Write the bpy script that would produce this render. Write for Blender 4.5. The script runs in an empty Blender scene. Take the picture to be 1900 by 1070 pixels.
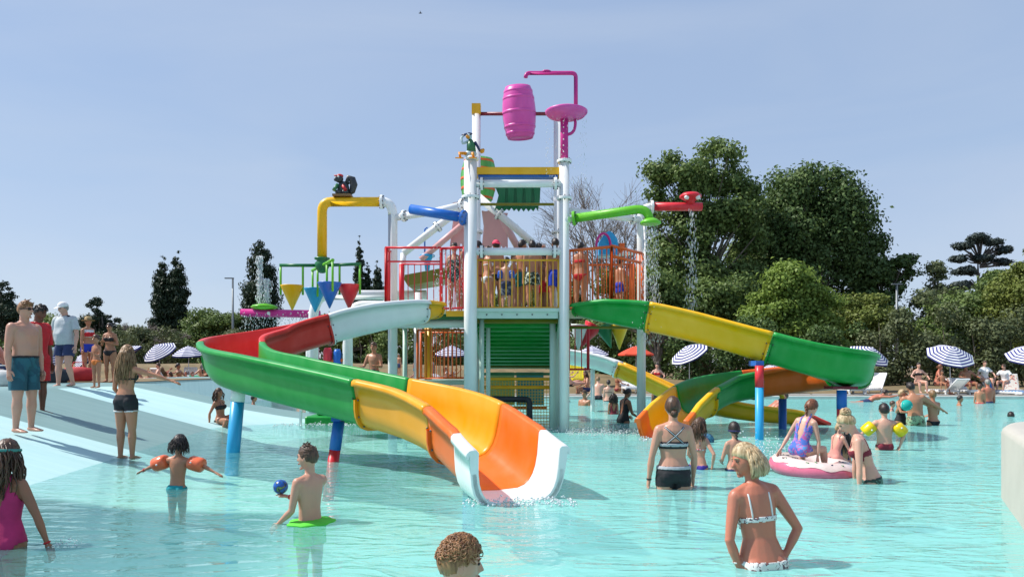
import bpy, bmesh, math, random
import numpy as np
from mathutils import Vector, Matrix, noise as mnoise
random.seed(7); np.random.seed(7)
R = math.radians
sc = bpy.context.scene
COL = sc.collection
F = 1372.0; CX = 950.0; HY = 680.0; CH = 1.28     # lens in photo pixels, principal column, horizon row, eye height over water

# ---------------------------------------------------------------- camera, sky, sun, exposure
cam_d = bpy.data.cameras.new('camera'); cam = bpy.data.objects.new('camera', cam_d); COL.objects.link(cam)
cam.location = (0, 0, CH); cam.rotation_euler = (R(90), 0, 0)
cam_d.sensor_width = 36; cam_d.lens = 36 * F / 1900; cam_d.shift_y = (HY - 535) / 1900
cam_d.clip_start = .1; cam_d.clip_end = 3000
sc.camera = cam
SUN = Vector((-.62, .05, .79)).normalized()
world = bpy.data.worlds.new('World'); sc.world = world; world.use_nodes = True
wn = world.node_tree.nodes; wl = world.node_tree.links
bg = wn['Background']; sky = wn.new('ShaderNodeTexSky'); sky.sky_type = 'NISHITA'; sky.sun_disc = False
sky.sun_elevation = math.asin(SUN.z); sky.sun_rotation = math.atan2(SUN.x, SUN.y)
sky.air_density = 1.0; sky.dust_density = .5; sky.ozone_density = 2.0; sky.altitude = 50
# summer haze: the clear-sky model blended with a milky veil that pales toward the horizon
tc_ = wn.new('ShaderNodeTexCoord'); sx_ = wn.new('ShaderNodeSeparateXYZ'); wl.new(tc_.outputs['Generated'], sx_.inputs[0])
nz_ = wn.new('ShaderNodeTexNoise'); nz_.inputs['Scale'].default_value = 2.2; nz_.inputs['Detail'].default_value = 5
mpz = wn.new('ShaderNodeMapping'); mpz.inputs['Scale'].default_value = (1, 1, 3.5); wl.new(tc_.outputs['Generated'], mpz.inputs[0]); wl.new(mpz.outputs[0], nz_.inputs[0])
ad_ = wn.new('ShaderNodeMath'); ad_.operation = 'MULTIPLY_ADD'; ad_.inputs[1].default_value = .30; wl.new(nz_.outputs['Fac'], ad_.inputs[0]); wl.new(sx_.outputs[2], ad_.inputs[2])
rz_ = wn.new('ShaderNodeValToRGB'); e_ = rz_.color_ramp.elements
SKY = [(.10, (3.75, 4.1, 5.0)), (.38, (2.75, 3.55, 4.9)), (.70, (2.5, 3.3, 4.85)), (1.0, (2.3, 3.1, 4.6))]
e_[0].position, e_[1].position = SKY[0][0], SKY[3][0]
for q_ in SKY[1:3]: e_.new(q_[0])
for k_, (p_, c_) in zip(e_, SKY): k_.color = (c_[0] / 6, c_[1] / 6, c_[2] / 6, 1)
wl.new(ad_.outputs[0], rz_.inputs[0])
sc_ = wn.new('ShaderNodeVectorMath'); sc_.operation = 'SCALE'; sc_.inputs['Scale'].default_value = 6; wl.new(rz_.outputs[0], sc_.inputs[0])
cz_ = wn.new('ShaderNodeTexNoise'); cz_.inputs['Scale'].default_value = 1.6; cz_.inputs['Detail'].default_value = 8; cz_.inputs['Distortion'].default_value = .6
mc_ = wn.new('ShaderNodeMapping'); mc_.inputs['Scale'].default_value = (1, 1, 4.5); mc_.inputs['Rotation'].default_value = (0, .25, .4); wl.new(tc_.outputs['Generated'], mc_.inputs[0]); wl.new(mc_.outputs[0], cz_.inputs[0])
cr_ = wn.new('ShaderNodeMapRange'); cr_.inputs['From Min'].default_value = .45; cr_.inputs['From Max'].default_value = .78; cr_.inputs['To Max'].default_value = .30; wl.new(cz_.outputs['Fac'], cr_.inputs[0])
tn = wn.new('ShaderNodeMix'); tn.data_type = 'RGBA'; tn.inputs[0].default_value = .74
wl.new(sky.outputs[0], tn.inputs[6]); wl.new(sc_.outputs[0], tn.inputs[7]); cm_ = wn.new('ShaderNodeMix'); cm_.data_type = 'RGBA'; cm_.inputs[7].default_value = (4.2, 4.6, 5.2, 1); wl.new(cr_.outputs[0], cm_.inputs[0]); wl.new(tn.outputs[2], cm_.inputs[6]); wl.new(cm_.outputs[2], bg.inputs[0])
bg.inputs[1].default_value = .112
sd = bpy.data.lights.new('sun', 'SUN'); sd.energy = 4.0; sd.angle = R(1.4); sd.color = (1, .95, .88)
sun = bpy.data.objects.new('sun', sd); COL.objects.link(sun); sun.rotation_euler = SUN.to_track_quat('Z', 'Y').to_euler()
sc.view_settings.view_transform = 'Standard'; sc.view_settings.look = 'None'
sc.view_settings.exposure = 0.5; sc.view_settings.gamma = 1
sc.render.engine = 'CYCLES'
cy = sc.cycles; cy.use_denoising = True; cy.max_bounces = 7; cy.diffuse_bounces = 3; cy.glossy_bounces = 3
cy.transmission_bounces = 4; cy.transparent_max_bounces = 14; cy.caustics_reflective = False; cy.caustics_refractive = False
cy.sample_clamp_indirect = 6; cy.use_adaptive_sampling = True

def P(px, py, Y): return Vector(((px - CX) / F * Y, Y, CH + (HY - py) / F * Y))

# ---------------------------------------------------------------- materials
MATS = {}
def mat(name, col, rough=.5, var=.06, scale=5, bump=0, bscale=40, spec=.5, coat=0, sss=0, metal=0, alpha=1, col2=None, detail=6, trans=0, emit=0):
    if name in MATS: return MATS[name]
    m = bpy.data.materials.new(name); m.use_nodes = True; MATS[name] = m
    n = m.node_tree.nodes; l = m.node_tree.links; b = n['Principled BSDF']
    c = Vector(col[:3])
    b.inputs['Roughness'].default_value = rough; b.inputs['Specular IOR Level'].default_value = spec
    b.inputs['Metallic'].default_value = metal; b.inputs['Coat Weight'].default_value = coat
    b.inputs['Coat Roughness'].default_value = .12; b.inputs['Transmission Weight'].default_value = trans
    tc = n.new('ShaderNodeTexCoord'); no = n.new('ShaderNodeTexNoise'); no.inputs['Scale'].default_value = scale; no.inputs['Detail'].default_value = detail
    l.new(tc.outputs['Object'], no.inputs['Vector'])
    rp = n.new('ShaderNodeValToRGB'); rp.color_ramp.elements[0].position = .3; rp.color_ramp.elements[1].position = .7
    c2 = Vector(col2[:3]) if col2 else c * (1 + var)
    c1 = c if col2 else c * (1 - var)
    rp.color_ramp.elements[0].color = (*c1, 1); rp.color_ramp.elements[1].color = (*[min(1, v) for v in c2], 1)
    l.new(no.outputs['Fac'], rp.inputs['Fac']); l.new(rp.outputs[0], b.inputs['Base Color'])
    if sss:
        b.inputs['Subsurface Weight'].default_value = sss; b.inputs['Subsurface Radius'].default_value = (1, .35, .2); b.inputs['Subsurface Scale'].default_value = .012
    if bump:
        n2 = n.new('ShaderNodeTexNoise'); n2.inputs['Scale'].default_value = bscale; n2.inputs['Detail'].default_value = 4
        l.new(tc.outputs['Object'], n2.inputs['Vector'])
        bp = n.new('ShaderNodeBump'); bp.inputs['Strength'].default_value = bump; bp.inputs['Distance'].default_value = .01
        l.new(n2.outputs['Fac'], bp.inputs['Height']); l.new(bp.outputs[0], b.inputs['Normal'])
    if alpha < 1: b.inputs['Alpha'].default_value = alpha
    return m

def gel(name, col, rough=.28, fade=.045):
    """sun-bleached gelcoat: base colour with chalky patches and fine drip streaks"""
    if name in MATS: return MATS[name]
    m = bpy.data.materials.new(name); m.use_nodes = True; MATS[name] = m
    n = m.node_tree.nodes; l = m.node_tree.links; b = n['Principled BSDF']
    tc = n.new('ShaderNodeTexCoord'); mp = n.new('ShaderNodeMapping'); mp.inputs['Scale'].default_value = (2.5, 2.5, 1.1)
    l.new(tc.outputs['Object'], mp.inputs[0])
    n1 = n.new('ShaderNodeTexNoise'); n1.inputs['Scale'].default_value = 1.3; n1.inputs['Detail'].default_value = 7; l.new(tc.outputs['Object'], n1.inputs[0])
    n2 = n.new('ShaderNodeTexNoise'); n2.inputs['Scale'].default_value = 2.2; n2.inputs['Detail'].default_value = 8; l.new(mp.outputs[0], n2.inputs[0])
    mx = n.new('ShaderNodeMath'); mx.operation = 'MULTIPLY'; l.new(n1.outputs['Fac'], mx.inputs[0]); l.new(n2.outputs['Fac'], mx.inputs[1])
    rp = n.new('ShaderNodeValToRGB'); rp.color_ramp.elements[0].position = .14; rp.color_ramp.elements[1].position = .42
    c = Vector(col); pale = c * (1 - fade) + Vector((.75, .75, .72)) * fade
    rp.color_ramp.elements[0].color = (*(c * .9), 1); rp.color_ramp.elements[1].color = (*pale, 1)
    l.new(mx.outputs[0], rp.inputs[0]); l.new(rp.outputs[0], b.inputs['Base Color'])
    rr = n.new('ShaderNodeMapRange'); rr.inputs['To Min'].default_value = rough - .06; rr.inputs['To Max'].default_value = rough + .2
    l.new(n2.outputs['Fac'], rr.inputs[0]); l.new(rr.outputs[0], b.inputs['Roughness'])
    b.inputs['Specular IOR Level'].default_value = .34
    return m

WHITE = gel('white_steel', (.86, .87, .86), .3, .02)
C = dict(red=gel('gel_red', (.70, .03, .02)), green=gel('gel_green', (.004, .31, .04)), yellow=gel('gel_yellow', (.92, .37, .001)),
         lemon=gel('gel_lemon', (.90, .50, .0)), orange=gel('gel_orange', (.86, .15, .008)), white=gel('gel_white', (.86, .87, .86), .25, .02),
         blue=gel('paint_blue', (.005, .13, .52)), cyan=gel('paint_cyan', (.01, .36, .72)), pink=gel('paint_pink', (.72, .085, .40)),
         magenta=gel('paint_magenta', (.58, .02, .24)), lime=gel('paint_lime', (.14, .52, .02)), dgreen=gel('paint_dark_green', (.004, .16, .05)),
         pred=gel('paint_red', (.72, .02, .035)), porange=gel('paint_orange', (.80, .13, .01)), amber=gel('paint_amber', (.86, .44, .005)),
         mint=gel('mint_steel', (.52, .70, .60), .35, .05), maroon=gel('paint_maroon', (.22, .01, .03)), olive=gel('paint_olive', (.20, .19, .01)),
         salmon=gel('paint_salmon', (.78, .42, .42)), black=gel('black_pipe', (.02, .024, .03), .4, .02), teal=gel('paint_teal', (.05, .32, .33)))
BOLT = mat('bolt_steel', (.12, .13, .14), .4, .2, metal=.6)

# ---------------------------------------------------------------- mesh builder
def link(name, me, m=None, parent=None, loc=None):
    o = bpy.data.objects.new(name, me); COL.objects.link(o)
    if m is not None:
        for mm in (m if isinstance(m, (list, tuple)) else [m]): me.materials.append(mm)
    if parent is not None: o.parent = parent
    if loc is not None: o.location = loc
    return o

def tag(o, label=None, cat=None, group=None, kind=None):
    if label: o['label'] = label
    if cat: o['category'] = cat
    if group: o['group'] = group
    if kind: o['kind'] = kind
    return o

def thing(name, label, cat, loc=(0, 0, 0), rz=0, group=None):
    o = bpy.data.objects.new(name, None); COL.objects.link(o); o.location = loc; o.rotation_euler = (0, 0, rz)
    o.empty_display_size = .1
    return tag(o, label, cat, group)

def npmesh(name, V, Fq, mi=None, smooth=False):
    """V (n,3), Fq list of faces or (m,k) array"""
    me = bpy.data.meshes.new(name); V = np.asarray(V, dtype=np.float32)
    if isinstance(Fq, np.ndarray):
        k = Fq.shape[1]; m = len(Fq)
        me.vertices.add(len(V)); me.vertices.foreach_set('co', V.ravel())
        me.loops.add(m * k); me.loops.foreach_set('vertex_index', Fq.astype(np.int32).ravel())
        me.polygons.add(m); me.polygons.foreach_set('loop_start', np.arange(0, m * k, k, dtype=np.int32))
        me.update(calc_edges=True)
    else:
        me.from_pydata([tuple(map(float, v)) for v in V], [], [tuple(int(i) for i in f) for f in Fq]); me.update()
    if mi is not None: me.polygons.foreach_set('material_index', np.asarray(mi, dtype=np.int32))
    if smooth: me.polygons.foreach_set('use_smooth', np.ones(len(me.polygons), dtype=bool))
    return me

def frame(t, ref=Vector((0, 0, 1))):
    t = t.normalized()
    if abs(t.dot(ref)) > .97: ref = Vector((0, 1, 0)) if abs(t.y) < .9 else Vector((1, 0, 0))
    s = t.cross(ref).normalized(); return s, s.cross(t).normalized()

class MB:
    def __init__(s): s.v = []; s.f = []; s.sm = []
    def add(s, vs, fs, smooth=False):
        b = len(s.v); s.v += [tuple(v) for v in vs]; s.f += [tuple(i + b for i in f) for f in fs]; s.sm += [smooth] * len(fs); return s
    def box(s, c, d, M=None):
        c = Vector(c); x, y, z = d[0] / 2, d[1] / 2, d[2] / 2
        vs = [Vector((i * x, j * y, k * z)) for k in (-1, 1) for j in (-1, 1) for i in (-1, 1)]
        if M is not None: vs = [M @ v for v in vs]
        return s.add([c + v for v in vs], [(0, 2, 3, 1), (4, 5, 7, 6), (0, 1, 5, 4), (2, 6, 7, 3), (0, 4, 6, 2), (1, 3, 7, 5)])
    def bar(s, a, b, w, h=None):
        a = Vector(a); b = Vector(b); h = h or w; t = b - a; L = t.length; si, up = frame(t); t.normalize()
        M = Matrix((si, t, up)).transposed(); return s.box((a + b) / 2, (w, L, h), M)
    def tube(s, pts, r, n=14, cap=True, ell=1.0):
        pts = [Vector(p) for p in pts]; m = len(pts); rs = r if isinstance(r, (list, tuple)) else [r] * m
        vs = []; pu = None
        for i, p in enumerate(pts):
            t = (pts[min(i + 1, m - 1)] - pts[max(i - 1, 0)])
            if t.length < 1e-9: t = Vector((0, 0, 1))
            t.normalize()
            if pu is None: si, up = frame(t); pu = up
            else:
                up = (pu - t * pu.dot(t))
                up = up.normalized() if up.length > 1e-6 else frame(t)[1]
                pu = up; si = t.cross(up)
            for k in range(n):
                a = 2 * math.pi * k / n; vs.append(p + (si * math.cos(a) + up * math.sin(a) * ell) * rs[i])
        fs = [(i * n + k, i * n + (k + 1) % n, (i + 1) * n + (k + 1) % n, (i + 1) * n + k) for i in range(m - 1) for k in range(n)]
        b0 = len(s.v); s.add(vs, fs, True)
        if cap:
            s.f.append(tuple(b0 + k for k in range(n))[::-1]); s.f.append(tuple(b0 + (m - 1) * n + k for k in range(n))); s.sm += [False, False]
        return s
    def lathe(s, prof, c=(0, 0, 0), axis=(0, 0, 1), n=24, smooth=True):
        """prof: list (r, h) from bottom to top along the axis"""
        c = Vector(c); ax = Vector(axis).normalized(); si, up = frame(ax); vs = []
        for (r, h) in prof:
            for k in range(n):
                a = 2 * math.pi * k / n; vs.append(c + ax * h + (si * math.cos(a) + up * math.sin(a)) * max(r, 1e-4))
        m = len(prof)
        fs = [(i * n + k, i * n + (k + 1) % n, (i + 1) * n + (k + 1) % n, (i + 1) * n + k) for i in range(m - 1) for k in range(n)]
        b0 = len(s.v); s.add(vs, fs, smooth)
        s.f.append(tuple(b0 + k for k in range(n))[::-1]); s.f.append(tuple(b0 + (m - 1) * n + k for k in range(n))); s.sm += [False, False]
        return s
    def ball(s, c, r, n=14, M=None, sc3=(1, 1, 1)):
        c = Vector(c); vs = []; m = max(5, n // 2 + 2)
        for i in range(m):
            th = math.pi * (i + .001) / (m - 1 + .002)
            for k in range(n):
                a = 2 * math.pi * k / n; v = Vector((math.sin(th) * math.cos(a) * r * sc3[0], math.sin(th) * math.sin(a) * r * sc3[1], math.cos(th) * r * sc3[2]))
                vs.append(c + (M @ v if M is not None else v))
        fs = [(i * n + k, (i + 1) * n + k, (i + 1) * n + (k + 1) % n, i * n + (k + 1) % n) for i in range(m - 1) for k in range(n)]
        return s.add(vs, fs, True)
    def prism(s, poly, a, b):
        """poly: list of points (Vectors) in a plane, swept by vector b-a"""
        n = len(poly); d = Vector(b) - Vector(a)
        vs = [Vector(p) + Vector(a) for p in poly] + [Vector(p) + Vector(a) + d for p in poly]
        return s.add(vs, [tuple(range(n))[::-1], tuple(range(n, 2 * n))] + [(i, (i + 1) % n, n + (i + 1) % n, n + i) for i in range(n)])
    def mesh(s, name, fix=True):
        me = bpy.data.meshes.new(name); me.from_pydata(s.v, [], s.f); me.update()
        me.polygons.foreach_set('use_smooth', s.sm)
        if fix:
            bm = bmesh.new(); bm.from_mesh(me); bmesh.ops.recalc_face_normals(bm, faces=bm.faces); bm.to_mesh(me); bm.free()
        return me
    def build(s, name, m, parent=None, loc=None, fix=True): return link(name, s.mesh(name, fix), m, parent, loc)

def arc(p0, c, p1, n=7):
    """quadratic bend"""
    p0, c, p1 = Vector(p0), Vector(c), Vector(p1)
    return [(p0 * (1 - t) ** 2 + c * 2 * t * (1 - t) + p1 * t * t) for t in [i / (n - 1) for i in range(n)]]

def catmull(pts, per=10):
    pts = [np.array(p, float) for p in pts]; out = []
    ext = [2 * pts[0] - pts[1]] + pts + [2 * pts[-1] - pts[-2]]
    for i in range(1, len(ext) - 2):
        p0, p1, p2, p3 = ext[i - 1:i + 3]
        for k in range(per):
            t = k / per
            out.append(.5 * ((2 * p1) + (-p0 + p2) * t + (2 * p0 - 5 * p1 + 4 * p2 - p3) * t * t + (-p0 + 3 * p1 - 3 * p2 + p3) * t ** 3))
    out.append(ext[-2]); return np.array(out)

def copy_tree(o, parent=None):
    c = o.copy(); COL.objects.link(c)
    if parent is not None: c.parent = parent
    for ch in list(o.children): copy_tree(ch, c)
    return c
# ---------------------------------------------------------------- pool, beach ramp, ground
def sst(a, b, x):
    t = np.clip((x - a) / (b - a), 0, 1); return t * t * (3 - 2 * t)
ZR = ([-14, -9.5, -8.9, -6.9, -5.2, -4.07, -2.6, 0], [.88, .88, .86, .43, .16, .03, -.25, -.52])
def ramp_z(X, Y):
    pl = .265 * (-X - (4.1 + .14 * Y)); pl = np.clip(pl, -.75, .87)
    pl = np.where(pl < -.3, -.3 + (pl + .3) * .5, pl)
    zr = np.interp(X, *ZR); t = sst(15.2, 17.6, Y)
    z = pl * (1 - t) + zr * t
    back = sst(18.3, 18.7, Y) * (X > -9.6)
    return z * (1 - back) + np.minimum(z, -.52) * back
def grid(name, xs, ys, zf, m, kind='structure', smooth=True, label=None):
    X, Y = np.meshgrid(xs, ys); Z = zf(X, Y); V = np.stack([X, Y, Z], -1).reshape(-1, 3); nx, ny = len(xs), len(ys)
    i = (np.arange(ny - 1)[:, None] * nx + np.arange(nx - 1)[None]).ravel()
    Fq = np.stack([i, i + 1, i + nx + 1, i + nx], 1)
    o = link(name, npmesh(name, V, Fq, smooth=smooth), m); tag(o, kind=kind); return o

def floor_mat():
    m = bpy.data.materials.new('pool_paint'); m.use_nodes = True; n = m.node_tree.nodes; l = m.node_tree.links; b = n['Principled BSDF']
    geo = n.new('ShaderNodeNewGeometry'); sp = n.new('ShaderNodeSeparateXYZ'); l.new(geo.outputs['Position'], sp.inputs[0])
    def mth(op, a, b_=None, c=None):
        k = n.new('ShaderNodeMath'); k.operation = op
        for i, v in enumerate((a, b_, c)):
            if v is None: continue
            if isinstance(v, (int, float)): k.inputs[i].default_value = v
            else: l.new(v, k.inputs[i])
        return k.outputs[0]
    x, y, z = sp.outputs
    nz = n.new('ShaderNodeTexNoise'); nz.inputs['Scale'].default_value = .5; nz.inputs['Detail'].default_value = 5; l.new(geo.outputs['Position'], nz.inputs[0])
    def band(v, a, b_, s=.025):
        return mth('MULTIPLY', mth('MULTIPLY_ADD', mth('SUBTRACT', v, a), 1 / s, 0.5), 1) if b_ is None else None
    def step(v, a, s=.03):
        k = n.new('ShaderNodeMapRange'); k.interpolation_type = 'SMOOTHSTEP'; k.inputs['From Min'].default_value = a - s; k.inputs['From Max'].default_value = a + s; l.new(v, k.inputs[0]); return k.outputs[0]
    def within(v, a, b_, s=.03): return mth('SUBTRACT', step(v, a, s), step(v, b_, s))
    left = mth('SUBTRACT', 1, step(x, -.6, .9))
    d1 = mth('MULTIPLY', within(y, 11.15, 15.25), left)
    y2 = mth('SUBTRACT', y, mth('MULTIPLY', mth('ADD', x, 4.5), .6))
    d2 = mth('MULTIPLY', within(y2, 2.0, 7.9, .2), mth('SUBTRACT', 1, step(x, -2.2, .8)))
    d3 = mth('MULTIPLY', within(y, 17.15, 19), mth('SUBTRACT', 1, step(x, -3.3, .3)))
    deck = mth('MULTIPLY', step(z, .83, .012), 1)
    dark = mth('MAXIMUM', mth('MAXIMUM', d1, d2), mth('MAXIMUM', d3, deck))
    dp = n.new('ShaderNodeTexNoise'); dp.inputs['Scale'].default_value = 8; dp.inputs['Detail'].default_value = 8
    l.new(geo.outputs['Position'], dp.inputs[0])
    def ramp(f, a, c):
        k = n.new('ShaderNodeValToRGB'); k.color_ramp.elements[0].position = .3; k.color_ramp.elements[1].position = .7
        k.color_ramp.elements[0].color = (*a, 1); k.color_ramp.elements[1].color = (*c, 1); l.new(f, k.inputs[0]); return k.outputs[0]
    def mix(f, a, c):
        k = n.new('ShaderNodeMix'); k.data_type = 'RGBA'; l.new(f, k.inputs[0]); l.new(a, k.inputs[6]); l.new(c, k.inputs[7]); return k.outputs[2]
    mps = n.new('ShaderNodeMapping'); mps.inputs['Scale'].default_value = (.5, 5.5, 1); mps.inputs['Rotation'].default_value = (0, 0, -.08); l.new(geo.outputs['Position'], mps.inputs[0])
    stn = n.new('ShaderNodeTexNoise'); stn.inputs['Scale'].default_value = 1; stn.inputs['Detail'].default_value = 9; stn.inputs['Roughness'].default_value = .65; l.new(mps.outputs[0], stn.inputs[0])
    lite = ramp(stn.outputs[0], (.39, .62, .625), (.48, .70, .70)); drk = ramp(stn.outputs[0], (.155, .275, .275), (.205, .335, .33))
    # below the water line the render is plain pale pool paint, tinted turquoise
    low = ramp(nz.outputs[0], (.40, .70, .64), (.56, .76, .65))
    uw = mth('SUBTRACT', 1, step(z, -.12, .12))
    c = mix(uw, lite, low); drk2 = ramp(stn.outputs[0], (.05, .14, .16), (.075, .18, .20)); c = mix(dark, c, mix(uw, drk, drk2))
    l.new(c, b.inputs['Base Color']); b.inputs['Roughness'].default_value = .6
    bp = n.new('ShaderNodeBump'); bp.inputs['Strength'].default_value = .25; bp.inputs['Distance'].default_value = .01; l.new(dp.outputs[0], bp.inputs['Height']); l.new(bp.outputs[0], b.inputs['Normal'])
    return m
xs = np.concatenate([np.arange(-13, -2.5, .16), np.linspace(-2.4, 32, 60)]); ys = np.concatenate([np.linspace(-3, 7.8, 40), np.arange(8, 19.4, .14), np.linspace(19.6, 29.4, 16)])
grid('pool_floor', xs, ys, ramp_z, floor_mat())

def water_mat():
    m = bpy.data.materials.new('pool_water'); m.use_nodes = True; n = m.node_tree.nodes; l = m.node_tree.links; n.remove(n['Principled BSDF']); out = n['Material Output']
    geo = n.new('ShaderNodeNewGeometry')
    def nz(scale, det, dist, sx=1, sy=1, rot=0):
        mp = n.new('ShaderNodeMapping'); mp.inputs['Scale'].default_value = (sx, sy, 1); mp.inputs['Rotation'].default_value = (0, 0, rot); l.new(geo.outputs['Position'], mp.inputs[0])
        k = n.new('ShaderNodeTexNoise'); k.inputs['Scale'].default_value = scale; k.inputs['Detail'].default_value = det; k.inputs['Distortion'].default_value = dist; l.new(mp.outputs[0], k.inputs[0]); return k.outputs['Fac']
    def m2(op, a, b):
        k = n.new('ShaderNodeMath'); k.operation = op
        for i, v in enumerate((a, b)):
            if isinstance(v, (int, float)): k.inputs[i].default_value = v
            else: l.new(v, k.inputs[i])
        return k.outputs[0]
    # sharp little crests: 1-|2n-1| of low noise, plus finer chop
    a = nz(2.0, 3, .6, .6, 1.35, .15); ridge = m2('SUBTRACT', 1, m2('ABSOLUTE', m2('MULTIPLY_ADD', a, 2) if False else m2('SUBTRACT', m2('MULTIPLY', a, 2), 1), 0))
    rp = m2('POWER', ridge, 3.0)
    b_ = nz(7.5, 3, .8, .65, 1.2, -.25); c_ = nz(.5, 1, .2)
    h = m2('ADD', m2('ADD', m2('MULTIPLY', rp, .42), m2('MULTIPLY', b_, .30)), m2('MULTIPLY', c_, 1.2))
    bp = n.new('ShaderNodeBump'); bp.inputs['Strength'].default_value = 1; bp.inputs['Distance'].default_value = .046; l.new(h, bp.inputs['Height'])
    fr = n.new('ShaderNodeFresnel'); fr.inputs['IOR'].default_value = 1.33; l.new(bp.outputs[0], fr.inputs['Normal'])
    gl = n.new('ShaderNodeBsdfGlossy'); gl.inputs['Roughness'].default_value = .04; gl.inputs['Color'].default_value = (.95, .97, 1, 1); l.new(bp.outputs[0], gl.inputs['Normal'])
    tr = n.new('ShaderNodeBsdfTransparent'); tr.inputs['Color'].default_value = (.84, .98, .965, 1)
    df = n.new('ShaderNodeBsdfDiffuse'); df.inputs['Color'].default_value = (.27, .70, .665, 1); l.new(bp.outputs[0], df.inputs['Normal'])
    mx = n.new('ShaderNodeMixShader'); sp_ = n.new('ShaderNodeSeparateXYZ'); l.new(geo.outputs['Position'], sp_.inputs[0])
    # the milky water column thickens with depth: distance past the shore line of the ramp
    dep = m2('ADD', m2('ADD', sp_.outputs[0], 4.1), m2('MULTIPLY', sp_.outputs[1], .14)); mr = n.new('ShaderNodeMapRange'); mr.inputs['From Max'].default_value = 5.2; mr.inputs['From Min'].default_value = .6; mr.inputs['To Min'].default_value = .05; mr.inputs['To Max'].default_value = .58; l.new(dep, mr.inputs[0]); l.new(mr.outputs[0], mx.inputs[0]); l.new(tr.outputs[0], mx.inputs[1]); l.new(df.outputs[0], mx.inputs[2])
    fc = n.new('ShaderNodeMapRange'); fc.inputs['From Min'].default_value = 0; fc.inputs['From Max'].default_value = 1; fc.inputs['To Max'].default_value = .64; l.new(fr.outputs[0], fc.inputs[0])
    m3 = n.new('ShaderNodeMixShader'); l.new(fc.outputs[0], m3.inputs[0]); l.new(mx.outputs[0], m3.inputs[1]); l.new(gl.outputs[0], m3.inputs[2]); l.new(m3.outputs[0], out.inputs[0])
    return m
WATER = water_mat()
grid('water', np.linspace(-10.2, 32, 30), np.linspace(-3, 29.35, 30), lambda X, Y: X * 0, WATER)

GRASS = mat('dry_grass', (.13, .10, .045), .9, scale=1.6, col2=(.24, .17, .085), bump=.6, bscale=14)
PAVE = mat('poolside_paving', (.26, .25, .22), .8, .15, 3, bump=.3)
def bank_z(X, Y):
    top = np.interp(X, [-60, -6, 4, 10, 16, 60], [1.45, 1.42, 1.0, .55, .38, .4])
    z = .13 + .12 * sst(30, 36, Y) + (top - .25) * sst(37, 42, Y)
    z = z + .7 * sst(-9, -14, X) * (1 - sst(24, 33, Y))
    n_ = np.sin(X * 1.3 + Y) * .02 + np.sin(X * .41 - Y * .7) * .05
    return z + n_ * sst(35, 38, Y)
grid('ground', np.concatenate([np.linspace(-400, -45, 14), np.linspace(-44, 44, 120), np.linspace(50, 400, 14)]), np.concatenate([np.linspace(31.2, 48, 50), np.linspace(50, 600, 20)]), bank_z, GRASS)
def left_z(X, Y): return .13 + .78 * sst(-9.0, -10.5, X) * (1 - sst(26, 33, Y)) + (.05) * 0
grid('ground', np.linspace(-60, -9.7, 24), np.linspace(18.6, 31.2, 24), lambda X, Y: .135 + .76 * (1 - sst(25, 31, Y)), GRASS)
grid('ground', np.linspace(-60, -13, 10), np.linspace(-3, 18.6, 10), lambda X, Y: .874 + 0 * X, PAVE)
mb = MB(); mb.box((11.2, 29.55, -.2), (42, .5, .62)); mb.build('pool_edge', mat('coping_stone', (.62, .62, .58), .6, .1, 4)).__setitem__('kind', 'structure')
mb = MB(); mb.box((11.2, 30.5, -.07), (42, 1.4, .4)); tag(mb.build('pavement', PAVE), kind='structure')
mb = MB(); mb.box((-9.85, 24.3, -.0), (.3, 11.0, 1.7)); mb.build('pool_edge', mat('coping_stone', (.6,) * 3)).__setitem__('kind', 'structure')

# curved white pool wall at the right
wt = thing('curved_wall', 'rounded white rendered pool wall with grey slab top at right edge', 'pool wall', (4.8, 7.3, 0))
out_ = catmull([(3.0, -3.2), (3.0, .5), (3.05, 3.2), (3.5, 4.8), (4.18, 6.1), (4.58, 6.85), (4.90, 7.40), (5.42, 7.95), (6.2, 8.35), (7.2, 8.5), (9, 8.5), (14, 8.5)], 10)
def wall_loop(off, z):
    t = np.gradient(out_, axis=0); t /= np.linalg.norm(t, axis=1)[:, None]; nr = np.stack([t[:, 1], -t[:, 0]], 1)
    p = out_ + nr * off; return [(a[0] - 4.8, a[1] - 7.3, z) for a in p]
prof = [(0.0, -.8), (0.0, .63), (.012, .665), (.04, .69), (.09, .70), (.30, .70), (.315, .693), (.325, .66), (.34, .66), (.34, -.8)]
loops = [wall_loop(o_, z_) for o_, z_ in prof]; V = [v for lp in loops for v in lp]; n_ = len(out_)
Fq = [(i * n_ + k, i * n_ + k + 1, (i + 1) * n_ + k + 1, (i + 1) * n_ + k) for i in range(len(prof) - 1) for k in range(n_ - 1)]
link('wall_body', npmesh('wall_body', V, Fq, smooth=True), mat('white_render', (.46, .44, .385), .75, .06, 2.5, bump=.25, bscale=60), wt)
tp = wall_loop(.345, .675); bot = wall_loop(.345, .5)
far = [(14 - 4.8, -3.2 - 7.3, .675)]
poly = tp + far
link('slab_top', npmesh('slab_top', poly, [tuple(range(len(poly)))]), mat('pale_grey_slab', (.52, .50, .50), .7, .08, 9, bump=.3), wt)
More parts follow.
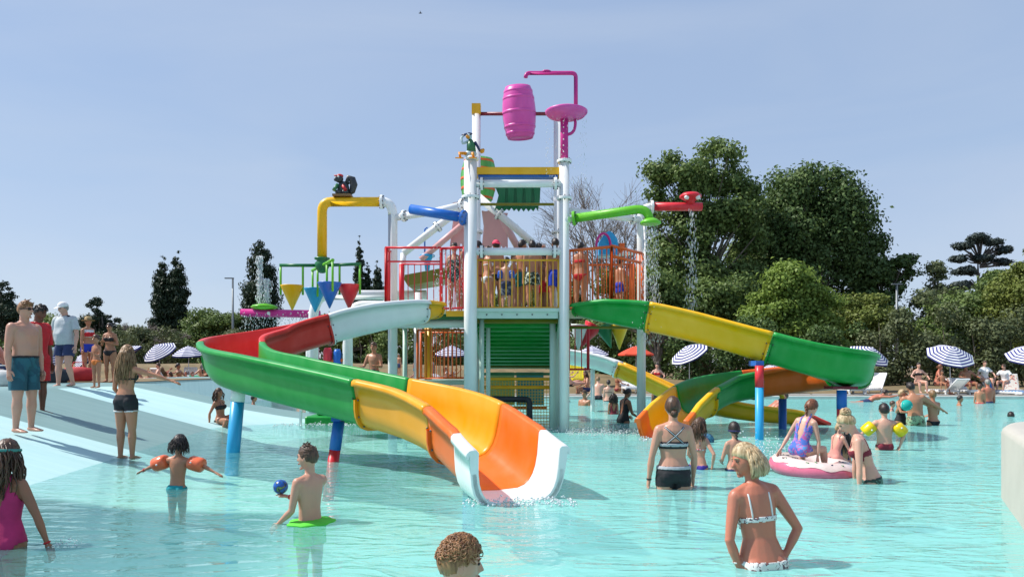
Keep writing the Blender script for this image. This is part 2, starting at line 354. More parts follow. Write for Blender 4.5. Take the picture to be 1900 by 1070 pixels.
# ---------------------------------------------------------------- water slides
def shell_profile(w, d, th=.022, n=15):
    """closed loop of an open flume: inner U, rolled lips, outer U; same point count for every w, d"""
    inner = []
    for i in range(n):
        a = math.pi * i / (n - 1); c, s_ = math.cos(a), math.sin(a)
        u = -w * (1 if c > 0 else -1) * abs(c) ** .45; v = d * (1 - abs(s_) ** .62)
        inner.append((u, v))
    outer = []
    for i, (u, v) in enumerate(inner):
        p = inner[max(i - 1, 0)]; q = inner[min(i + 1, n - 1)]; tx, ty = q[0] - p[0], q[1] - p[1]; L = math.hypot(tx, ty) or 1
        outer.append((u + ty / L * th, v - tx / L * th))
    lipL = [(-w - .02, d + .024), (-w - .09, d + .020), (-w - .118, d - .005), (-w - .118, d - .06), (-w - .098, d - .06), (-w - .09, d - .02)]
    lipR = [(-u, v) for u, v in lipL[::-1]]
    loop = inner + lipR[::-1][::-1] if False else inner + [(-u, v) for u, v in lipL] + [(u, v) for u, v in outer[::-1][1:-1]] + [(u, v) for u, v in lipL[::-1]]
    return loop

def slide(thing_o, pts, depth, secs, per=12, w=.40, origin=(0, 0, 0)):
    """pts: centre line of the flume bottom; secs: list of (t0, t1, material, sub name); t in control point units"""
    path = catmull(pts, per); N = len(path); dd = np.interp(np.arange(N) / per, range(len(depth)), depth)
    T = np.gradient(path, axis=0); T /= np.linalg.norm(T, axis=1)[:, None]
    S = np.stack([T[:, 1], -T[:, 0], T[:, 2] * 0], 1); S /= np.linalg.norm(S, axis=1)[:, None]
    U = np.cross(S, T)
    O = np.array(origin)
    def ring(f, dw=0, dh=0, th=.022):
        i = min(int(f), N - 2); t = f - i; p = path[i] * (1 - t) + path[i + 1] * t - O; s_ = S[i] * (1 - t) + S[i + 1] * t; u = U[i] * (1 - t) + U[i + 1] * t; d = dd[i] * (1 - t) + dd[i + 1] * t
        return [tuple(p + s_ * a + u * b) for a, b in shell_profile(w + dw, d + dh, th)], (p, s_, u, d)
    for (t0, t1, m, sup) in secs:
        f0, f1 = t0 * per + .05, min(t1 * per - .05, N - 1.001)
        fs = [f0] + [k for k in range(int(math.ceil(f0 + .3)), int(f1 - .3) + 1)] + [f1]
        rings = [ring(f, th=sup or .022)[0] for f in fs]; k = len(rings[0]); V = [v for r_ in rings for v in r_]
        Fq = [(i * k + j, i * k + (j + 1) % k, (i + 1) * k + (j + 1) % k, (i + 1) * k + j) for i in range(len(rings) - 1) for j in range(k)]
        mb = MB(); mb.add(V, Fq, True)
        # end caps between inner and outer shell
        n = 15
        for b in (0, (len(rings) - 1) * k):
            for j in range(n - 1):
                o1 = (k - 7 + 1) - j if False else None
            inn = list(range(n)); out_i = [n + 5] + [n + 6 + q for q in range(n - 2)] + [n + 6 + n - 2]
            out_i = out_i[::-1]
            for j in range(n - 1): mb.f.append((b + inn[j], b + inn[j + 1], b + out_i[j + 1], b + out_i[j])); mb.sm.append(False)
            mb.f += [tuple(b + q for q in range(n - 1, n + 6)), tuple(b + q for q in list(range(k - 6, k)) + [0])]; mb.sm += [False, False]
        # joint flange ribs outside, at both ends
        for fe, sg in ((f0, 1), (f1, -1)):
            ra, (p, s_, u, d) = ring(fe, 0, 0, .022); rb, _ = ring(fe, 0, 0, .062); rc, _ = ring(fe + sg * .35, 0, 0, .022); rd, _ = ring(fe + sg * .35, 0, 0, .062)
            ia = list(range(n + 6, n + 6 + n - 2)); L = len(ia); vs = [ra[i] for i in ia] + [rb[i] for i in ia] + [rd[i] for i in ia] + [rc[i] for i in ia]
            ff = []
            for j in range(L - 1):
                for q in range(3): ff.append((q * L + j, q * L + j + 1, (q + 1) * L + j + 1, (q + 1) * L + j))
            mb.add(vs, ff, False)
        sec = mb.build('flume_section', m, thing_o)
        bb = MB()
        for fe, sg in ((f0, 1), (f1, -1)):
            rb, _ = ring(fe + sg * .62, 0, 0, .03)
            for i in range(n + 6, n + 6 + n - 2, 2):
                if i % 2: bb.ball(rb[i], .013, 6)
        if bb.v: tag(bb.build('bolts', BOLT, sec), kind='stuff')

def post(name, parent, segs, r, top_bracket=None):
    """segs: list of (a, b, material) along a pole: the first is the part, the others its sub-parts"""
    par = None
    for a, b, m in segs:
        mb = MB(); mb.tube([a, b], r if par is None else r + .003, 20); o = mb.build(name if par is None else 'painted_band', m, parent if par is None else par)
        if par is None: par = o
    a, b, _ = segs[-1]
    return par

sa = thing('water_slide', 'curling open slide in white, red, green, yellow and orange with a white mouth', 'water slide', (-2, 11, 0))
PA = [(-1.72, 15.0, 2.30), (-2.02, 14.55, 2.14), (-2.62, 14.2, 1.96), (-3.4, 13.95, 1.74), (-4.22, 13.5, 1.45), (-4.68, 12.6, 1.22), (-4.32, 11.6, 1.0), (-3.5, 10.8, .84), (-2.5, 10.08, .67), (-1.7, 9.5, .53), (-1.05, 8.95, .40), (-.6, 8.35, .27), (-.2, 7.6, .06), (.06, 7.02, -.01)]
slide(sa, PA, [.25, .42, .50, .50, .52, .54, .56, .58, .58, .58, .60, .60, .60, .50], [(0, .75, C['amber'], 0), (.75, 3, C['white'], 0), (3, 5.35, C['red'], 0), (5.35, 9, C['green'], 0), (9, 11.1, C['yellow'], 0), (11.1, 12.2, C['orange'], 0), (12.2, 13, C['white'], .075)], origin=(-2, 11, 0), w=.42)
def rel(o, p): return Vector(p) - o.location
def ppost(o, x0, x1, y, zs, mats, r):
    segs = []
    for i in range(len(zs) - 1):
        f = lambda z: Vector((x0 + (x1 - x0) * (z - zs[0]) / (zs[-1] - zs[0]), y, z)) - o.location
        segs.append((f(zs[i]), f(zs[i + 1]), mats[i]))
    return post('support_post', o, segs, r)
ppost(sa, -4.25, -4.10, 11.1, [-.72, .76, .98], [C['cyan'], C['white']], .098)
ppost(sa, -2.52, -2.34, 10.0, [-.74, .16, .55], [C['pred'], C['blue']], .075)
mb = MB(); mb.box(rel(sa, (-2.36, 10.05, .6)), (.12, .3, .1)); mb.build('bracket', C['blue'], sa)
mb = MB(); mb.tube([rel(sa, (-2.68 + 2.2, 8.25, .18)), rel(sa, (-.48, 8.2, -.7))], .07); mb.build('support_post', C['blue'], sa)

sb = thing('water_slide', 'green and yellow slide looping back to an orange mouth, right of the tower', 'water slide', (4, 14, 0))
PB = [(1.50, 15.0, 2.32), (1.95, 14.5, 2.14), (2.60, 14.2, 1.98), (3.65, 13.9, 1.70), (4.62, 13.55, 1.38), (5.5, 13.3, 1.10), (6.12, 13.5, .97), (6.35, 14.2, .88), (6.0, 14.85, .80), (5.4, 15.1, .72), (4.75, 15.05, .64), (4.15, 14.8, .54), (3.6, 14.25, .36), (3.08, 13.65, .10), (2.68, 13.1, -.08)]
slide(sb, PB, [.2, .42, .5, .5, .52, .54, .55, .55, .53, .52, .52, .52, .54, .52, .42], [(0, 2, C['green'], 0), (2, 4, C['lemon'], 0), (4, 6.6, C['green'], 0), (6.6, 9.7, C['orange'], 0), (9.7, 12, C['green'], 0), (12, 13.5, C['lemon'], 0), (13.45, 14, C['orange'], .07)], origin=(4, 14, 0), w=.40)
ppost(sb, 4.35, 4.35, 13.0, [-.74, .92, 1.30], [C['cyan'], C['pred']], .072)
mb = MB(); mb.box(rel(sb, (4.36, 13.2, 1.34)), (.14, .4, .09)); mb.build('bracket', C['blue'], sb)
ppost(sb, 5.58, 5.58, 15.25, [-.72, .62], [C['blue']], .08)
ppost(sb, 5.93, 5.93, 13.3, [-.72, .52, .86], [C['pred'], C['blue']], .085)
mb = MB(); mb.box(rel(sb, (6.0, 13.5, .9)), (.45, .4, .05)); mb.build('bracket', C['maroon'], sb)
mb = MB(); mb.tube(arc(rel(sb, (5.57, 15.25, .6)), rel(sb, (5.57, 15.2, .72)), rel(sb, (5.45, 15.1, .74))), .05); mb.build('bracket', C['lemon'], sb)
mb = MB(); mb.tube([rel(sb, (2.9, 13.45, .05)), rel(sb, (2.9, 13.45, -.7))], .06); mb.build('support_post', C['blue'], sb)

sd_ = thing('water_slide', 'white and amber chute running down behind the tower toward the right', 'water slide', (3.5, 21, 0))
slide(sd_, [(1.4, 21.4, 1.40), (2.2, 21.2, 1.26), (2.95, 21.0, 1.02), (4.0, 20.6, .52), (4.9, 20.2, .05)], [.4] * 5, [(0, 2, C['white'], 0), (2, 4, C['amber'], 0)], origin=(3.5, 21, 0), w=.36, per=8)
mb = MB(); mb.tube([rel(sd_, (2.3, 21.1, 1.2)), rel(sd_, (2.3, 21.1, -.7))], .06); mb.build('support_post', WHITE, sd_)
se = thing('water_slide', 'low straight yellow flume with a red tip at water level, behind the blue post', 'water slide', (5.6, 16.6, 0))
slide(se, [(3.9, 15.9, .42), (4.5, 16.3, .22), (5.4, 16.5, .08), (6.3, 16.6, .0), (6.95, 16.6, -.16)], [.35, .35, .33, .3, .2], [(0, 3.1, C['lemon'], 0), (3.1, 4, C['red'], 0)], origin=(5.6, 16.6, 0), w=.3, per=6)

# ---------------------------------------------------------------- play tower
tw = thing('play_tower', 'white pipe water play tower with red, yellow and orange railings over the pool', 'play tower', (.107, 15.6, 0))
TO = tw.location
def rt(p): return Vector(p) - TO
FLx, FRx = -.82, 1.033
def flange(p, axis, r, parent, m=WHITE):
    ax = Vector(axis).normalized(); mb = MB(); mb.lathe([(r + .045, -.026), (r + .05, -.02), (r + .05, -.004), (r + .05, .004), (r + .05, .02), (r + .045, .026)], p, ax, 20, False)
    f = mb.build('flange', m, parent); si, up = frame(ax); b = MB()
    for k in range(8):
        a = k * math.pi / 4; b.tube([p + (si * math.cos(a) + up * math.sin(a)) * (r + .028) + ax * q for q in (-.05, .05)], .011, 6)
    return tag(b.build('bolts', BOLT, parent), kind='stuff')
def pipe(name, pts, r, m=WHITE, flanges=(), parent=tw, n=20):
    mb = MB(); mb.tube([rt(p) for p in pts], r, n); o = mb.build(name, m, parent)
    for p, ax in flanges: flange(rt(p), ax, r, o, m)
    return o
Z = (0, 0, 1); XX = (1, 0, 0)
pipe('column', [(FLx, 14.6, -.75), (FLx, 14.6, 5.33)], .128, flanges=[((FLx, 14.6, 4.62), Z)])
pipe('column', [(FRx, 14.6, -.75), (FRx, 14.6, 5.33)], .098, flanges=[((FRx, 14.6, 4.60), Z), ((FRx, 14.6, 5.33), Z)])
pipe('column', [(-.80, 16.6, -.75), (-.80, 16.6, 7.03)], .095, flanges=[((-.8, 16.6, 4.3), Z), ((-.8, 16.6, 5.4), Z)])
pipe('column', [(1.035, 16.6, -.75), (1.035, 16.6, 6.9)], .10, flanges=[((1.035, 16.6, 4.3), Z)])
pipe('column', [(FLx + .21, 14.9, -.75), (FLx + .21, 14.9, 2.3)], .05, C['mint'])
pipe('column', [(FLx + .33, 15.2, -.75), (FLx + .33, 15.2, 2.3)], .045, C['mint'])
pipe('column', [(FRx - .21, 15.0, -.75), (FRx - .21, 15.0, 2.3)], .06, C['mint'])
pipe('column', [(FRx - .10, 15.5, -.75), (FRx - .10, 15.5, 2.3)], .05, C['mint'])
# outer columns with their bends
cl = pipe('column', [(-2.50, 15.5, -.75), (-2.50, 15.5, 4.45)] + arc((-2.5, 15.5, 4.45), (-2.5, 15.5, 4.73), (-2.72, 15.5, 4.73)), .098, flanges=[((-2.73, 15.5, 4.73), XX)])
pipe('column', [(-2.30, 15.9, -.75), (-2.30, 15.9, 2.3)], .05, C['mint'])
pipe('column', [(2.71, 15.5, -.75), (2.71, 15.5, 4.35)] + arc((2.71, 15.5, 4.35), (2.71, 15.5, 4.62), (2.93, 15.5, 4.62)), .092, flanges=[((2.93, 15.5, 4.62), XX)])
for x in (-2.5, 2.71): tag(MB().lathe([(.2, 0), (.2, .03), (.12, .035)], rt((x, 15.5, -.75))).build('base_plate', WHITE, tw))
# beams
pipe('beam', [(FLx, 14.6, 4.89), (FRx, 14.6, 4.89)], .075, flanges=[((-.6, 14.6, 4.89), XX), ((.86, 14.6, 4.89), XX)])
pipe('beam', [(FLx, 14.6, 3.55), (FRx, 14.6, 3.55)], .075, flanges=[((-.6, 14.6, 3.55), XX), ((.84, 14.6, 3.55), XX)])
pipe('beam', [(FLx, 14.7, 4.53), (-1.6, 15.2, 4.46), (-2.48, 15.5, 4.40)], .072, flanges=[((-2.25, 15.42, 4.42), (-1, .35, 0)), ((-1.0, 14.82, 4.52), (-1, .5, 0))])
pipe('beam', [(FRx, 14.7, 4.38), (2.0, 15.1, 4.36), (2.7, 15.5, 4.36)], .072, flanges=[((2.5, 15.4, 4.36), (1, .5, 0))])
pipe('beam', [(-.8, 16.6, 4.92), (1.035, 16.6, 4.92)], .032, C['olive'])
pipe('beam', [(2.0, 17.0, 3.85), (2.72, 16.6, 3.85)], .07)
for zz in (2.17,): pipe('beam', [(-2.5, 15.5, zz), (-.8, 15.3, zz)], .085)
pipe('beam', [(FRx, 15.5, 2.1), (2.71, 15.5, 2.1)], .03, C['olive'])
pipe('brace', [(-.85, 17.0, 5.25), (.48, 17.0, 4.12)], .085, flanges=[((-.3, 17, 4.78), (1, 0, -.85))])
pipe('brace', [(-.35, 17.6, 5.0), (.2, 17.6, 4.0)], .085, C['salmon'])
pipe('brace', [(-.95, 17.4, 5.2), (-2.55, 17.4, 3.95)], .085, flanges=[((-1.75, 17.4, 4.57), (1, 0, .78))])
pipe('brace', [(-.95, 17.8, 4.9), (-2.2, 17.8, 3.85)], .075, C['salmon'])
pipe('brace', [(-2.55, 17.4, 3.95), (-2.6, 17.4, 3.4)], .07)
# decks
mb = MB(); mb.box(rt((.107, 15.75, 2.40)), (1.86, 2.3, .07)); dk = mb.build('deck', C['mint'], tw)
mb = MB(); mb.box(rt((.107, 14.66, 2.335)), (1.60, .06, .20)); mb.build('fascia', C['mint'], dk)
bb = MB()
for i in range(5): bb.ball(rt((-.5 + i * .3, 14.62, 2.31)), .016, 6)
tag(bb.build('bolts', BOLT, dk), kind='stuff')
mb = MB(); mb.box(rt((-1.70, 15.95, 2.385)), (1.72, 1.9, .06)); dk2 = mb.build('deck', C['mint'], tw)
mb = MB(); mb.box(rt((-1.12, 14.97, 2.35)), (.42, .05, .11)); mb.build('fascia', C['lemon'], dk2)
mb = MB(); mb.box(rt((1.83, 15.7, 2.385)), (1.55, 1.7, .06)); dk3 = mb.build('deck', C['mint'], tw)
mb = MB(); mb.box(rt((1.36, 14.82, 2.32)), (.62, .05, .14)); mb.build('fascia', mat('cream_steel', (.55, .50, .36), .4), dk3)
for i in range(5):
    mb = MB(); mb.box(rt((-1.7 + i * .02, 15.2 + i * .35, 2.30)), (1.6, .06, .1)); mb.build('joist', C['olive'] if i % 2 else C['dgreen'], dk2)
# the underside of the stairs under the central deck: ribs across a sloping slab
st = MB(); Mt = Matrix.Rotation(math.atan2(-1.0, 2.6), 3, 'X')
st.box(rt((.107, 16.1, 1.78)), (1.60, 2.8, .03), Mt); stp = st.build('stair_slab', C['dgreen'], tw)
for i in range(13):
    t = (i + .5) / 13; y = 14.82 + t * 2.58; z = 2.27 - t * .99
    m_ = MB(); m_.box(rt((.107, y, z - .035)), (1.64, .085, .075), Matrix.Rotation(-.30 + .1 * math.sin(i), 3, 'X')); m_.build('rib', C['green'] if i not in (0, 12) else C['olive'], stp)
for sx in (-1, 1):
    m_ = MB(); m_.prism([rt((.107 + sx * .84, 14.75, 2.3)), rt((.107 + sx * .84, 17.45, 1.26)), rt((.107 + sx * .84, 17.45, 1.10)), rt((.107 + sx * .84, 14.75, 2.12))], (-.02, 0, 0), (.02, 0, 0)); m_.build('stringer', C['mint'], stp)

def railing(pts, z0, z1, m, gap, r=.025, rb=.011, mid=None, post_r=None, bal=True, name='railing'):
    mb = MB(); ps = [Vector((*p, 0)) for p in pts]
    for z in [z0, z1] + ([mid] if mid else []): mb.tube([rt((p.x, p.y, z)) for p in ps], r if z != z0 else r * .8, 10)
    for p in ps: mb.tube([rt((p.x, p.y, z0 - .02)), rt((p.x, p.y, z1))], post_r or r, 10)
    f = mb.build(name, m, tw); me = None
    if bal:
        for a, b in zip(ps[:-1], ps[1:]):
            n = max(1, round((b - a).length / gap))
            for k in range(1, n):
                p = a.lerp(b, k / n)
                if me is None: q = MB(); q.tube([(0, 0, z0), (0, 0, z1)], rb, 8); me = q.mesh('baluster')
                o = bpy.data.objects.new('baluster', me); COL.objects.link(o); o.parent = f; o.location = (p.x - TO.x, p.y - TO.y, 0)
                if not me.materials: me.materials.append(m)
    return f
railing([(-.70, 14.66), (.93, 14.66)], 2.45, 3.39, C['amber'], .116, .018, .011, post_r=.03)
railing([(-.72, 16.7), (.95, 16.7)], 2.45, 3.35, C['amber'], .16, .018, .010)
railing([(-2.54, 15.9), (-2.54, 14.92), (-2.54, 14.92)], 2.45, 3.68, C['pred'], .12, .028, .011, post_r=.035)
railing([(-2.54, 14.92), (-1.43, 14.92)], 3.40, 3.68, C['pred'], .3, .024, bal=False)
railing([(-1.43, 14.92), (-.95, 14.75)], 2.45, 3.66, C['pred'], .11, .026, .011, post_r=.035)
railing([(-2.50, 16.75), (-.9, 16.75)], 2.45, 3.6, C['pred'], .15, .02, .010, post_r=.06)
railing([(1.14, 14.80), (1.93, 14.33)], 2.47, 3.60, C['porange'], .10, .030, .011, post_r=.034)
railing([(1.93, 14.33), (2.70, 15.30)], 2.60, 3.62, C['porange'], .12, .028, .011, mid=3.42, post_r=.034)
railing([(1.2, 16.6), (2.66, 16.4)], 2.45, 3.55, C['porange'], .12, .022, .012, post_r=.07)
railing([(-2.12, 16.6), (-.85, 16.4)], 1.02, 2.10, C['porange'], .10, .022, .011, post_r=.03)
railing([(-2.2, 17.8), (-.85, 17.8)], 1.02, 2.10, C['porange'], .10, .02, .010)
railing([(1.3, 17.0), (1.75, 17.0)], 1.22, 2.2, C['pred'], .14, .03, .012, post_r=.035)
mb = MB(); mb.box(rt((-1.5, 17.2, .93)), (1.5, 1.3, .11)); mb.build('deck', C['mint'], tw)
railing([(-2.1, 16.5), (-.85, 16.5)], .30, .78, C['lemon'], .3, .03, bal=False)
railing([(-.66, 15.6), (.83, 15.6)], -.3, 1.02, C['amber'], .3, .035, bal=False, mid=.84, post_r=.045)
def wire(x0, x1, y, z0, z1, step, m, parent=tw):
    mb = MB(); r = .006
    x = x0
    while x <= x1: mb.tube([rt((x, y, z0)), rt((x, y, z1))], r, 4, False); x += step
    z = z0
    while z <= z1: mb.tube([rt((x0, y, z)), rt((x1, y, z))], r, 4, False); z += step
    return tag(mb.build('wire_mesh', m, parent), kind='stuff')
wire(-.63, .8, 15.62, -.3, .98, .062, C['lemon']); wire(-2.05, -.88, 16.52, .3, .76, .06, C['lemon'])
for a, b, m in ((-.55, .05, mat('pale_green_panel', (.38, .50, .20), .5)), (.10, .72, C['teal'])):
    mb = MB(); mb.box(rt(((a + b) / 2, 16.9, .78)), (b - a, .05, .75)); mb.build('back_panel', m, tw)
mb = MB(); mb.box(rt((.1, 16.6, .36)), (1.35, .06, .05)); mb.build('beam', C['porange'], tw)
mb = MB(); mb.box(rt((.1, 16.3, 1.12)), (1.5, .08, .06)); mb.build('beam', C['dgreen'], tw)
for x, m, w in ((-2.45, C['pred'], .10), (-2.2, WHITE, .11), (-1.98, C['amber'], .06), (-1.9, C['amber'], .12)):
    mb = MB(); mb.tube([rt((x, 17.0, -.7)), rt((x, 17.0, 2.3))], w / 2, 12); mb.build('column', m, tw)
pipe('column', [(-.95, 18.2, -.7), (-.95, 18.2, 4.6)], .08); pipe('column', [(-2.3, 18.2, -.7), (-2.3, 18.2, 3.1)], .09)
mb = MB(); mb.tube([rt((-.60, 15.2, -.6)), rt((-.60, 15.2, .52))] + [rt(p) for p in arc((-.6, 15.2, .52), (-.6, 15.2, .62), (-.5, 15.2, .62))] + [rt((.28, 15.2, .61))] + [rt(p) for p in arc((.28, 15.2, .61), (.36, 15.2, .61), (.36, 15.2, .5))] + [rt((.37, 15.2, -.6))], .062, 14)
mb.build('black_pipe', C['black'], tw)
# top gear: gutter, ragged panels
mb = MB(); mb.box(rt((.11, 14.80, 5.15)), (1.72, .38, .14)); gt = mb.build('gutter', C['amber'], tw)
mb = MB(); mb.box(rt((.12, 14.82, 5.055)), (1.58, .34, .04)); mb.build('gutter_lining', C['blue'], gt)
for sx in (-.6, .86): mb = MB(); mb.box(rt((sx, 14.8, 5.0)), (.05, .1, .12)); mb.build('bracket', WHITE, gt)
def ragged(name, x0, x1, y, z0, z1, m, seed, parent=tw, th=.05, amp=.06, n=9):
    rg = random.Random(seed); bot = [(x0 + (x1 - x0) * i / (n * 2), z0 + (amp if i % 2 else -amp * .6) * rg.uniform(.4, 1)) for i in range(n * 2 + 1)]
    top = [(x1 + rg.uniform(-.04, .04), z0 + (z1 - z0) * .5), (x1 - rg.uniform(.0, .14), z0 + (z1 - z0) * .55)] + [(x1 - (x1 - x0) * i / n, z1 + amp * .5 * rg.uniform(-1, 1)) for i in range(n + 1)] + [(x0 + rg.uniform(.02, .1), z0 + (z1 - z0) * .6)]
    mb = MB(); mb.prism([rt((x, y, z)) for x, z in bot + top], (0, 0, 0), (0, th, 0)); o = mb.build(name, m, parent); return o
rg_ = ragged('leaf_panel', -.40, .60, 16.9, 4.86, 5.42, C['dgreen'], 3)
for i in range(5):
    m_ = MB(); x = -.3 + i * .2; m_.prism([rt((x, 16.86, 5.38)), rt((x + .15, 16.86, 5.36)), rt((x + .13, 16.86, 4.95)), rt((x + .02, 16.86, 4.92))], (0, 0, 0), (0, .035, 0)); m_.build('leaf', C['dgreen'], rg_)
ragged('coral_panel', -1.52, -.86, 18.0, 4.2, 5.25, C['salmon'], 5, amp=.1, n=6); ragged('coral_panel', -.74, -.10, 18.0, 4.15, 5.05, C['salmon'], 9, amp=.1, n=6)
mb = MB(); mb.prism([rt((-2.75, 18.4, 3.55)), rt((-1.1, 18.4, 3.85)), rt((-1.1, 18.4, 3.55)), rt((-2.6, 18.4, 3.3))], (0, 0, 0), (0, 1.2, 0)); mb.build('chute', C['olive'], tw)
mb = MB(); mb.prism([rt((-1.0, 17.5, 3.5)), rt((-.85, 17.5, 3.5)), rt((-.3, 17.5, 3.3)), rt((-.9, 17.5, 3.2))], (0, 0, 0), (0, .8, 0)); mb.build('chute', C['olive'], tw)
mb = MB(); mb.lathe([(.05, -.32), (.08, -.1), (.13, 0), (.18, .02), (.185, .06)], rt((-2.05, 17.9, 3.92)), n=18); mb.build('funnel', C['cyan'], tw)
mb = MB(); mb.tube([rt((-2.1, 17.8, 3.9)), rt((-2.1, 17.8, 4.55))] + [rt(p) for p in arc((-2.1, 17.8, 4.55), (-2.1, 17.8, 4.62), (-2.03, 17.8, 4.62))], .018, 8); mb.build('blue_rod', C['blue'], tw)
# small roof on the right wing
mb = MB(); V_ = [rt((1.95 + .42 * t, 16.6, 3.9 + .42 * math.sin(t * 2.2 + .35))) for t in [i / 8 for i in range(9)]]
mb.prism(V_ + [rt((2.4, 16.6, 3.8)), rt((1.95, 16.6, 3.8))], (0, 0, 0), (0, .6, 0)); rf = mb.build('small_roof', C['cyan'], tw)
mb = MB(); mb.tube([rt((1.88 + .16 * (1 - math.cos(a)), 16.5, 3.95 + .3 * math.sin(a))) for a in [math.pi * i / 12 for i in range(13)]], .028, 8); mb.build('roof_arch', C['magenta'], rf)
mb = MB(); mb.box(rt((2.48, 16.8, 3.95)), (.12, .3, .22)); mb.build('roof_end', C['porange'], rf)
# blue, green and red spray arms
arm = MB(); arm.tube([rt((-.93, 14.42, 4.18)), rt((-2.03, 14.85, 4.44))], [.098, .098]); a_ = arm.build('spray_arm', C['blue'], tw); flange(rt((-.95, 14.43, 4.185)), (-1.1, .43, .26), .10, a_, C['blue'])
arm = MB(); arm.tube([rt((1.22, 14.42, 4.17)), rt((2.35, 14.15, 4.28))] + [rt(p) for p in arc((2.35, 14.15, 4.28), (2.6, 14.1, 4.31), (2.62, 14.1, 4.08), 8)], .085); a_ = arm.build('spray_arm', C['lime'], tw)
flange(rt((1.21, 14.42, 4.17)), (1.1, -.27, .1), .09, a_, C['lime'])
mb = MB(); mb.lathe([(.185, -.05), (.20, -.03), (.195, 0), (.12, .05), (.07, .07)], rt((2.64, 14.1, 4.04)), n=24); mb.build('shower_head', C['lime'], a_)
mb = MB(); mb.tube([rt((1.13, 14.5, 4.165)), rt((FRx, 14.6, 4.16))], .06); mb.build('joint', WHITE, a_)
arm = MB(); arm.tube([rt((2.95, 15.5, 4.63)), rt((3.98, 15.5, 4.63))], .088); a_ = arm.build('spray_arm', C['pred'], tw)
mb = MB(); mb.lathe([(.10, .05), (.09, .12), (.17, .17), (.225, .20), (.225, .24), (.16, .29), (.04, .31)], rt((3.74, 15.5, 4.62)), n=22); mb.build('mushroom_head', C['pred'], a_)
for sx in (-.11, .12): mb = MB(); mb.ball(rt((3.74 + sx, 15.36, 4.80)), .055, 10); mb.build('eye', WHITE, a_)
# pink fountain mast
mk = pipe('mast', [(FRx, 14.6, 5.36), (FRx, 14.6, 6.25)], .078, C['magenta'])
mb = MB(); mb.lathe([(.06, -.10), (.20, -.085), (.36, -.03), (.415, .03), (.42, .06), (.40, .075), (.2, .12), (.05, .13)], rt((FRx + .04, 14.6, 6.25)), n=32); mb.build('disc', C['pink'], mk)
mb = MB(); mb.tube([rt((1.26, 14.6, 6.2)), rt((1.26, 14.6, 6.98))] + [rt(p) for p in arc((1.26, 14.6, 6.98), (1.26, 14.6, 7.07), (1.17, 14.6, 7.07))] + [rt((.36, 14.6, 7.07))] + [rt(p) for p in arc((.36, 14.6, 7.07), (.27, 14.6, 7.07), (.27, 14.6, 6.98))], .04, 12); mb.build('feed_pipe', C['magenta'], mk)
mb = MB(); mb.tube([rt(p) for p in arc((1.08, 14.6, 5.86), (1.27, 14.6, 5.86), (1.25, 14.6, 6.15), 9)], .03, 10); mb.build('handle', C['magenta'], mk)
mb = MB(); mb.ball(rt((.68, 14.6, 7.10)), .08, 12, sc3=(1.2, .8, .4)); mb.build('valve', C['magenta'], mk)
b_ = MB()
for i in range(6): b_.ball(rt((FRx - .02, 14.52, 5.5 + i * .12)), .014, 6)
tag(b_.build('bolts', WHITE, mk), kind='stuff')
mb = MB(); mb.tube([rt((-.8, 16.6, 6.95)), rt((1.2, 16.6, 6.95))], .04); ax_ = mb.build('axle', C['maroon'], tw)
mb = MB(); mb.box(rt((-.80, 16.6, 7.04)), (.20, .22, .22)); mb.build('axle_housing', C['amber'], ax_)

# tipping barrels hang on axles of their own
def barrel(name, label, c, r, h, m, hoopm, tilt, hoops, group, staves=18):
    t = thing(name, label, 'barrel', c, 0, group); t.rotation_euler = (tilt[0], tilt[1], 0)
    prof = [(.001, -h / 2 + .03), (r * .70, -h / 2 + .03), (r * .70, -h / 2), (r * .76, -h / 2)] + [(r * (.76 + .24 * math.sin(math.pi * k / 12) ** .8), -h / 2 + h * k / 12) for k in range(1, 12)] + [(r * .76, h / 2), (r * .70, h / 2), (r * .68, h / 2 - .08), (.001, h / 2 - .08)]
    MB().lathe(prof, n=32).build('barrel_body', m, t)
    for q in hoops:
        rr = r * (.76 + .24 * math.sin(math.pi * (q + .5)) ** .8); b = MB(); b.lathe([(rr * .98, q * h - .032), (rr + .005, q * h - .03), (rr + .007, q * h), (rr + .005, q * h + .03), (rr * .98, q * h + .032)], n=32); b.build('hoop', hoopm, t)
    sl = MB()
    for k in range(staves):
        a = k * math.pi / 9
        pts = [(r * (.76 + .24 * math.sin(math.pi * j / 8) ** .8) * 1.003, -h / 2 + h * j / 8) for j in range(9)]
        sl.tube([(math.cos(a) * q, math.sin(a) * q, z) for q, z in pts], .006, 4)
    if sl.v: tag(sl.build('stave_joints', m, t), kind='stuff')
    return t
barrel('tipping_barrel', 'big pink tipping barrel hung on the axle at the top of the tower', (.16, 16.6, 6.97), .375, 1.12, C['pink'], C['pink'], (R(7), R(-3)), (-.40, -.27, .0, .27, .40), None, 0)
barrel('tipping_barrel', 'green barrel with orange hoops behind the top left of the tower', (-.80, 17.6, 5.72), .42, 1.0, mat('barrel_green', (.10, .40, .08), .4), C['porange'], (R(4), R(2)), (-.42, -.22, 0, .22, .42), None)

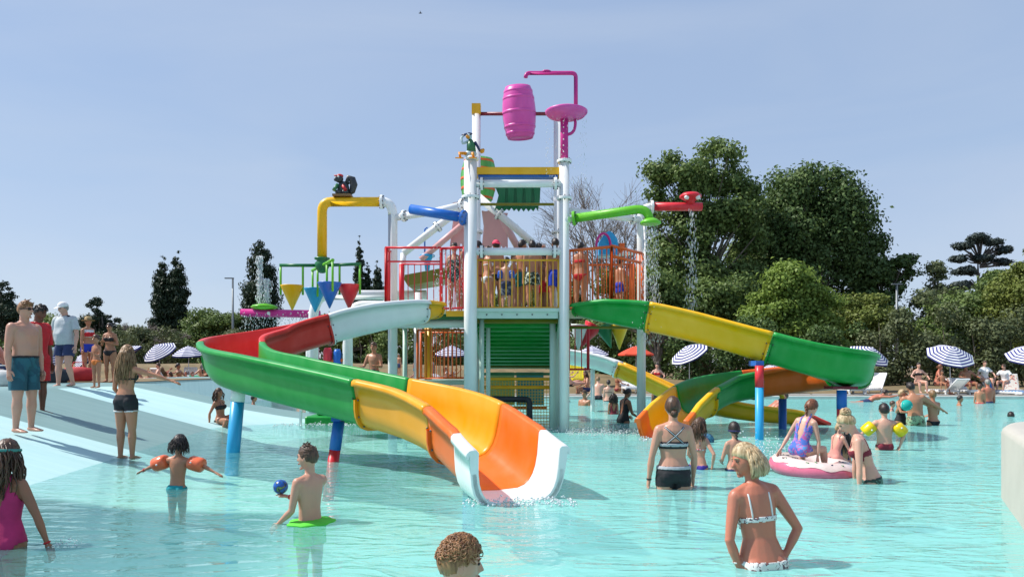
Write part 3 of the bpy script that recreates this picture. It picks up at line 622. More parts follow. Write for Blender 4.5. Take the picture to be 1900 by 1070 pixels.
# hanging spinner with four cone buckets
sp_ = thing('bucket_spinner', 'yellow bent pipe carrying green spinner arms over the left slide', 'spinner', (-3.98, 15.5, 3.4))
def rs(p): return Vector(p) - sp_.location
mb = MB(); mb.tube([rs((-2.76, 15.5, 4.73)), rs((-3.78, 15.5, 4.73))] + [rs(p) for p in arc((-3.78, 15.5, 4.73), (-3.98, 15.5, 4.73), (-3.98, 15.5, 4.52))] + [rs((-3.98, 15.5, 3.55))], .10, 20); mb.build('bent_pipe', C['lemon'], sp_)
mb = MB(); mb.lathe([(.05, -.16), (.10, -.12), (.15, -.02), (.15, .05), (.10, .10), (.16, .13), (.16, .16)], n=16); mb.build('hub', C['dgreen'], sp_)
for k, (a, m, cm, ttl) in enumerate([(R(182), C['dgreen'], C['lemon'], 'yellow'), (R(-14), C['dgreen'], C['pred'], 'red'), (R(118), C['lime'], C['cyan'], 'light blue'), (R(-62), C['lime'], C['blue'], 'dark blue')]):
    e = Vector((math.cos(a) * .88, math.sin(a) * .88, .0)); mb = MB(); mb.tube([e * .12, e], .035, 10); ar = mb.build('arm', m, sp_)
    side = e.normalized(); c = e * .60
    for q in (.40, .86):
        pp = side * q; mb = MB(); mb.tube([pp, pp + Vector((0, 0, -.62))], .024, 8); mb.build('hanger', C['lime'], ar)
    wp = sp_.location + side * .62 + Vector((0, 0, -.42))
    cn = thing('cone_bucket', f'{ttl} cone bucket hanging under the green spinner arms', 'cone bucket', wp, a, 'cone buckets under the yellow pipe')
    mb = MB(); mb.lathe([(.012, -.52), (.235, -.02), (.24, 0), (.225, 0), (.02, -.47)], n=26); mb.build('cone', cm, cn); mb = MB(); mb.tube([(-.24, 0, .0), (.24, 0, .0)], .015, 6); mb.build('pivot_rod', C['lime'], cn)
# cones on the other side, under the right wing
for x, m, ttl, tl in ((1.72, WHITE, 'white', .1), (2.06, C['pred'], 'red', .5), (2.28, C['dgreen'], 'dark green', -.35), (2.70, C['lemon'], 'yellow', 0)):
    cn = thing('cone_bucket', f'{ttl} cone bucket hanging below the right slide start', 'cone bucket', (x, 18.6, 2.33), 0, 'cone buckets under the right deck'); cn.rotation_euler = (0, tl, 0)
    mb = MB(); mb.lathe([(.012, -.62), (.235, -.02), (.24, 0), (.225, 0), (.02, -.57)], n=22); mb.build('cone', m, cn)

# white pipes and pink spray tube at the left rear
wp = thing('pipe_frame', 'white horizontal water pipes with bent ends left of the tower', 'pipe frame', (-5, 19, 0))
def rw(p): return Vector(p) - wp.location
for (dx, dy, dz, x1) in ((0, 0, 0, 0), (-.2, .6, -.22, .75)):
    mb = MB(); mb.tube([rw((-2.2, 19 + dy, 3.12 + dz)), rw((-4.7 + x1, 19 + dy, 3.12 + dz))] + [rw(p) for p in arc((-4.7 + x1, 19 + dy, 3.12 + dz), (-5.05 + x1, 19 + dy, 3.12 + dz), (-5.1 + x1, 19 + dy, 2.6 + dz), 9)] + [rw((-5.1 + x1, 19 + dy, -.7))], .125, 18); pp_ = mb.build('water_pipe', WHITE, wp)
    flange(rw((-5.1 + x1, 19 + dy, 2.3)), Z, .125, pp_)
pt = thing('spray_tube', 'long magenta spray tube with a green disc throwing white fountains', 'spray tube', (-6.2, 20, 2.7))
mb = MB(); mb.tube([(-1.12, 0, .04), (1.0, 0, .0)], .105, 16); mb.tube([(.9, 0, 0), (.9, 0, -3.4)], .08); mb.build('tube', C['magenta'], pt)
mb = MB(); mb.lathe([(.04, .11), (.28, .14), (.36, .19), (.30, .24), (.10, .28)], (-.5, 0, 0), n=24); mb.build('disc', C['lime'], pt)
for x in (-.35, .75): mb = MB(); mb.ball((x, -.1, .02), .05, 8); mb.build('nozzle', WHITE, pt)
# green stepped platform, and play panels farther off
gp = thing('step_platform', 'low bright green two-step platform under the left slide', 'platform', (-3.4, 17.2, 0))
for w, z0, z1, y in ((2.7, -.7, .17, 16.55), (2.5, .17, .36, 16.8)):
    mb = MB(); mb.box((.1 + (2.7 - w) * .5, y - 17.2 + .6, (z0 + z1) / 2), (w, 1.2, z1 - z0)); o = mb.build('step', C['green'], gp); md = o.modifiers.new('bevel', 'BEVEL'); md.width = .05; md.segments = 3
mb = MB(); mb.box((-1.32, -.68, .12), (.05, .05, .4)); mb.build('white_edge', C['white'], gp)
pa = thing('play_arch', 'red, blue and yellow play posts in the water left of the tower', 'play arch', (-5.7, 24, 0))
for x, m, w, h in ((-.85, WHITE, .28, 2.6), (-.28, C['pred'], .30, 1.9), (.03, C['blue'], .26, 1.85), (.25, WHITE, .10, 2.1), (.42, C['amber'], .16, 1.6)):
    mb = MB(); mb.tube([(x, 0, -.7), (x, 0, h - .12), (x, 0, h)], [w / 2, w / 2, w / 3], 14); mb.build('post', m, pa)
mb = MB(); mb.tube([(-.85, 0, 1.4), (.3, 0, 1.5)], .06); mb.build('crossbar', C['porange'], pa)
mb = MB(); mb.lathe([(.16, -.03), (.2, 0), (.16, .03)], (-.9, -.18, 1.15), (0, 1, 0), n=16); mb.build('ring', C['amber'], pa)
# ---------------------------------------------------------------- people
def skin(name, col):
    m = mat(name, col, .40, scale=4.5, col2=[min(1, c * k) for c, k in zip(col, (1.24, 1.04, .98))], bump=.12, bscale=90, sss=.12, spec=.4); return m
SK = dict(fair=skin('skin_fair', (.50, .285, .205)), pale=skin('skin_pale', (.56, .34, .26)), tan=skin('skin_tan', (.36, .175, .10)), gold=skin('skin_golden', (.42, .215, .13)),
          dark=skin('skin_brown', (.14, .06, .035)), burnt=skin('skin_sunburnt', (.44, .17, .11)), mid=skin('skin_mid', (.28, .13, .075)))
def hairm(name, a, b):
    if name in MATS: return MATS[name]
    m = bpy.data.materials.new(name); m.use_nodes = True; MATS[name] = m; n = m.node_tree.nodes; l = m.node_tree.links; bs = n['Principled BSDF']
    tc = n.new('ShaderNodeTexCoord'); mp = n.new('ShaderNodeMapping'); mp.inputs['Scale'].default_value = (60, 60, 7); l.new(tc.outputs['Object'], mp.inputs[0])
    no = n.new('ShaderNodeTexNoise'); no.inputs['Scale'].default_value = 1; no.inputs['Detail'].default_value = 5; no.inputs['Distortion'].default_value = .5; l.new(mp.outputs[0], no.inputs[0])
    rp = n.new('ShaderNodeValToRGB'); rp.color_ramp.elements[0].position = .36; rp.color_ramp.elements[1].position = .62; rp.color_ramp.elements[0].color = (*a, 1); rp.color_ramp.elements[1].color = (*b, 1)
    l.new(no.outputs[0], rp.inputs[0]); l.new(rp.outputs[0], bs.inputs['Base Color']); bs.inputs['Roughness'].default_value = .45
    bp = n.new('ShaderNodeBump'); bp.inputs['Strength'].default_value = .8; bp.inputs['Distance'].default_value = .006; l.new(no.outputs[0], bp.inputs['Height']); l.new(bp.outputs[0], bs.inputs['Normal']); return m
HR = dict(blond=hairm('hair_blond', (.27, .17, .075), (.58, .44, .26)), dblond=hairm('hair_dark_blond', (.13, .07, .028), (.34, .20, .095)), brown=hairm('hair_brown', (.035, .017, .009), (.11, .052, .026)),
          dark=hairm('hair_dark', (.008, .005, .005), (.03, .018, .014)), red=hairm('hair_auburn', (.09, .028, .012), (.24, .085, .035)), ginger=hairm('hair_ginger', (.15, .06, .022), (.38, .19, .08)), grey=hairm('hair_grey', (.15, .14, .13), (.35, .33, .3)))
CL = {}
def cloth(name, col, pat=None, rough=.75, scale=30, c3=None, thr=.52):
    if name in MATS: return MATS[name]
    if not pat: return mat(name, col, rough, .1, 12, bump=.15, bscale=60)
    m = bpy.data.materials.new(name); m.use_nodes = True; MATS[name] = m; n = m.node_tree.nodes; l = m.node_tree.links; bs = n['Principled BSDF']
    tc = n.new('ShaderNodeTexCoord'); vo = n.new('ShaderNodeTexNoise'); vo.inputs['Scale'].default_value = scale; vo.inputs['Detail'].default_value = 2; vo.inputs['Distortion'].default_value = 1.5; l.new(tc.outputs['Object'], vo.inputs[0])
    rp = n.new('ShaderNodeValToRGB'); rp.color_ramp.interpolation = 'CONSTANT'; e = rp.color_ramp.elements; e[0].position = 0; e[1].position = thr; e[0].color = (*col, 1); e[1].color = (*pat, 1)
    if c3: q = e.new(thr + .09); q.color = (*c3, 1)
    l.new(vo.outputs[0], rp.inputs[0]); l.new(rp.outputs[0], bs.inputs['Base Color']); bs.inputs['Roughness'].default_value = rough; return m

def nv(v): v = np.array(v, float); return v / (np.linalg.norm(v) + 1e-9)
class Raw:
    def __init__(s): s.V = []; s.F = []; s.n = 0
    def add(s, V, F): s.V.append(np.asarray(V, float)); s.F += [tuple(i + s.n for i in f) for f in F]; s.n += len(V)
    def loft(s, pts, ra, rb, side, n=12):
        """ellipse rings at pts; side = direction of the first radius"""
        pts = np.array(pts, float); m = len(pts); T = np.gradient(pts, axis=0) if m > 1 else np.array([[0, 0, 1.]])
        ra = np.broadcast_to(ra, m); rb = np.broadcast_to(rb, m); V = []
        for i in range(m):
            t = nv(T[i]); sd = np.array(side, float); sd = sd - t * sd.dot(t); sd = nv(sd); up = np.cross(sd, t)
            for k in range(n):
                a = 2 * math.pi * k / n; V.append(pts[i] + sd * math.cos(a) * ra[i] + up * math.sin(a) * rb[i])
        F = [(i * n + k, i * n + (k + 1) % n, (i + 1) * n + (k + 1) % n, (i + 1) * n + k) for i in range(m - 1) for k in range(n)]
        F += [tuple(range(n))[::-1], tuple((m - 1) * n + k for k in range(n))]; s.add(V, F)
    def ell(s, c, r, M=np.eye(3), n=12, fn=None):
        V = []; m = n // 2 + 3; c = np.array(c, float)
        for i in range(m):
            th = math.pi * (i + .01) / (m - 1 + .02)
            for k in range(n):
                a = 2 * math.pi * k / n; v = np.array([math.sin(th) * math.cos(a), math.sin(th) * math.sin(a), math.cos(th)])
                if fn is not None: v = fn(v)
                V.append(c + M @ (v * r))
        F = [(i * n + k, (i + 1) * n + k, (i + 1) * n + (k + 1) % n, i * n + (k + 1) % n) for i in range(m - 1) for k in range(n)]
        F += [tuple(range(n)), tuple((m - 1) * n + k for k in range(n))[::-1]]; s.add(V, F)
    def obj(s, name): return npmesh(name, np.concatenate(s.V), s.F)

def seg_t(Pt, A, B):
    d = B - A; t = np.clip(((Pt - A) @ d) / (d @ d), 0, 1); return t, np.linalg.norm(Pt - (A + t[:, None] * d), axis=1)

def person(label, loc, h, yaw=0, sex='m', skin_='fair', hair=None, clothes=(), lean=(0, 0, 1), torso_yaw=0, roll=0, head=(0, 0), arms=None, legs=None, kid=0, fat=1.0, vox=.012,
           anchor='feet', group=None, extras=None, fat_belly=0, hands=True):
    """yaw: facing (0 = away from camera, +90 = to the left). head=(turn left deg, nod down deg). arms/legs: ((upper dir),(lower dir)) left and right, local x right, y forward, z up."""
    u = h / (.86 + .14 * (1 + .38 * kid)); hsz = 1 + .38 * kid
    root = thing('person', label, 'person', loc, R(yaw), group)
    arms = arms or (((-.12, .02, -1), (-.05, .12, -1)), ((.12, .02, -1), (.05, .12, -1)))
    legs = legs or (((-.04, 0, -1), (0, -.03, -1)), ((.04, 0, -1), (0, -.03, -1)))
    S = nv(lean); ty = R(torso_yaw); L0 = np.array([math.cos(ty), math.sin(ty), 0]); Lx = nv(L0 - S * S.dot(L0)); Fw = np.cross(S, Lx); 
    if roll: Lx = nv(Lx + S * math.tan(R(roll))); 
    pel = np.zeros(3); fem = sex == 'f'
    sw = (.102 if fem else .118) * (1 - .10 * kid); hw = (.088 if fem else .082) * (1 - .12 * kid)
    # spine bends a little between pelvis and chest
    S0 = nv(np.array([0, 0, 1]) * .5 + S * .5) if S[2] > .2 else S
    def sp(d):
        a = min(d, .12); return pel + (S0 * a + S * (d - a)) * u
    rw = Raw(); q = fat
    if fem: rings = [(-.055, .045, .045, -.004), (-.03, .088, .064, -.006), (.0, .100, .070, -.008), (.04, .092, .060, -.004), (.095, .072, .048, 0), (.14, .076, .052, .003), (.19, .086, .058, .006), (.24, .090, .054, .002), (.275, .082, .045, -.004), (.30, .055, .036, -.004), (.315, .03, .03, 0)]
    else: rings = [(-.055, .045, .045, 0), (-.03, .082, .060, -.004), (.0, .090, .064, -.006), (.05, .083, .058, 0), (.10, .080, .055, .002), (.16, .088, .060, .003), (.21, .098, .066, .004), (.255, .100, .060, 0), (.285, .086, .047, -.004), (.305, .055, .037, -.004), (.32, .032, .032, 0)]
    kk = 1 - .10 * kid
    bel = lambda d: fat_belly * math.exp(-((d - .09) / .07) ** 2)
    pts = [sp(d) + Fw * ((f + bel(d) * .6) * u) for d, a, b, f in rings]
    rw.loft(pts, [a * u * (q if d > -.05 else 1) * kk + bel(d) * .3 * u for d, a, b, f in rings], [b * u * q * kk + bel(d) * .7 * u for d, a, b, f in rings], Lx, 18)
    N = sp(.30); C_ = sp(.30 + .055); shs = {}; J = {}
    # head frame
    hy, hn = R(head[0]), R(head[1]); Mz = np.array(Matrix.Rotation(hy, 3, Vector((0, 0, 1)))); up0 = nv(S * .55 + np.array([0, 0, 1]) * .45) if S[2] > .2 else S
    Hf0 = Mz @ Fw; Hf = nv(Hf0 - up0 * Hf0.dot(up0)); Hs = np.cross(Hf, up0); Hu = up0
    Hf, Hu = Hf * math.cos(hn) - Hu * math.sin(hn), Hu * math.cos(hn) + Hf * math.sin(hn)
    HM = np.stack([Hs, Hf, Hu], 1)
    hc = N + (nv(S + Hu) * (.049 + .063 * hsz) + Hf * .012) * u
    hr = np.array([.0460, .0570, .0680]) * u * hsz
    rw.loft([sp(.285), sp(.31), hc - HM[:, 2] * hr[2] * .45 - HM[:, 1] * hr[1] * .15, hc], [.042 * u * kk, (.029 if fem else .034) * u * (1 - .1 * kid), (.027 if fem else .032) * u, .025 * u], [.036 * u, (.029 if fem else .034) * u * (1 - .1 * kid), (.028 if fem else .033) * u, .025 * u], Lx, 12)
    def hf(v):
        x, y, z = v; o = v.copy()
        if z < 0: o[0] *= 1 - .34 * (-z) ** 1.6
        if y > 0: o[1] = y * (.90 + .06 * z * (z > 0)) ; o[1] += .05 * math.exp(-((z + .80) / .22) ** 2) * (1 - abs(x)); o[1] *= 1 - .05 * math.exp(-((z - .08) / .10) ** 2)
        elif z < 0: o[1] *= 1 - .42 * (-z) ** 1.2
        return o
    rw.ell(hc, hr, HM, 22, hf)
    fp = lambda x, y, z: hc + HM @ (np.array([x, y, z]) * hr)
    # nose, brow, lips, chin, ears
    rw.loft([fp(0, .84, .12), fp(0, .98, -.10), fp(0, 1.10 - .04 * kid, -.22), fp(0, .9, -.30)], [.006 * u, .008 * u, .011 * u, .009 * u], [.006 * u, .009 * u, .010 * u, .006 * u], HM[:, 0], 8)
    rw.ell(fp(0, .83, .20), np.array([.60, .10, .09]) * hr, HM, 10); rw.ell(fp(0, .86, -.50), np.array([.26, .11, .085]) * hr, HM, 8); rw.ell(fp(0, .74, -.86), np.array([.30, .18, .13]) * hr, HM, 8)
    for s in (-1, 1): rw.ell(fp(s * 1.0, -.08, -.08), np.array([.10, .20, .25]) * hr, HM, 8)
    feet = []; hand_data = []
    for i, s in ((0, -1), (1, 1)):
        sh = sp(.268) + Lx * s * (sw - .012) * u * (.5 + .5 * q); hp = pel + Lx * s * .050 * u * (1 - .1 * kid) - S * .01 * u
        ua, fa = nv(arms[i][0]), nv(arms[i][1]); ua = Lx * ua[0] + Fw * ua[1] + S * ua[2] if len(arms[i]) < 4 else ua; fa = Lx * fa[0] + Fw * fa[1] + S * fa[2]
        el = sh + ua * .175 * u; wr = el + fa * .148 * u; ff = (.85 if fem else 1.0) * (.55 + .45 * q) * (1 - .10 * kid)
        rw.ell(sh - Lx * s * .004 * u, np.array([.036, .036, .040]) * u * ff)
        rw.loft([sp(.31) + Lx * s * .012 * u, sp(.292) + Lx * s * .05 * u, sh + S * .010 * u], [.022 * u, .024 * u, .024 * u], [.022 * u, .024 * u, .024 * u], Fw, 8)
        rw.loft([sp(.262) + Lx * s * .05 * u, sh], [.040 * u * ff] * 2, [.034 * u * ff] * 2, Fw, 10)
        rw.loft([sh, sh + ua * .05 * u, sh + ua * .10 * u, el], np.array([.032, .031, .028, .022]) * u * ff, np.array([.034, .032, .029, .0225]) * u * ff, np.cross(ua, [.3, .2, .9]), 12)
        rw.loft([el - fa * .01 * u, el + fa * .045 * u, el + fa * .10 * u, wr], np.array([.022, .0255, .019, .0145]) * u * ff, np.array([.022, .0235, .017, .0135]) * u * ff, np.cross(fa, [.3, .2, .9]), 12)
        hd = nv(arms[i][2]) if len(arms[i]) > 2 else fa
        if len(arms[i]) > 2: hd = Lx * hd[0] + Fw * hd[1] + S * hd[2]
        # palm faces the body by default: width axis roughly forward
        wdir = np.array(arms[i][3] if len(arms[i]) > 3 else (0, 1, 0), float); wdir = Lx * wdir[0] + Fw * wdir[1] + S * wdir[2]; wdir = nv(wdir - hd * wdir.dot(hd)); nrm = np.cross(hd, wdir)
        pc = wr + hd * .025 * u; rw.loft([wr - hd * .004 * u, wr + hd * .012 * u, wr + hd * .034 * u, wr + hd * .05 * u], np.array([.0145, .0205, .0235, .021]) * u, np.array([.012, .0125, .011, .008]) * u, wdir, 10)
        hand_data.append((wr, hd, wdir, nrm, s))
        tu, tl = nv(legs[i][0]), nv(legs[i][1]); kn = hp + tu * .245 * u; an = kn + tl * .235 * u; lf = (.6 + .4 * q) * (1 - .07 * kid) * (1.04 if fem else 1)
        side = nv(np.cross(tu, Fw)) if abs(tu.dot(Fw)) < .9 else Lx
        rw.loft([hp + S * .02 * u, hp + tu * .03 * u, hp + tu * .10 * u, hp + tu * .18 * u, kn], np.array([.050, .055, .050, .042, .034]) * u * lf, np.array([.050, .058, .051, .043, .034]) * u * lf, side, 14)
        bk = nv(np.cross(side, tl)); 
        rw.loft([kn - tl * .02 * u, kn + tl * .02 * u, kn + tl * .075 * u, kn + tl * .16 * u, an], np.array([.033, .031, .034, .024, .019]) * u * lf, np.array([.033, .032, .037, .026, .021]) * u * lf, side, 14)
        rw.ell(pel - Fw * .026 * u + Lx * s * .045 * u - S * .018 * u, np.array([.050, .050, .052]) * u * lf)
        fd = nv(np.array([tl[0] * .2, 1.0, 0]) if legs[i][-1] is not None and len(legs[i]) < 3 else legs[i][2]) if True else 0
        if abs(tl[2]) < .5 and len(legs[i]) < 3: fd = nv(np.array([0, 0, 1.0]) + tl * .3)
        heel = an + tl * .018 * u - fd * .018 * u; rw.loft([heel - fd * .012 * u, heel + fd * .01 * u, heel + fd * .06 * u + tl * .004 * u, heel + fd * .10 * u + tl * .010 * u, heel + fd * .128 * u + tl * .012 * u], np.array([.012, .020, .023, .026, .015]) * u, np.array([.012, .020, .018, .011, .007]) * u, nv(np.cross(fd, tl)), 10)
        feet.append(an + tl * .038 * u)
        J[('ua', s)] = (sh, el); J[('fa', s)] = (el, wr + hd * .05 * u); J[('th', s)] = (hp, kn); J[('sh', s)] = (kn, an); J[('ft', s)] = (heel, heel + fd * .12 * u)
    if fem and kid < .3:
        for s in (-1, 1): rw.ell(sp(.205) + Lx * s * .043 * u + Fw * .048 * u, np.array([.036, .036, .036]) * u * (.6 + .4 * q))
    if not fem and kid < .3:
        for s in (-1, 1): rw.ell(sp(.235) + Lx * s * .045 * u + Fw * .040 * u, np.array([.044, .024, .030]) * u * q)
    me = rw.obj('body'); tmp = bpy.data.objects.new('t', me); COL.objects.link(tmp)
    md = tmp.modifiers.new('r', 'REMESH'); md.mode = 'VOXEL'; md.voxel_size = vox; md.use_smooth_shade = True
    ms = tmp.modifiers.new('s', 'SMOOTH'); ms.factor = .5; ms.iterations = max(2, int(.030 / vox))
    dg = bpy.context.evaluated_depsgraph_get(); me2 = bpy.data.meshes.new_from_object(tmp.evaluated_get(dg)); bpy.data.objects.remove(tmp); bpy.data.meshes.remove(me)
    nV = len(me2.vertices); V = np.empty(nV * 3); me2.vertices.foreach_get('co', V); V = V.reshape(-1, 3)
    nP = len(me2.polygons); li = np.empty(len(me2.loops), int); me2.loops.foreach_get('vertex_index', li); ls = np.empty(nP, int); lt = np.empty(nP, int); me2.polygons.foreach_get('loop_start', ls); me2.polygons.foreach_get('loop_total', lt)
    quads = li[ls[:, None] + np.arange(4)[None]] if (lt == 4).all() else None
    if quads is None: keep = lt == 4; quads = li[ls[keep][:, None] + np.arange(4)[None]]
    a = V[quads[:, 0]]; nrmf = np.cross(V[quads[:, 2]] - a, V[quads[:, 3]] - V[quads[:, 1]]); VN = np.zeros_like(V)
    for k in range(4): np.add.at(VN, quads[:, k], nrmf)
    VN /= np.linalg.norm(VN, axis=1)[:, None] + 1e-12
    bpy.data.meshes.remove(me2)
    # fingers are joined on: four unequal fingers and a thumb leaving the side of the palm
    fr = Raw(); sides = 5 if vox > .012 else 7
    if hands:
        for wr, hd, wd, nr, s in hand_data:
            ins = -s; cur = nr * ins
            for k, ln in enumerate((.034, .041, .044, .039)):
                o = (k - 1.5) * .0115; b = wr + hd * .046 * u + wd * o * u * 1.0; d0 = nv(hd + wd * o * 4); d1 = nv(d0 + cur * .25); d2 = nv(d0 + cur * .7)
                fr.loft([b - d0 * .01 * u, b + d0 * ln * .4 * u, b + (d0 * .4 + d1 * .35) * ln * u, b + (d0 * .4 + d1 * .35 + d2 * .28) * ln * u], np.array([.0056, .0054, .0048, .0034]) * u, np.array([.0056, .0054, .0048, .0034]) * u, wd, sides)
            b = wr + hd * .014 * u + wd * .016 * u; d0 = nv(hd * .7 + wd * .7 + cur * .2); d1 = nv(hd + wd * .25 + cur * .2)
            fr.loft([b - d0 * .008 * u, b + d0 * .02 * u, b + d0 * .02 * u + d1 * .018 * u, b + d0 * .02 * u + d1 * .028 * u], np.array([.0075, .0068, .0058, .004]) * u, np.array([.0075, .0068, .0058, .004]) * u, nr, sides)
    allV = [V]; allF = [tuple(f) for f in quads]
    if fr.n: allV.append(np.concatenate(fr.V)); allF += [tuple(i + nV for i in f) for f in fr.F]
    zmin = min(f[2] for f in feet)
    base = np.zeros(3)
    if anchor == 'feet': base = np.array([0, 0, -zmin])
    elif anchor == 'pelvis': base = np.zeros(3)
    def mk(name, V_, F_, m, par=root, smooth=True): return link(name, npmesh(name, V_ + base, F_, smooth=smooth), m, par)
    body = mk('body', np.concatenate(allV), allF, SK[skin_])
    # ---- which bone does each vertex belong to
    names = []; best = np.full(nV, 9e9); owner = np.zeros(nV, int); tpar = np.zeros(nV)
    segs = [('torso', sp(-.02), sp(.27), .085)] + [('neck', sp(.29), hc, .03), ('head', hc, hc + HM[:, 2] * .001, .062 * hsz)]
    for (nm, s), (A, B) in J.items(): segs.append((nm + ('L' if s < 0 else 'R'), A, B, dict(ua=.030, fa=.02, th=.052, sh=.03, ft=.02)[nm]))
    for k, (nm, A, B, r_) in enumerate(segs):
        t, d = seg_t(V, np.array(A), np.array(B)); d = d / r_; up = d < best; best[up] = d[up]; owner[up] = k; tpar[up] = t[up]; names.append(nm)
    own = np.array(names)[owner]; rel_ = V - pel; sS = ((rel_ @ S0) / u); high = sS > .12; sS = np.where(high, .12 + ((V - sp(.12)) @ S) / u, sS)
    lat = (V - sp(.15)) @ Lx / u; fwd = (V - sp(.15)) @ Fw / u; isT = (own == 'torso') | (own == 'neck'); isTh = np.char.startswith(own, 'th'); isUA = np.char.startswith(own, 'ua')
    for spec in clothes:
        kind, m = spec[0], spec[1]; o = dict(spec[2]) if len(spec) > 2 else {}; off = .006
        al = np.abs(lat)
        if kind in ('straps', 'cross', 'halter', 'stripe'):
            okv = np.where(isT | (own == 'neck'))[0]; bkm = fwd[okv] < -.004
            def surf(x_, s_, back):
                c_ = okv[bkm] if back else okv[~bkm]; d_ = (lat[c_] - x_) ** 2 + (sS[c_] - s_) ** 2; q_ = np.argsort(d_)[:4]; return V[c_[q_]].mean(0) + VN[c_[q_]].mean(0) * .002
            rr = Raw(); s0 = o.get('s', .185)
            for sg in (-1, 1):
                if kind == 'straps': x_ = o.get('x', .05); way = [(x_, a_, True) for a_ in np.linspace(s0, .292, 7)] + [(x_, a_, False) for a_ in np.linspace(.292, s0 + .02, 6)]
                elif kind == 'halter': way = [(.055 - .04 * t_, .20 + .095 * t_, False) for t_ in np.linspace(0, 1, 6)] + [(.018, .315, True), (.0, .32, True)]
                else: way = [(.052 - .112 * t_, .19 + .10 * t_, True) for t_ in np.linspace(0, 1, 9)]
                pts_ = [surf(sg * a_, b_, c_) for a_, b_, c_ in way]; pts_ = [pts_[0]] + [(pts_[k - 1] + pts_[k] * 2 + pts_[k + 1]) / 4 for k in range(1, len(pts_) - 1)] + [pts_[-1]]
                wd_ = {'straps': .0042, 'halter': .0030, 'cross': .0075, 'stripe': .0030}[kind] * u; off_ = .004 if kind == 'stripe' else 0
                if off_: pts_ = [p_ - Fw * off_ for p_ in pts_]
                T_ = pts_[-1] - pts_[0]; rr.loft(pts_, [wd_] * len(pts_), [min(wd_, .004)] * len(pts_), np.cross(Fw, T_) if kind in ('cross', 'stripe') else Lx, 6)
            mk('trim' if kind == 'stripe' else 'strap', np.concatenate(rr.V), rr.F, m); continue
        if kind == 'shorts':
            T = o.get('t', .6); sel = (isT & (sS < o.get('top', .045))) | (isTh & (tpar < T)); off = np.where(isTh, .010 + .02 * tpar * o.get('flare', 1), .009)
        elif kind == 'brief':
            cut = o.get('cut', .10); sel = (isT & (sS < o.get('top', .012)) & (sS > -.09)) | (isTh & (tpar < .24) & (sS < .012) & (sS > -.015 - cut + al * o.get('leg', 1.0)) & ((fwd < .02) | (al < .05) | (sS > -.03)))
        elif kind == 'hot': sel = (isT & (sS < .05)) | (isTh & (tpar < o.get('t', .32)))
        elif kind == 'onepiece':
            bk = o.get('back', .12); bot = (isTh & (tpar < .20) & (sS > -.10 + al * .8)); up_ = isT & (sS < np.where(fwd < 0, bk + 3.0 * np.maximum(al - .0, 0) ** 1.0 * o.get('vee', .9), .235))
            strap = isT & (np.abs(al - o.get('sx', .045)) < .011) & (sS > .1); sel = bot | up_ & (sS < .24) | strap | (isT & (sS < bk))
        elif kind == 'band': sel = isT & (np.abs(sS - o.get('s', .195)) < np.where(fwd > 0, o.get('wf', .034), o.get('w', .014)))
        elif kind == 'shirt': sel = (isT & (sS > o.get('bot', -.03)) & (sS < .315)) | (isUA & (tpar < o.get('t', .62))) | (isTh & (tpar < .12) & (sS > o.get('bot', -.03))); off = np.where(isUA, .010 + .012 * tpar, .011 + .008 * (fwd > 0))
        elif kind == 'vest': sel = (isT & (sS > o.get('bot', .02)) & (sS < .28))
        elif kind == 'collar': sel = (isT | (own == 'neck')) & (sS > .298) & (sS < .325); off = .02
        elif kind == 'waist': sel = isT & (np.abs(sS - o.get('s', .04)) < o.get('w', .006)); off = .012
        elif kind == 'hem': sel = isTh & (np.abs(tpar - o.get('t', .30)) < .03); off = .011
        elif kind == 'scoop': sel = isT & (sS > .1) & (fwd > 0) & (al < .06)
        else: continue
        fs = sel[quads].all(axis=1)
        if kind in ('cross', 'straps', 'halter', 'stripe', 'waist'): fs = sel[quads].sum(axis=1) >= 2
        Q = quads[fs]
        if not len(Q): continue
        used = np.unique(Q); mp_ = np.full(nV, -1); mp_[used] = np.arange(len(used)); offv = (off if np.ndim(off) else np.full(nV, off)) + o.get('off', 0)
        CV = V[used] + VN[used] * offv[used][:, None]
        # a loose garment hangs in soft folds
        if kind in ('shorts', 'shirt'):
            fold = np.sin(V[used] @ Lx * 55 / h + V[used] @ S * 14) * .004 * h; CV = CV + VN[used] * fold[:, None] * .6
        # the cloth has thickness: inner layer just above the skin, closed along its border
        n_u = len(used); CI = V[used] + VN[used] * (np.minimum(offv[used] * .45, .003))[:, None]; Fo = mp_[Q]
        E = {}
        for f in Fo:
            for k in range(4):
                a_, b_ = f[k], f[(k + 1) % 4]
                if (b_, a_) in E: del E[(b_, a_)]
                else: E[(a_, b_)] = 1
        allf = [tuple(f) for f in Fo] + [(b_, a_, a_ + n_u, b_ + n_u) for (a_, b_) in E]
        nm = {'shorts': 'swim_shorts', 'brief': 'swim_brief', 'hot': 'shorts', 'onepiece': 'swimsuit', 'band': 'bikini_top', 'straps': 'strap', 'cross': 'strap', 'halter': 'strap', 'shirt': 'shirt', 'vest': 'top', 'collar': 'collar', 'waist': 'waistband', 'hem': 'hem', 'stripe': 'trim'}.get(kind, kind)
        mk(nm, np.concatenate([CV, CI]), allf, m)
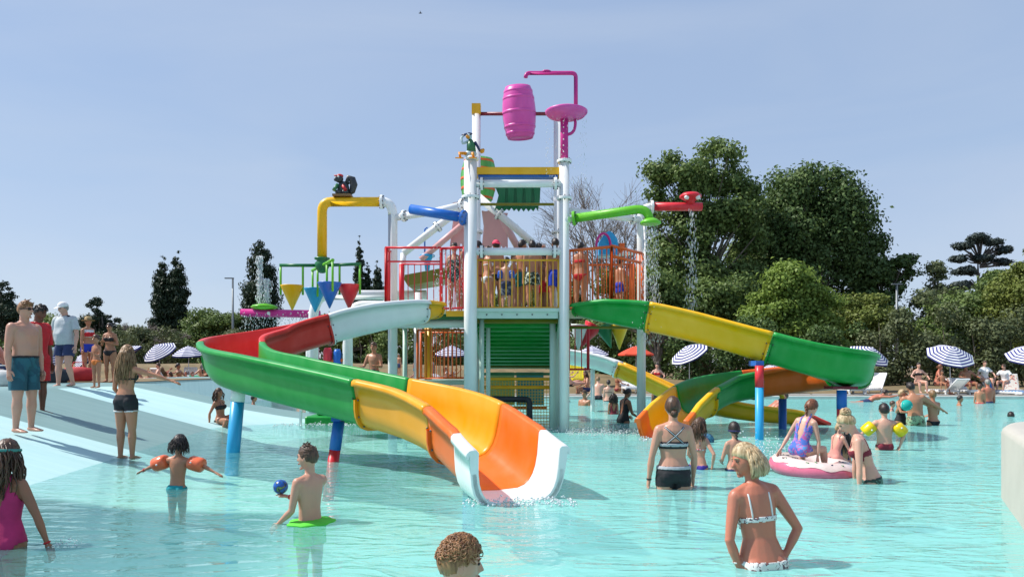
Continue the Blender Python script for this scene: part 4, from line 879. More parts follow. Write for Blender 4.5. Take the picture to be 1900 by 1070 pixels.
    # ---- hair
    if hair:
        style, hm = hair[0], HR[hair[1]]; ho = dict(hair[2]) if len(hair) > 2 else {}; rg = random.Random(int(abs(loc[0] * 977 + loc[1] * 131)) + 3)
        amp = ho.get('amp', .055); fq = ho.get('fq', 5); thick = ho.get('thick', 1.10); hl = ho.get('line', .42); bl = ho.get('back', -.62); rr = Raw()
        def hfn(v):
            x, y, z = v; o = hf(v); front = y > .15
            lim = hl - .25 * abs(x) if y > .45 else (bl + (y + 1) / 1.45 * (-.12 - bl) if y < .45 else 0)
            if .15 < y <= .45: lim = -.12 + (y - .15) / .3 * (hl - .1)
            if y <= .15: lim = bl + (y + 1) / 1.15 * (-.18 - bl)
            t = min(1, max(0, (z - lim) / .10 + .5)); nn = mnoise.noise(Vector((x * fq, y * fq, z * fq)) + Vector((loc[0], loc[1], 0))) + .5 * mnoise.noise(Vector((x, y, z)) * fq * 2.3)
            return o * (.86 + (thick - .86) * t + amp * nn * t)
        rr.ell(hc, hr, HM, 34 if vox < .011 else 22, hfn)
        def lock(p0, dirs, r0, n=6, curl=0):
            pts_ = [p0]; p = p0
            for d in dirs: p = p + d; pts_.append(p)
            m_ = len(pts_); rs_ = [r0 * (1 - .75 * (i / (m_ - 1)) ** 2) for i in range(m_)]; rr.loft(pts_, rs_, np.array(rs_) * .6, Lx, n)
        dn = np.array([0, 0, -1.0])
        if style in ('short', 'curly', 'wet'):
            cnt = ho.get('n', 60 if style == 'short' else 150)
            if vox > .012: cnt = cnt * 2 // 3
            if vox > .018: cnt //= 3
            for k in range(cnt):
                a = rg.uniform(0, 6.283); zz = rg.uniform(.0, 1) ** .7; xy = math.sqrt(max(0, 1 - zz * zz)); v = np.array([xy * math.cos(a), xy * math.sin(a), zz])
                if v[1] > .4 and zz < hl: continue
                if style == 'curly' and zz < .22: continue
                p0 = hc + HM @ (hf(v) * hr * (thick - .02)); nrm_ = HM @ nv(v / hr * .05); tg = nv(HM @ np.array([-v[1], v[0], rg.uniform(-.5, .5)]) * rg.choice((-1, 1)) + (HM[:, 1] * .5 if style == 'short' else 0)) if style != 'curly' else nv(np.cross(nrm_, [rg.gauss(0, 1), rg.gauss(0, 1), rg.gauss(0, 1)]))
                L_ = (.016 if style != 'curly' else .013) * u * rg.uniform(.6, 1.5)
                if style == 'curly':
                    pts_ = [nrm_ * math.sin(b) * .42 * L_ + tg * (1 - math.cos(b)) * .75 * L_ for b in (.5, 1.2, 2.0, 2.9, 3.9, 4.8)]; pp = [p0] + [p0 + x for x in pts_]; rr.loft(pp, np.array([.0045, .0045, .0042, .004, .0035, .003, .002]) * u * ho.get('cr', 1), np.array([.0045] * 6 + [.002]) * u * ho.get('cr', 1), Lx, 5)
                else: lock(p0 - nrm_ * .004 * u, [tg * L_ * .5 + nrm_ * .1 * L_, tg * L_ * .5 - nrm_ * .05 * L_, tg * L_ * .4 - nrm_ * .15 * L_], .006 * u, 5)
        if style in ('bun', 'updo'):
            b = hc + HM @ (np.array([0, -1.02 if style == 'bun' else -.55, ho.get('bz', -.15) if style == 'bun' else .92]) * hr)
            for k in range(14 if vox > .012 else 34):
                d = nv([rg.gauss(0, 1) for _ in range(3)]); e_ = nv(np.cross(d, [rg.gauss(0, 1) for _ in range(3)])); R_ = ho.get('br', .024) * u
                rr.loft([b + (d * math.cos(t) + e_ * math.sin(t)) * R_ for t in (0, .6, 1.2, 1.8, 2.4)], [.003 * u, .008 * u, .009 * u, .008 * u, .003 * u], [.006 * u] * 5, d, 6)
        if style in ('pony', 'long', 'bob', 'wetlong'):
            ln = ho.get('len', .16 if style == 'bob' else .30); cnt = {'pony': 40, 'long': 190, 'bob': 250, 'wetlong': 130}[style]
            if vox > .012: cnt = cnt // 2
            for k in range(cnt):
                if style == 'pony': p0 = hc + HM @ (np.array([rg.uniform(-.12, .12), -1.02, ho.get('pz', .1) + rg.uniform(-.1, .1)]) * hr); out = -HM[:, 1] * .03 * u; spr = .25
                else:
                    a = rg.uniform(-math.pi * .5 - 1.9, -math.pi * .5 + 1.9) if style != 'bob' else rg.uniform(-math.pi / 2 - 1.72, -math.pi / 2 + 1.72)
                    zz = rg.uniform(-.35, .75); xy = math.sqrt(1 - zz * zz) ; v = np.array([xy * math.cos(a), xy * math.sin(a), zz]); p0 = hc + HM @ (hf(v) * hr * (thick - .03)); out = HM @ (v * np.array([1, 1, 0])) * .012 * u; spr = 1
                steps = 7; L_ = ln * u * rg.uniform(.75, 1.05); d = []; 
                if style == 'bob': L_ = max(.03 * u, ((p0 - hc) @ HM[:, 2]) + hr[2] * ho.get('drop', 1.25)) * rg.uniform(.88, 1.05)
                ph = rg.uniform(0, 6.28); wv = ho.get('wave', .008)
                for j in range(steps):
                    t = j / steps; dd_ = (HM[:, 2] * -1 * (1 - t) + dn * t * 1.0 if style != 'pony' else dn * (.4 + t) + out / (.03 * u) * (1 - t) * .5); dd_ = nv(dd_) * L_ / steps
                    dd_ = dd_ + out * (.9 - 1.7 * t) * (1 if style != 'pony' else .0) + Lx * math.sin(ph + t * 7) * wv * u + (Lx * rg.gauss(0, ho.get('jit', .004)) * u)
                    d.append(dd_)
                lock(p0, d, (.0062 if style != 'wetlong' else .0055) * u * (1.7 if vox > .012 else 1), 4)
            if style == 'pony': rr.ell(hc + HM @ (np.array([0, -1.05, ho.get('pz', .1)]) * hr), np.array([.016, .018, .016]) * u, HM, 10)
        if style == 'braid':
            p = hc + HM @ (np.array([0, -1.03, -.25]) * hr)
            for k in range(6): rr.ell(p + dn * k * .016 * u + Lx * (.004 * u if k % 2 else -.004 * u) - HM[:, 1] * .002 * u, np.array([.015 - .0012 * k, .013, .013]) * u, HM, 8)
        mk('hair', np.concatenate(rr.V), rr.F, hm)
    # ---- face: eyes, brows, mouth
    if vox <= .014:
        fm = Raw(); 
        for s in (-1, 1): fm.ell(fp(s * .36, .80, .05), np.array([.0085, .006, .0045]) * u * hsz, HM, 8)
        mk('eyes', np.concatenate(fm.V), fm.F, mat('eye_dark', (.03, .02, .018), .15))
        fb = Raw()
        for s in (-1, 1): fb.loft([fp(s * .15, .93, .20), fp(s * .38, .90, .26), fp(s * .60, .74, .18)], [.0025 * u] * 3, [.002 * u] * 3, HM[:, 2], 6)
        mk('eyebrows', np.concatenate(fb.V), fb.F, HR[hair[1]] if hair else HR['brown'])
        fl = Raw(); fl.ell(fp(0, .945, -.50), np.array([.013, .0045, .0038]) * u * hsz, HM, 8); mk('lips', np.concatenate(fl.V), fl.F, mat('lips', (.36, .10, .08), .4))
    ctx = dict(u=u, hc=hc, HM=HM, hr=hr, sp=sp, J=J, mk=mk, fp=fp, Lx=Lx, Fw=Fw, S=S, hands=hand_data, root=root, base=base, Raw=Raw)
    if extras:
        for e in extras: e(ctx)
    return root, ctx

# accessories, worn: parts of the person
def sunglasses(c):
    r = Raw(); fp = c['fp']; u = c['u']; HM = c['HM']
    for s in (-1, 1):
        r.ell(fp(s * .40, .90, .06), np.array([.017, .006, .010]) * u, HM, 10); r.loft([fp(s * .75, .80, .1), fp(s * 1.06, .3, .09), fp(s * 1.06, -.1, .05)], [.0025 * u] * 3, [.004 * u] * 3, HM[:, 0], 6)
    r.loft([fp(-.2, .98, .09), fp(.2, .98, .09)], [.003 * u] * 2, [.003 * u] * 2, HM[:, 2], 6)
    c['mk']('sunglasses', np.concatenate(r.V), r.F, mat('dark_lens', (.012, .010, .012), .12))
def cap(m, back=False):
    def f(c):
        r = Raw(); HM, hr, hc = c['HM'], c['hr'], c['hc']
        r.ell(hc + HM @ (np.array([0, -.02, .28]) * hr), np.array([1.16, 1.14, .92]) * hr, HM, 20, lambda v: v if v[2] > 0 else v * np.array([1, 1, .08]))
        sg = -1 if back else 1; r.loft([hc + HM @ (np.array([0, sg * y, z]) * hr) for y, z in ((.7, .30), (1.15, .32), (1.55, .24), (1.85, .12))], np.array([.95, .92, .78, .35]) * hr[0], np.array([.06, .06, .05, .04]) * hr[2], HM[:, 0], 16)
        c['mk']('cap', np.concatenate(r.V), r.F, m)
    return f
def sunhat(m, band):
    def f(c):
        r = Raw(); HM, hr, hc = c['HM'], c['hr'], c['hc']; at = lambda z: hc + HM @ (np.array([0, -.05, z]) * hr)
        r.loft([at(z) for z in (.30, .36, .42, .9, 1.25, 1.33)], np.array([2.1, 2.15, 1.18, 1.12, 1.0, .5]) * hr[0], np.array([2.1, 2.15, 1.15, 1.1, .95, .5]) * hr[1] * .9, HM[:, 0], 20); c['mk']('sun_hat', np.concatenate(r.V), r.F, m)
        r = Raw(); r.loft([at(z) for z in (.44, .62)], [1.2 * hr[0]] * 2, [1.17 * hr[1] * .93] * 2, HM[:, 0], 20); c['mk']('hat_band', np.concatenate(r.V), r.F, band)
    return f
def armbands(m, big=1.0):
    def f(c):
        u = c['u']
        for s in (-1, 1):
            A, B = c['J'][('ua', s)]; d = (B - A); r = Raw(); t = [.12, .16, .24, .5, .74, .92, .98, 1.0]; rr_ = np.array([.032, .052, .063, .066, .066, .063, .052, .032]) * u * big
            r.loft([A + d * k for k in t], rr_, rr_ * .86, c['Fw'], 16); o = c['mk']('armband', np.concatenate(r.V), r.F, m)
            r = Raw(); mid = A + d * .5 + nv(np.cross(d, c['Lx']) + np.array([0, 0, .01])) * .072 * u * big; r.ell(mid, np.array([.010] * 3) * u, np.eye(3), 8); c['mk']('air_valve', np.concatenate(r.V), r.F, mat('valve_white', (.8, .8, .78), .4))
    return f
def wristband(s, m):
    def f(c):
        A, B = c['J'][('fa', s)]; d = nv(B - A); wr = c['hands'][0 if s < 0 else 1][0]; r = Raw(); r.loft([wr - d * .012 * c['u'], wr - d * .004 * c['u']], [.0175 * c['u']] * 2, [.0165 * c['u']] * 2, c['Fw'], 12); c['mk']('wristband', np.concatenate(r.V), r.F, m)
    return f
def goggles_strap(m, z=-.1):
    def f(c):
        r = Raw(); HM, hr, hc = c['HM'], c['hr'], c['hc']; r.loft([hc + HM @ (np.array([0, -.03, z + q]) * hr) for q in (-.10, -.03, .03, .10)], [hr[0] * 1.10, hr[0] * 1.15, hr[0] * 1.15, hr[0] * 1.10], [hr[1] * 1.10, hr[1] * 1.15, hr[1] * 1.15, hr[1] * 1.10], HM[:, 0], 20); c['mk']('headband', np.concatenate(r.V), r.F, m)
    return f
# ---------------------------------------------------------------- the bathers
def wat(px, wy, top, wf, h=None):
    Y = F * CH / (wy - HY); X = (px - CX) / F * Y; ha = (wy - top) / F * Y; H = h or ha / (1 - wf); return (X, Y, -wf * H if not h else ha - H), H
def std(px, fy, top, Y, h=None): return ((px - CX) / F * Y, Y, CH - (fy - HY) / F * Y), h or (fy - top) / F * Y
DOWN = (((-.14, .02, -1), (-.08, .15, -1)), ((.14, .02, -1), (.08, .15, -1)))
HIPS = (((-.26, -.20, -1), (.30, .10, -.95), (.8, .1, -.3), (.2, .3, -1)), ((.50, -.25, -.85), (-.60, .02, -.80), (-.8, .5, -.1), (-.2, .3, -1)))
K = cloth
black = K('swim_black', (.012, .012, .016)); navy = K('swim_navy', (.02, .035, .11)); pinkc = K('swim_pink', (.50, .02, .13)); maroonc = K('swim_maroon', (.20, .012, .03)); whitec = K('cloth_white', (.72, .72, .72))
tealc = K('swim_teal', (.012, .075, .11), (.018, .11, .15), scale=4); turq = K('swim_turquoise', (.0, .30, .34)); redc = K('cloth_red', (.55, .012, .02)); floralw = K('white_floral', (.72, .70, .68), (.10, .06, .08), scale=26, thr=.58, c3=(.5, .18, .16))
gband = K('grey_band', (.40, .42, .45)); greenc = K('swim_lime', (.10, .62, .04)); camo = K('green_print', (.30, .42, .26), (.05, .06, .05), scale=14, thr=.57, c3=(.5, .2, .1)); dprint = K('dark_leaf_print', (.02, .045, .04), (.10, .22, .18), scale=24, thr=.55)
bluepk = K('blue_pink_print', (.06, .14, .50), (.50, .10, .32), scale=16, thr=.5, c3=(.08, .30, .62)); polo = K('polo_grey', (.46, .50, .52), (.50, .54, .56), scale=8); bluec = K('cloth_blue', (.01, .04, .45)); orangeb = K('armband_orange', (.85, .16, .06), rough=.3); yellowb = K('armband_yellow', (.78, .55, .0), rough=.3); blueb = K('armband_blue', (.01, .08, .42), rough=.3)
straw = K('straw', (.45, .32, .15)); stripec = K('stripe_print', (.5, .08, .10), (.55, .5, .5), scale=22); peach = K('swim_peach', (.62, .26, .22)); purple = K('swim_purple', (.12, .04, .40)); lav = K('lavender', (.35, .30, .6))

# left bank
l, h = std(45, 801, 560, 10.3)
person('shirtless man in dark teal swim shorts and black sunglasses on the pale ramp', l, h, -104, 'm', 'fair', ('short', 'ginger', {'n': 90}), [('shorts', tealc, {'t': .80, 'top': .05, 'flare': 1.3}), ('waist', black, {'s': .05, 'w': .005})], head=(4, 0), fat=1.12, fat_belly=.018, vox=.010,
       arms=(((-.12, .0, -1), (.05, .22, -1)), ((.16, -.02, -1), (.10, .20, -1))), legs=(((-.05, .02, -1), (-.02, -.05, -1)), ((.07, .04, -1), (.05, -.02, -1))), extras=[sunglasses])
l, h = std(70, 769, 567, 12.35)
person('dark haired man in long red shirt, red shorts and black leggings', l, h, -100, 'm', 'dark', ('curly', 'dark', {'n': 90, 'amp': .08}), [('hem', black, {'t': .9}), ('shorts', redc, {'t': .85, 'flare': 1.5, 'off': .006}), ('shirt', redc, {'bot': -.06, 't': .9, 'off': .004})], head=(0, 14), vox=.012)
l, h = std(121, 718, 562, 16.0)
def leggings(c): pass
person('heavy man in pale grey polo shirt, navy shorts and white cap', l, h, 172, 'm', 'pale', ('short', 'grey', {'n': 20}), [('shorts', navy, {'t': .62, 'flare': 1.6}), ('shirt', polo, {'bot': -.02, 't': .7, 'off': .004}), ('collar', black)], head=(-20, 12), fat=1.16, fat_belly=.035, vox=.014,
       arms=(((-.26, .05, -1), (-.12, .3, -1)), ((.26, -.02, -1), (.14, .25, -1))), legs=(((-.05, .12, -1), (0, -.35, -1)), ((.06, .1, -1), (.02, .0, -1))), extras=[cap(K('cap_white', (.78, .78, .78)))])
l, h = std(163, 702, 590, 20.5)
person('woman in straw hat, red and white top and bright blue shorts', l, h, -115, 'f', 'gold', ('short', 'dblond'), [('shorts', bluec, {'t': .35}), ('vest', whitec, {'bot': .15}), ('band', redc, {'s': .20, 'w': .03, 'off': .008})], vox=.016, extras=[sunhat(straw, K('band_brown', (.1, .05, .02)))])
l, h = std(179, 719, 621, 16.3)
person('small tanned child in orange bottoms at the edge of the ramp', l, h, 165, 'f', 'gold', ('bun', 'brown', {'br': .02}), [('brief', K('swim_orange', (.7, .2, .04)), {'top': .02})], kid=.8, vox=.014, arms=(((-.2, .2, -1), (.5, .6, .3)), ((.2, 0, -1), (.1, .2, -1))))
l, h = std(204, 708, 604, 19.0, 1.5)
person('tanned woman in black bikini and sunglasses behind the small child', l, h, 178, 'f', 'tan', ('bun', 'dark'), [('brief', black), ('band', black), ('halter', black)], vox=.016, arms=(((-.35, .1, -1), (.6, .7, .2)), ((.3, .0, -1), (-.5, .8, .3))), extras=[sunglasses])
l, h = std(234, 852, 641, 10.45)
person('girl with long light brown hair and black shorts standing at the waterline', l, h, -12, 'f', 'gold', ('long', 'dblond', {'len': .27, 'wave': .006}), [('hot', black, {'t': .34}), ('hem', whitec, {'t': .36, 'off': .002}), ('band', black, {'s': .185, 'w': .012})], vox=.010, head=(0, 4), kid=.15,
       arms=(((-.22, .05, -1), (-.05, .75, -.55)), ((.95, .25, -.28), (.9, .35, -.35))), legs=(((-.02, 0, -1), (.0, -.02, -1)), ((.05, 0, -1), (.02, -.02, -1))))
person('wet tanned girl in bikini sitting on the ramp, leaning on one hand', (-6.30, 16.0, .12), 1.45, -110, 'f', 'tan', ('wetlong', 'brown', {'len': .14}), [('brief', black), ('band', black), ('halter', black)], lean=(.05, -.12, 1), vox=.014, anchor='pelvis', kid=.2,
       arms=(((-.3, -.75, -.75), (-.1, -.25, -1)), ((.45, -.35, -.9), (.12, -.1, -1))), legs=(((-.2, .9, .42), (0, .3, -1)), ((.35, .95, .1), (0, -.3, -.55))))
# foreground
l, h = wat(8, 1012, 815, .48)
person('girl in pink swimsuit seen from behind at the left edge', l, 1.45, -4, 'f', 'mid', ('wetlong', 'brown', {'len': .21, 'wave': .012}), [('onepiece', pinkc, {'back': .11, 'vee': 1.0, 'sx': .05})], kid=.25, vox=.009, head=(-4, 5), fat=1.08,
       arms=(((-.4, .1, -1), (-.2, .3, -1)), ((.50, .02, -1), (.32, .10, -1))), extras=[wristband(1, redc), goggles_strap(K('band_teal', (.05, .25, .22)), .28)])
l, h = wat(329, 905, 807, .50)
person('small child with orange armbands, arms spread over the water', l, h, -6, 'm', 'gold', ('wetlong', 'dark', {'len': .085, 'wave': .004}), [('brief', turq, {'top': .03})], kid=.95, vox=.009, head=(-8, 0), lean=(.04, .02, 1),
       arms=(((-.95, .1, -.35), (-.9, .2, -.42)), ((.95, .0, -.22), (.75, -.1, -.30))), extras=[armbands(orangeb, 1.3), wristband(-1, redc)])
l, h = wat(575, 968, 826, .52)
def puff(c):
    r = Raw(); z = -l[2] / 1.0; r.ell(np.array([0, -.02, -l[2] - c['base'][2] + .005]), np.array([.20, .17, .028]), np.eye(3), 22, lambda v: v * (1 + .08 * math.sin(math.atan2(v[1], v[0]) * 7))); c['mk']('swim_shorts', np.concatenate(r.V), r.F, greenc)
pr, bx = person('boy with short brown hair and lime shorts holding up a blue ball', l, h, 52, 'm', 'fair', ('wet', 'brown', {'n': 130, 'thick': 1.07, 'amp': .02, 'back': -.5, 'line': .5}), [('shorts', greenc, {'t': .5, 'top': .03})], kid=.55, vox=.008, head=(22, 3),
       arms=(((-.16, .10, -1), (-.25, .9, -.80)), ((-.2, .60, -.85), (-.42, .9, .12), (-.4, .9, .2), (-.9, -.4, .1))), extras=[puff, wristband(1, redc)])
wr, hd, wd, nr, s_ = bx['hands'][1]; hp_ = pr.matrix_basis.to_3x3() @ Vector(wr + hd * .055 * bx['u'] + bx['base']) ; 
bpy.context.view_layer.update()
bp_ = pr.matrix_world @ Vector(wr + hd * .062 * bx['u'] + bx['base']); ball = MB(); ball.ball((0, 0, 0), .062, 24)
tag(ball.build('ball', K('ball_blue_print', (.01, .10, .42), (.02, .03, .05), rough=.3, scale=16, thr=.52, c3=(.15, .30, .10)), loc=bp_ + Vector((0, 0, .066))), 'small shiny blue patterned ball resting in the raised palm', 'ball')
person('boy with curly ginger hair, only his head in view at the bottom edge', ((842 - CX) / F * 2.99, 2.99, ( .588 - 1.32)), 1.32, -78, 'm', 'fair', ('curly', 'ginger', {'n': 1500, 'cr': .45, 'thick': 1.06, 'amp': .05, 'fq': 9, 'back': -.55, 'line': .52}), [('shorts', navy)], kid=.6, vox=.0065, head=(4, 6))
l, h = wat(1249, 905, 738, .43)
person('woman in black cross-back bikini top and black shorts seen from behind', l, h, 2, 'f', 'fair', ('bun', 'brown', {'bz': -.55, 'br': .017, 'back': -.7}), [('hot', black, {'t': .30}), ('waist', gband, {'s': .036, 'w': .008}), ('band', black, {'s': .178, 'w': .024}), ('cross', black, {}), ('stripe', gband), ('waist', gband, {'s': .180, 'w': .005, 'off': -.001})], vox=.008, fat=1.10, head=(-3, 0),
       arms=(((-.26, -.05, -1), (-.10, .12, -1)), ((.26, .05, -1), (.02, .3, -1))), extras=[wristband(-1, black)])
l, h = wat(1296, 869, 775, .48)
person('girl with loose brown hair and striped bikini beside the woman in black', l, h, -35, 'f', 'fair', ('wetlong', 'brown', {'len': .16}), [('brief', K('swim_violet', (.06, .03, .30))), ('band', stripec, {'s': .17, 'w': .012}), ('straps', stripec, {'x': .03})], kid=.6, vox=.010, head=(-30, 6),
       arms=(((-.3, .3, -1), (.1, .6, -.5)), ((.62, -.3, -.8), (-.25, .35, -.9))))
l, h = wat(1363, 872, 783, .50)
person('girl with dark braid and navy goggle strap facing away', l, h, 4, 'f', 'fair', ('braid', 'dark', {'amp': .04}), [('brief', navy)], kid=.6, vox=.010, arms=(((-.28, .1, -1), (.3, .9, -.3)), ((.28, .2, -1), (-.3, .9, -.2))), extras=[goggles_strap(K('band_navy', (.02, .02, .10)), -.15)])
l, h = wat(1412, 1048, 824, .50)
l = (l[0], l[1], -.815)
person('tanned blonde woman in white floral bikini, hands on her hips', l, 1.585, 14, 'f', 'burnt', ('bob', 'blond', {'drop': 1.05, 'thick': 1.13, 'wave': .0, 'amp': .015, 'jit': .0012}), [('brief', floralw, {'top': .010}), ('band', floralw, {'s': .170, 'w': .012}), ('straps', whitec, {'s': .17, 'x': .045})], vox=.0075, head=(84, 8), lean=(-.05, .16, 1), roll=2,
       arms=HIPS, legs=(((-.04, 0, -1), (0, -.03, -1)), ((.05, 0, -1), (0, -.03, -1))), extras=[wristband(-1, whitec)])
# ring with the children
dn_ = thing('donut_ring', 'pink inflatable donut ring with white icing and sprinkles carrying two girls', 'swim ring', (3.64, 8.95, .06)); dn_.rotation_euler = (R(3), R(5), 0)
def torus(R0, r0, a0, a1, sc=1, n=56, m_=14, wav=0, rz=.72):
    V, Fq = [], []
    for i in range(n):
        t = 2 * math.pi * i / n; w = wav * math.sin(t * 9)
        for j in range(m_ + 1):
            p = a0 + w + (a1 - a0 - 2 * w) * j / m_; q = r0 * sc * (1 + .012 * math.sin(t * 34)); V.append(((R0 + q * math.cos(p)) * math.cos(t), (R0 + q * math.cos(p)) * math.sin(t), q * math.sin(p) * rz))
    for i in range(n):
        for j in range(m_): Fq.append((i * (m_ + 1) + j, ((i + 1) % n) * (m_ + 1) + j, ((i + 1) % n) * (m_ + 1) + j + 1, i * (m_ + 1) + j + 1))
    return V, Fq
V, Fq = torus(.345, .165, -math.pi, math.pi); link('ring', npmesh('ring', V, Fq, smooth=True), K('vinyl_pink', (.72, .16, .26), rough=.25), dn_)
V, Fq = torus(.345, .165, R(28), R(165), 1.02, wav=.13); link('icing', npmesh('icing', V, Fq, smooth=True), K('vinyl_cream', (.74, .62, .58), rough=.25), dn_)
for i in range(26):
    t = random.uniform(0, 6.28); p = R(random.uniform(55, 140)); q = .165 * 1.04; c = Vector(((.345 + q * math.cos(p)) * math.cos(t), (.345 + q * math.cos(p)) * math.sin(t), q * math.sin(p) * .72)); a = random.uniform(0, 3.14); d = Vector((math.cos(a), math.sin(a), 0)) * .018
    mb = MB(); mb.tube([c - d, c + d], .006, 6); mb.build('sprinkle', random.choice([black, navy, K('sprinkle_green', (.05, .25, .1))]), dn_)
person('auburn haired girl in blue and pink swimsuit sitting on the donut ring', (3.42, 8.78, .30), 1.28, -48, 'f', 'pale', ('braid', 'red', {}), [('onepiece', bluepk, {'back': .08, 'sx': .035})], kid=.45, vox=.009, anchor='pelvis', lean=(.12, .38, 1), head=(-12, 12),
       arms=(((-.45, .25, -1), (-.2, -.1, -1)), ((.30, .45, -.9), (.1, .25, -1))), legs=(((-.25, 1, .1), (0, .25, -1)), ((.3, 1, .05), (0, .2, -1))))
person('little blonde girl kneeling at the far side of the donut ring', (3.98, 9.12, .16), .98, -62, 'f', 'pale', ('pony', 'blond', {'len': .12, 'pz': .2, 'amp': .06}), [('onepiece', peach, {'back': .10})], kid=1, vox=.010, anchor='pelvis', lean=(0, .35, 1), head=(0, 18),
       arms=(((-.3, .6, -.8), (0, .6, -1)), ((.3, .6, -.8), (0, .6, -1))), legs=(((-.2, .9, -.4), (0, -.6, -1)), ((.25, .9, -.4), (0, -.6, -1))))
l, h = wat(1563, 856, 792, .66)
person('girl with long black hair splashing behind the donut ring', l, 1.35, 20, 'f', 'tan', ('long', 'dark', {'len': .16}), [('onepiece', navy)], kid=.5, vox=.012, arms=(((-.9, .4, -.5), (-.9, .5, .1)), ((.3, .3, -1), (.2, .6, -.6))))
l, h = wat(1612, 893, 764, .45, 1.60)
person('woman in maroon bikini with curly blond updo leaning over the donut ring', l, 1.62, 66, 'f', 'pale', ('updo', 'blond', {'amp': .08, 'br': .032}), [('brief', dprint, {'top': .015}), ('band', maroonc, {'s': .178, 'w': .02, 'wf': .045}), ('straps', maroonc, {'x': .042})], vox=.009, lean=(0, .34, 1), head=(6, 24), fat=1.06,
       arms=(((-.22, .30, -1), (-.1, .35, -1)), ((.2, .45, -1), (.1, .35, -1))), legs=(((-.05, .02, -1), (0, -.05, -1)), ((.07, .15, -1), (0, -.05, -1))))
l, h = wat(1641, 834, 749, .46)
person('black haired boy with yellow armbands and maroon trunks, hand on hip', l, h, -8, 'm', 'pale', ('short', 'dark', {'n': 60, 'thick': 1.1}), [('brief', maroonc, {'top': .03})], kid=.55, vox=.011, fat=1.12, arms=(((-.75, .2, -.75), (-.2, .8, -.4)), ((.75, -.1, -.85), (-.35, -.1, -.9))), extras=[armbands(yellowb, 1.3)])
l, h = wat(1699, 789, 710, .45)
person('broad-backed man in pale green print shorts wading at the right', l, h, -14, 'm', 'gold', ('short', 'dark'), [('shorts', camo, {'t': .6})], vox=.014, fat=1.15, lean=(-.12, .12, 1), head=(20, 10), arms=(((-.4, .5, -.8), (.2, 1, -.2)), ((.75, .3, -.6), (.7, .4, -.5))))
l, h = wat(1672, 787, 723, .45)
person('blond woman in black swimsuit hugging a teal ball beside the wading man', l, h, -150, 'f', 'gold', ('short', 'blond'), [('onepiece', black, {'back': .1})], vox=.014, arms=(((-.3, .5, -.8), (.7, .9, 0)), ((.3, .5, -.8), (-.7, .9, 0))))
mb = MB(); mb.ball((0, 0, 0), .12, 18); tag(mb.build('ball', K('ball_teal', (.0, .38, .33), (.6, .6, .6), scale=5, thr=.6), loc=((1680 - CX) / F * 16.0, 15.95, .45)), 'teal and white beach ball held against a black swimsuit', 'ball')
l, h = wat(1731, 788, 724, .45)
person('slim tanned child in black trunks holding the wading man\'s hand', l, h, 10, 'm', 'gold', ('short', 'dblond'), [('brief', black, {'top': .0})], kid=.4, vox=.014, arms=(((-.5, .2, .2), (-.5, .5, .5)), ((.2, .3, -.9), (-.3, .8, -.2))))
l, h = wat(1833, 747, 704, .42, 1.78)
person('sunburnt man in dark shorts with his back turned near the far edge', l, 1.78, 4, 'm', 'burnt', ('short', 'grey', {'n': 10}), [('shorts', navy, {'t': .5})], vox=.02, fat=1.12)
l, h = wat(1818, 748, 712, .5)
person('small child clinging beside the sunburnt man', l, h, -30, 'm', 'gold', ('short', 'brown'), [('brief', redc)], kid=.7, vox=.02)
person('dark haired swimmer, head just above the water near the right wall', ((1876 - CX) / F * 19.0, 19.0, -.56), 1.4, -20, 'm', 'mid', ('short', 'dark', {'n': 30}), [('shorts', navy)], kid=.4, vox=.014, anchor='pelvis', legs=(((-.15, 1, .1), (0, .3, -1)), ((.15, 1, .1), (0, .3, -1))))
person('swimmer lying low in the water near the far edge', ((1612 - CX) / F * 27.0, 27.0, -.02), 1.7, -95, 'm', 'burnt', ('short', 'dark'), [('shorts', navy)], vox=.02, anchor='pelvis', lean=(0, .95, .22), head=(0, -25), arms=(((-.6, .2, .8), (-.1, 0, 1)), ((.6, .2, .8), (.1, 0, 1))), legs=(((-.05, -1, -.05), (0, -1, 0)), ((.05, -1, -.05), (0, -1, 0))))
person('bather floating on the back behind the blue slide post', ((1428 - CX) / F * 21, 21.0, -.05), 1.7, 100, 'm', 'burnt', ('short', 'brown'), [('shorts', K('navy_stripe', (.03, .05, .1), (.5, .5, .55), scale=20))], vox=.02, anchor='pelvis', lean=(0, -.85, .5), head=(0, 15), legs=(((-.1, 1, .35), (0, 1, -.6)), ((.1, 1, .3), (0, 1, -.6))))
l, h = wat(1157, 784, 720, .48)
person('woman in black swimsuit with pinned dark hair looking down, behind the right column', l, h, -62, 'f', 'mid', ('bun', 'dark'), [('onepiece', black, {'back': .07})], vox=.012, fat=1.12, lean=(0, .15, 1), head=(0, 22), arms=(((-.2, .3, -1), (0, 1, -.3)), ((.2, .35, -1), (0, 1, -.35))))
l, h = wat(1138, 768, 726, .55, 1.35)
person('girl with wet black hair beside the woman in the black swimsuit', l, 1.3, 8, 'f', 'tan', ('wetlong', 'dark', {'len': .16}), [('onepiece', maroonc)], kid=.5, vox=.014)
l, h = wat(1110, 741, 698, .42, 1.75)
person('pale man stooping in the far water left of the chute', l, 1.75, -20, 'm', 'pale', ('short', 'dblond'), [('shorts', black, {'t': .4})], vox=.02, lean=(-.1, .35, 1), arms=(((-.5, .3, -.8), (-.6, .5, -.4)), ((.2, .3, -1), (0, .4, -.9))))
l, h = wat(1129, 744, 706, .42, 1.6)
person('woman in dark bikini beside the stooping man', l, 1.62, -10, 'f', 'pale', ('bun', 'dark'), [('brief', black), ('band', black)], vox=.02)
l, h = wat(1052, 745, 722, .6, 1.5)
person('bather sitting in the far shallows right of the tower', l, 1.4, -120, 'f', 'pale', ('short', 'dark'), [('onepiece', navy)], vox=.022)
l, h = wat(1222, 752, 704, .45, 1.7)
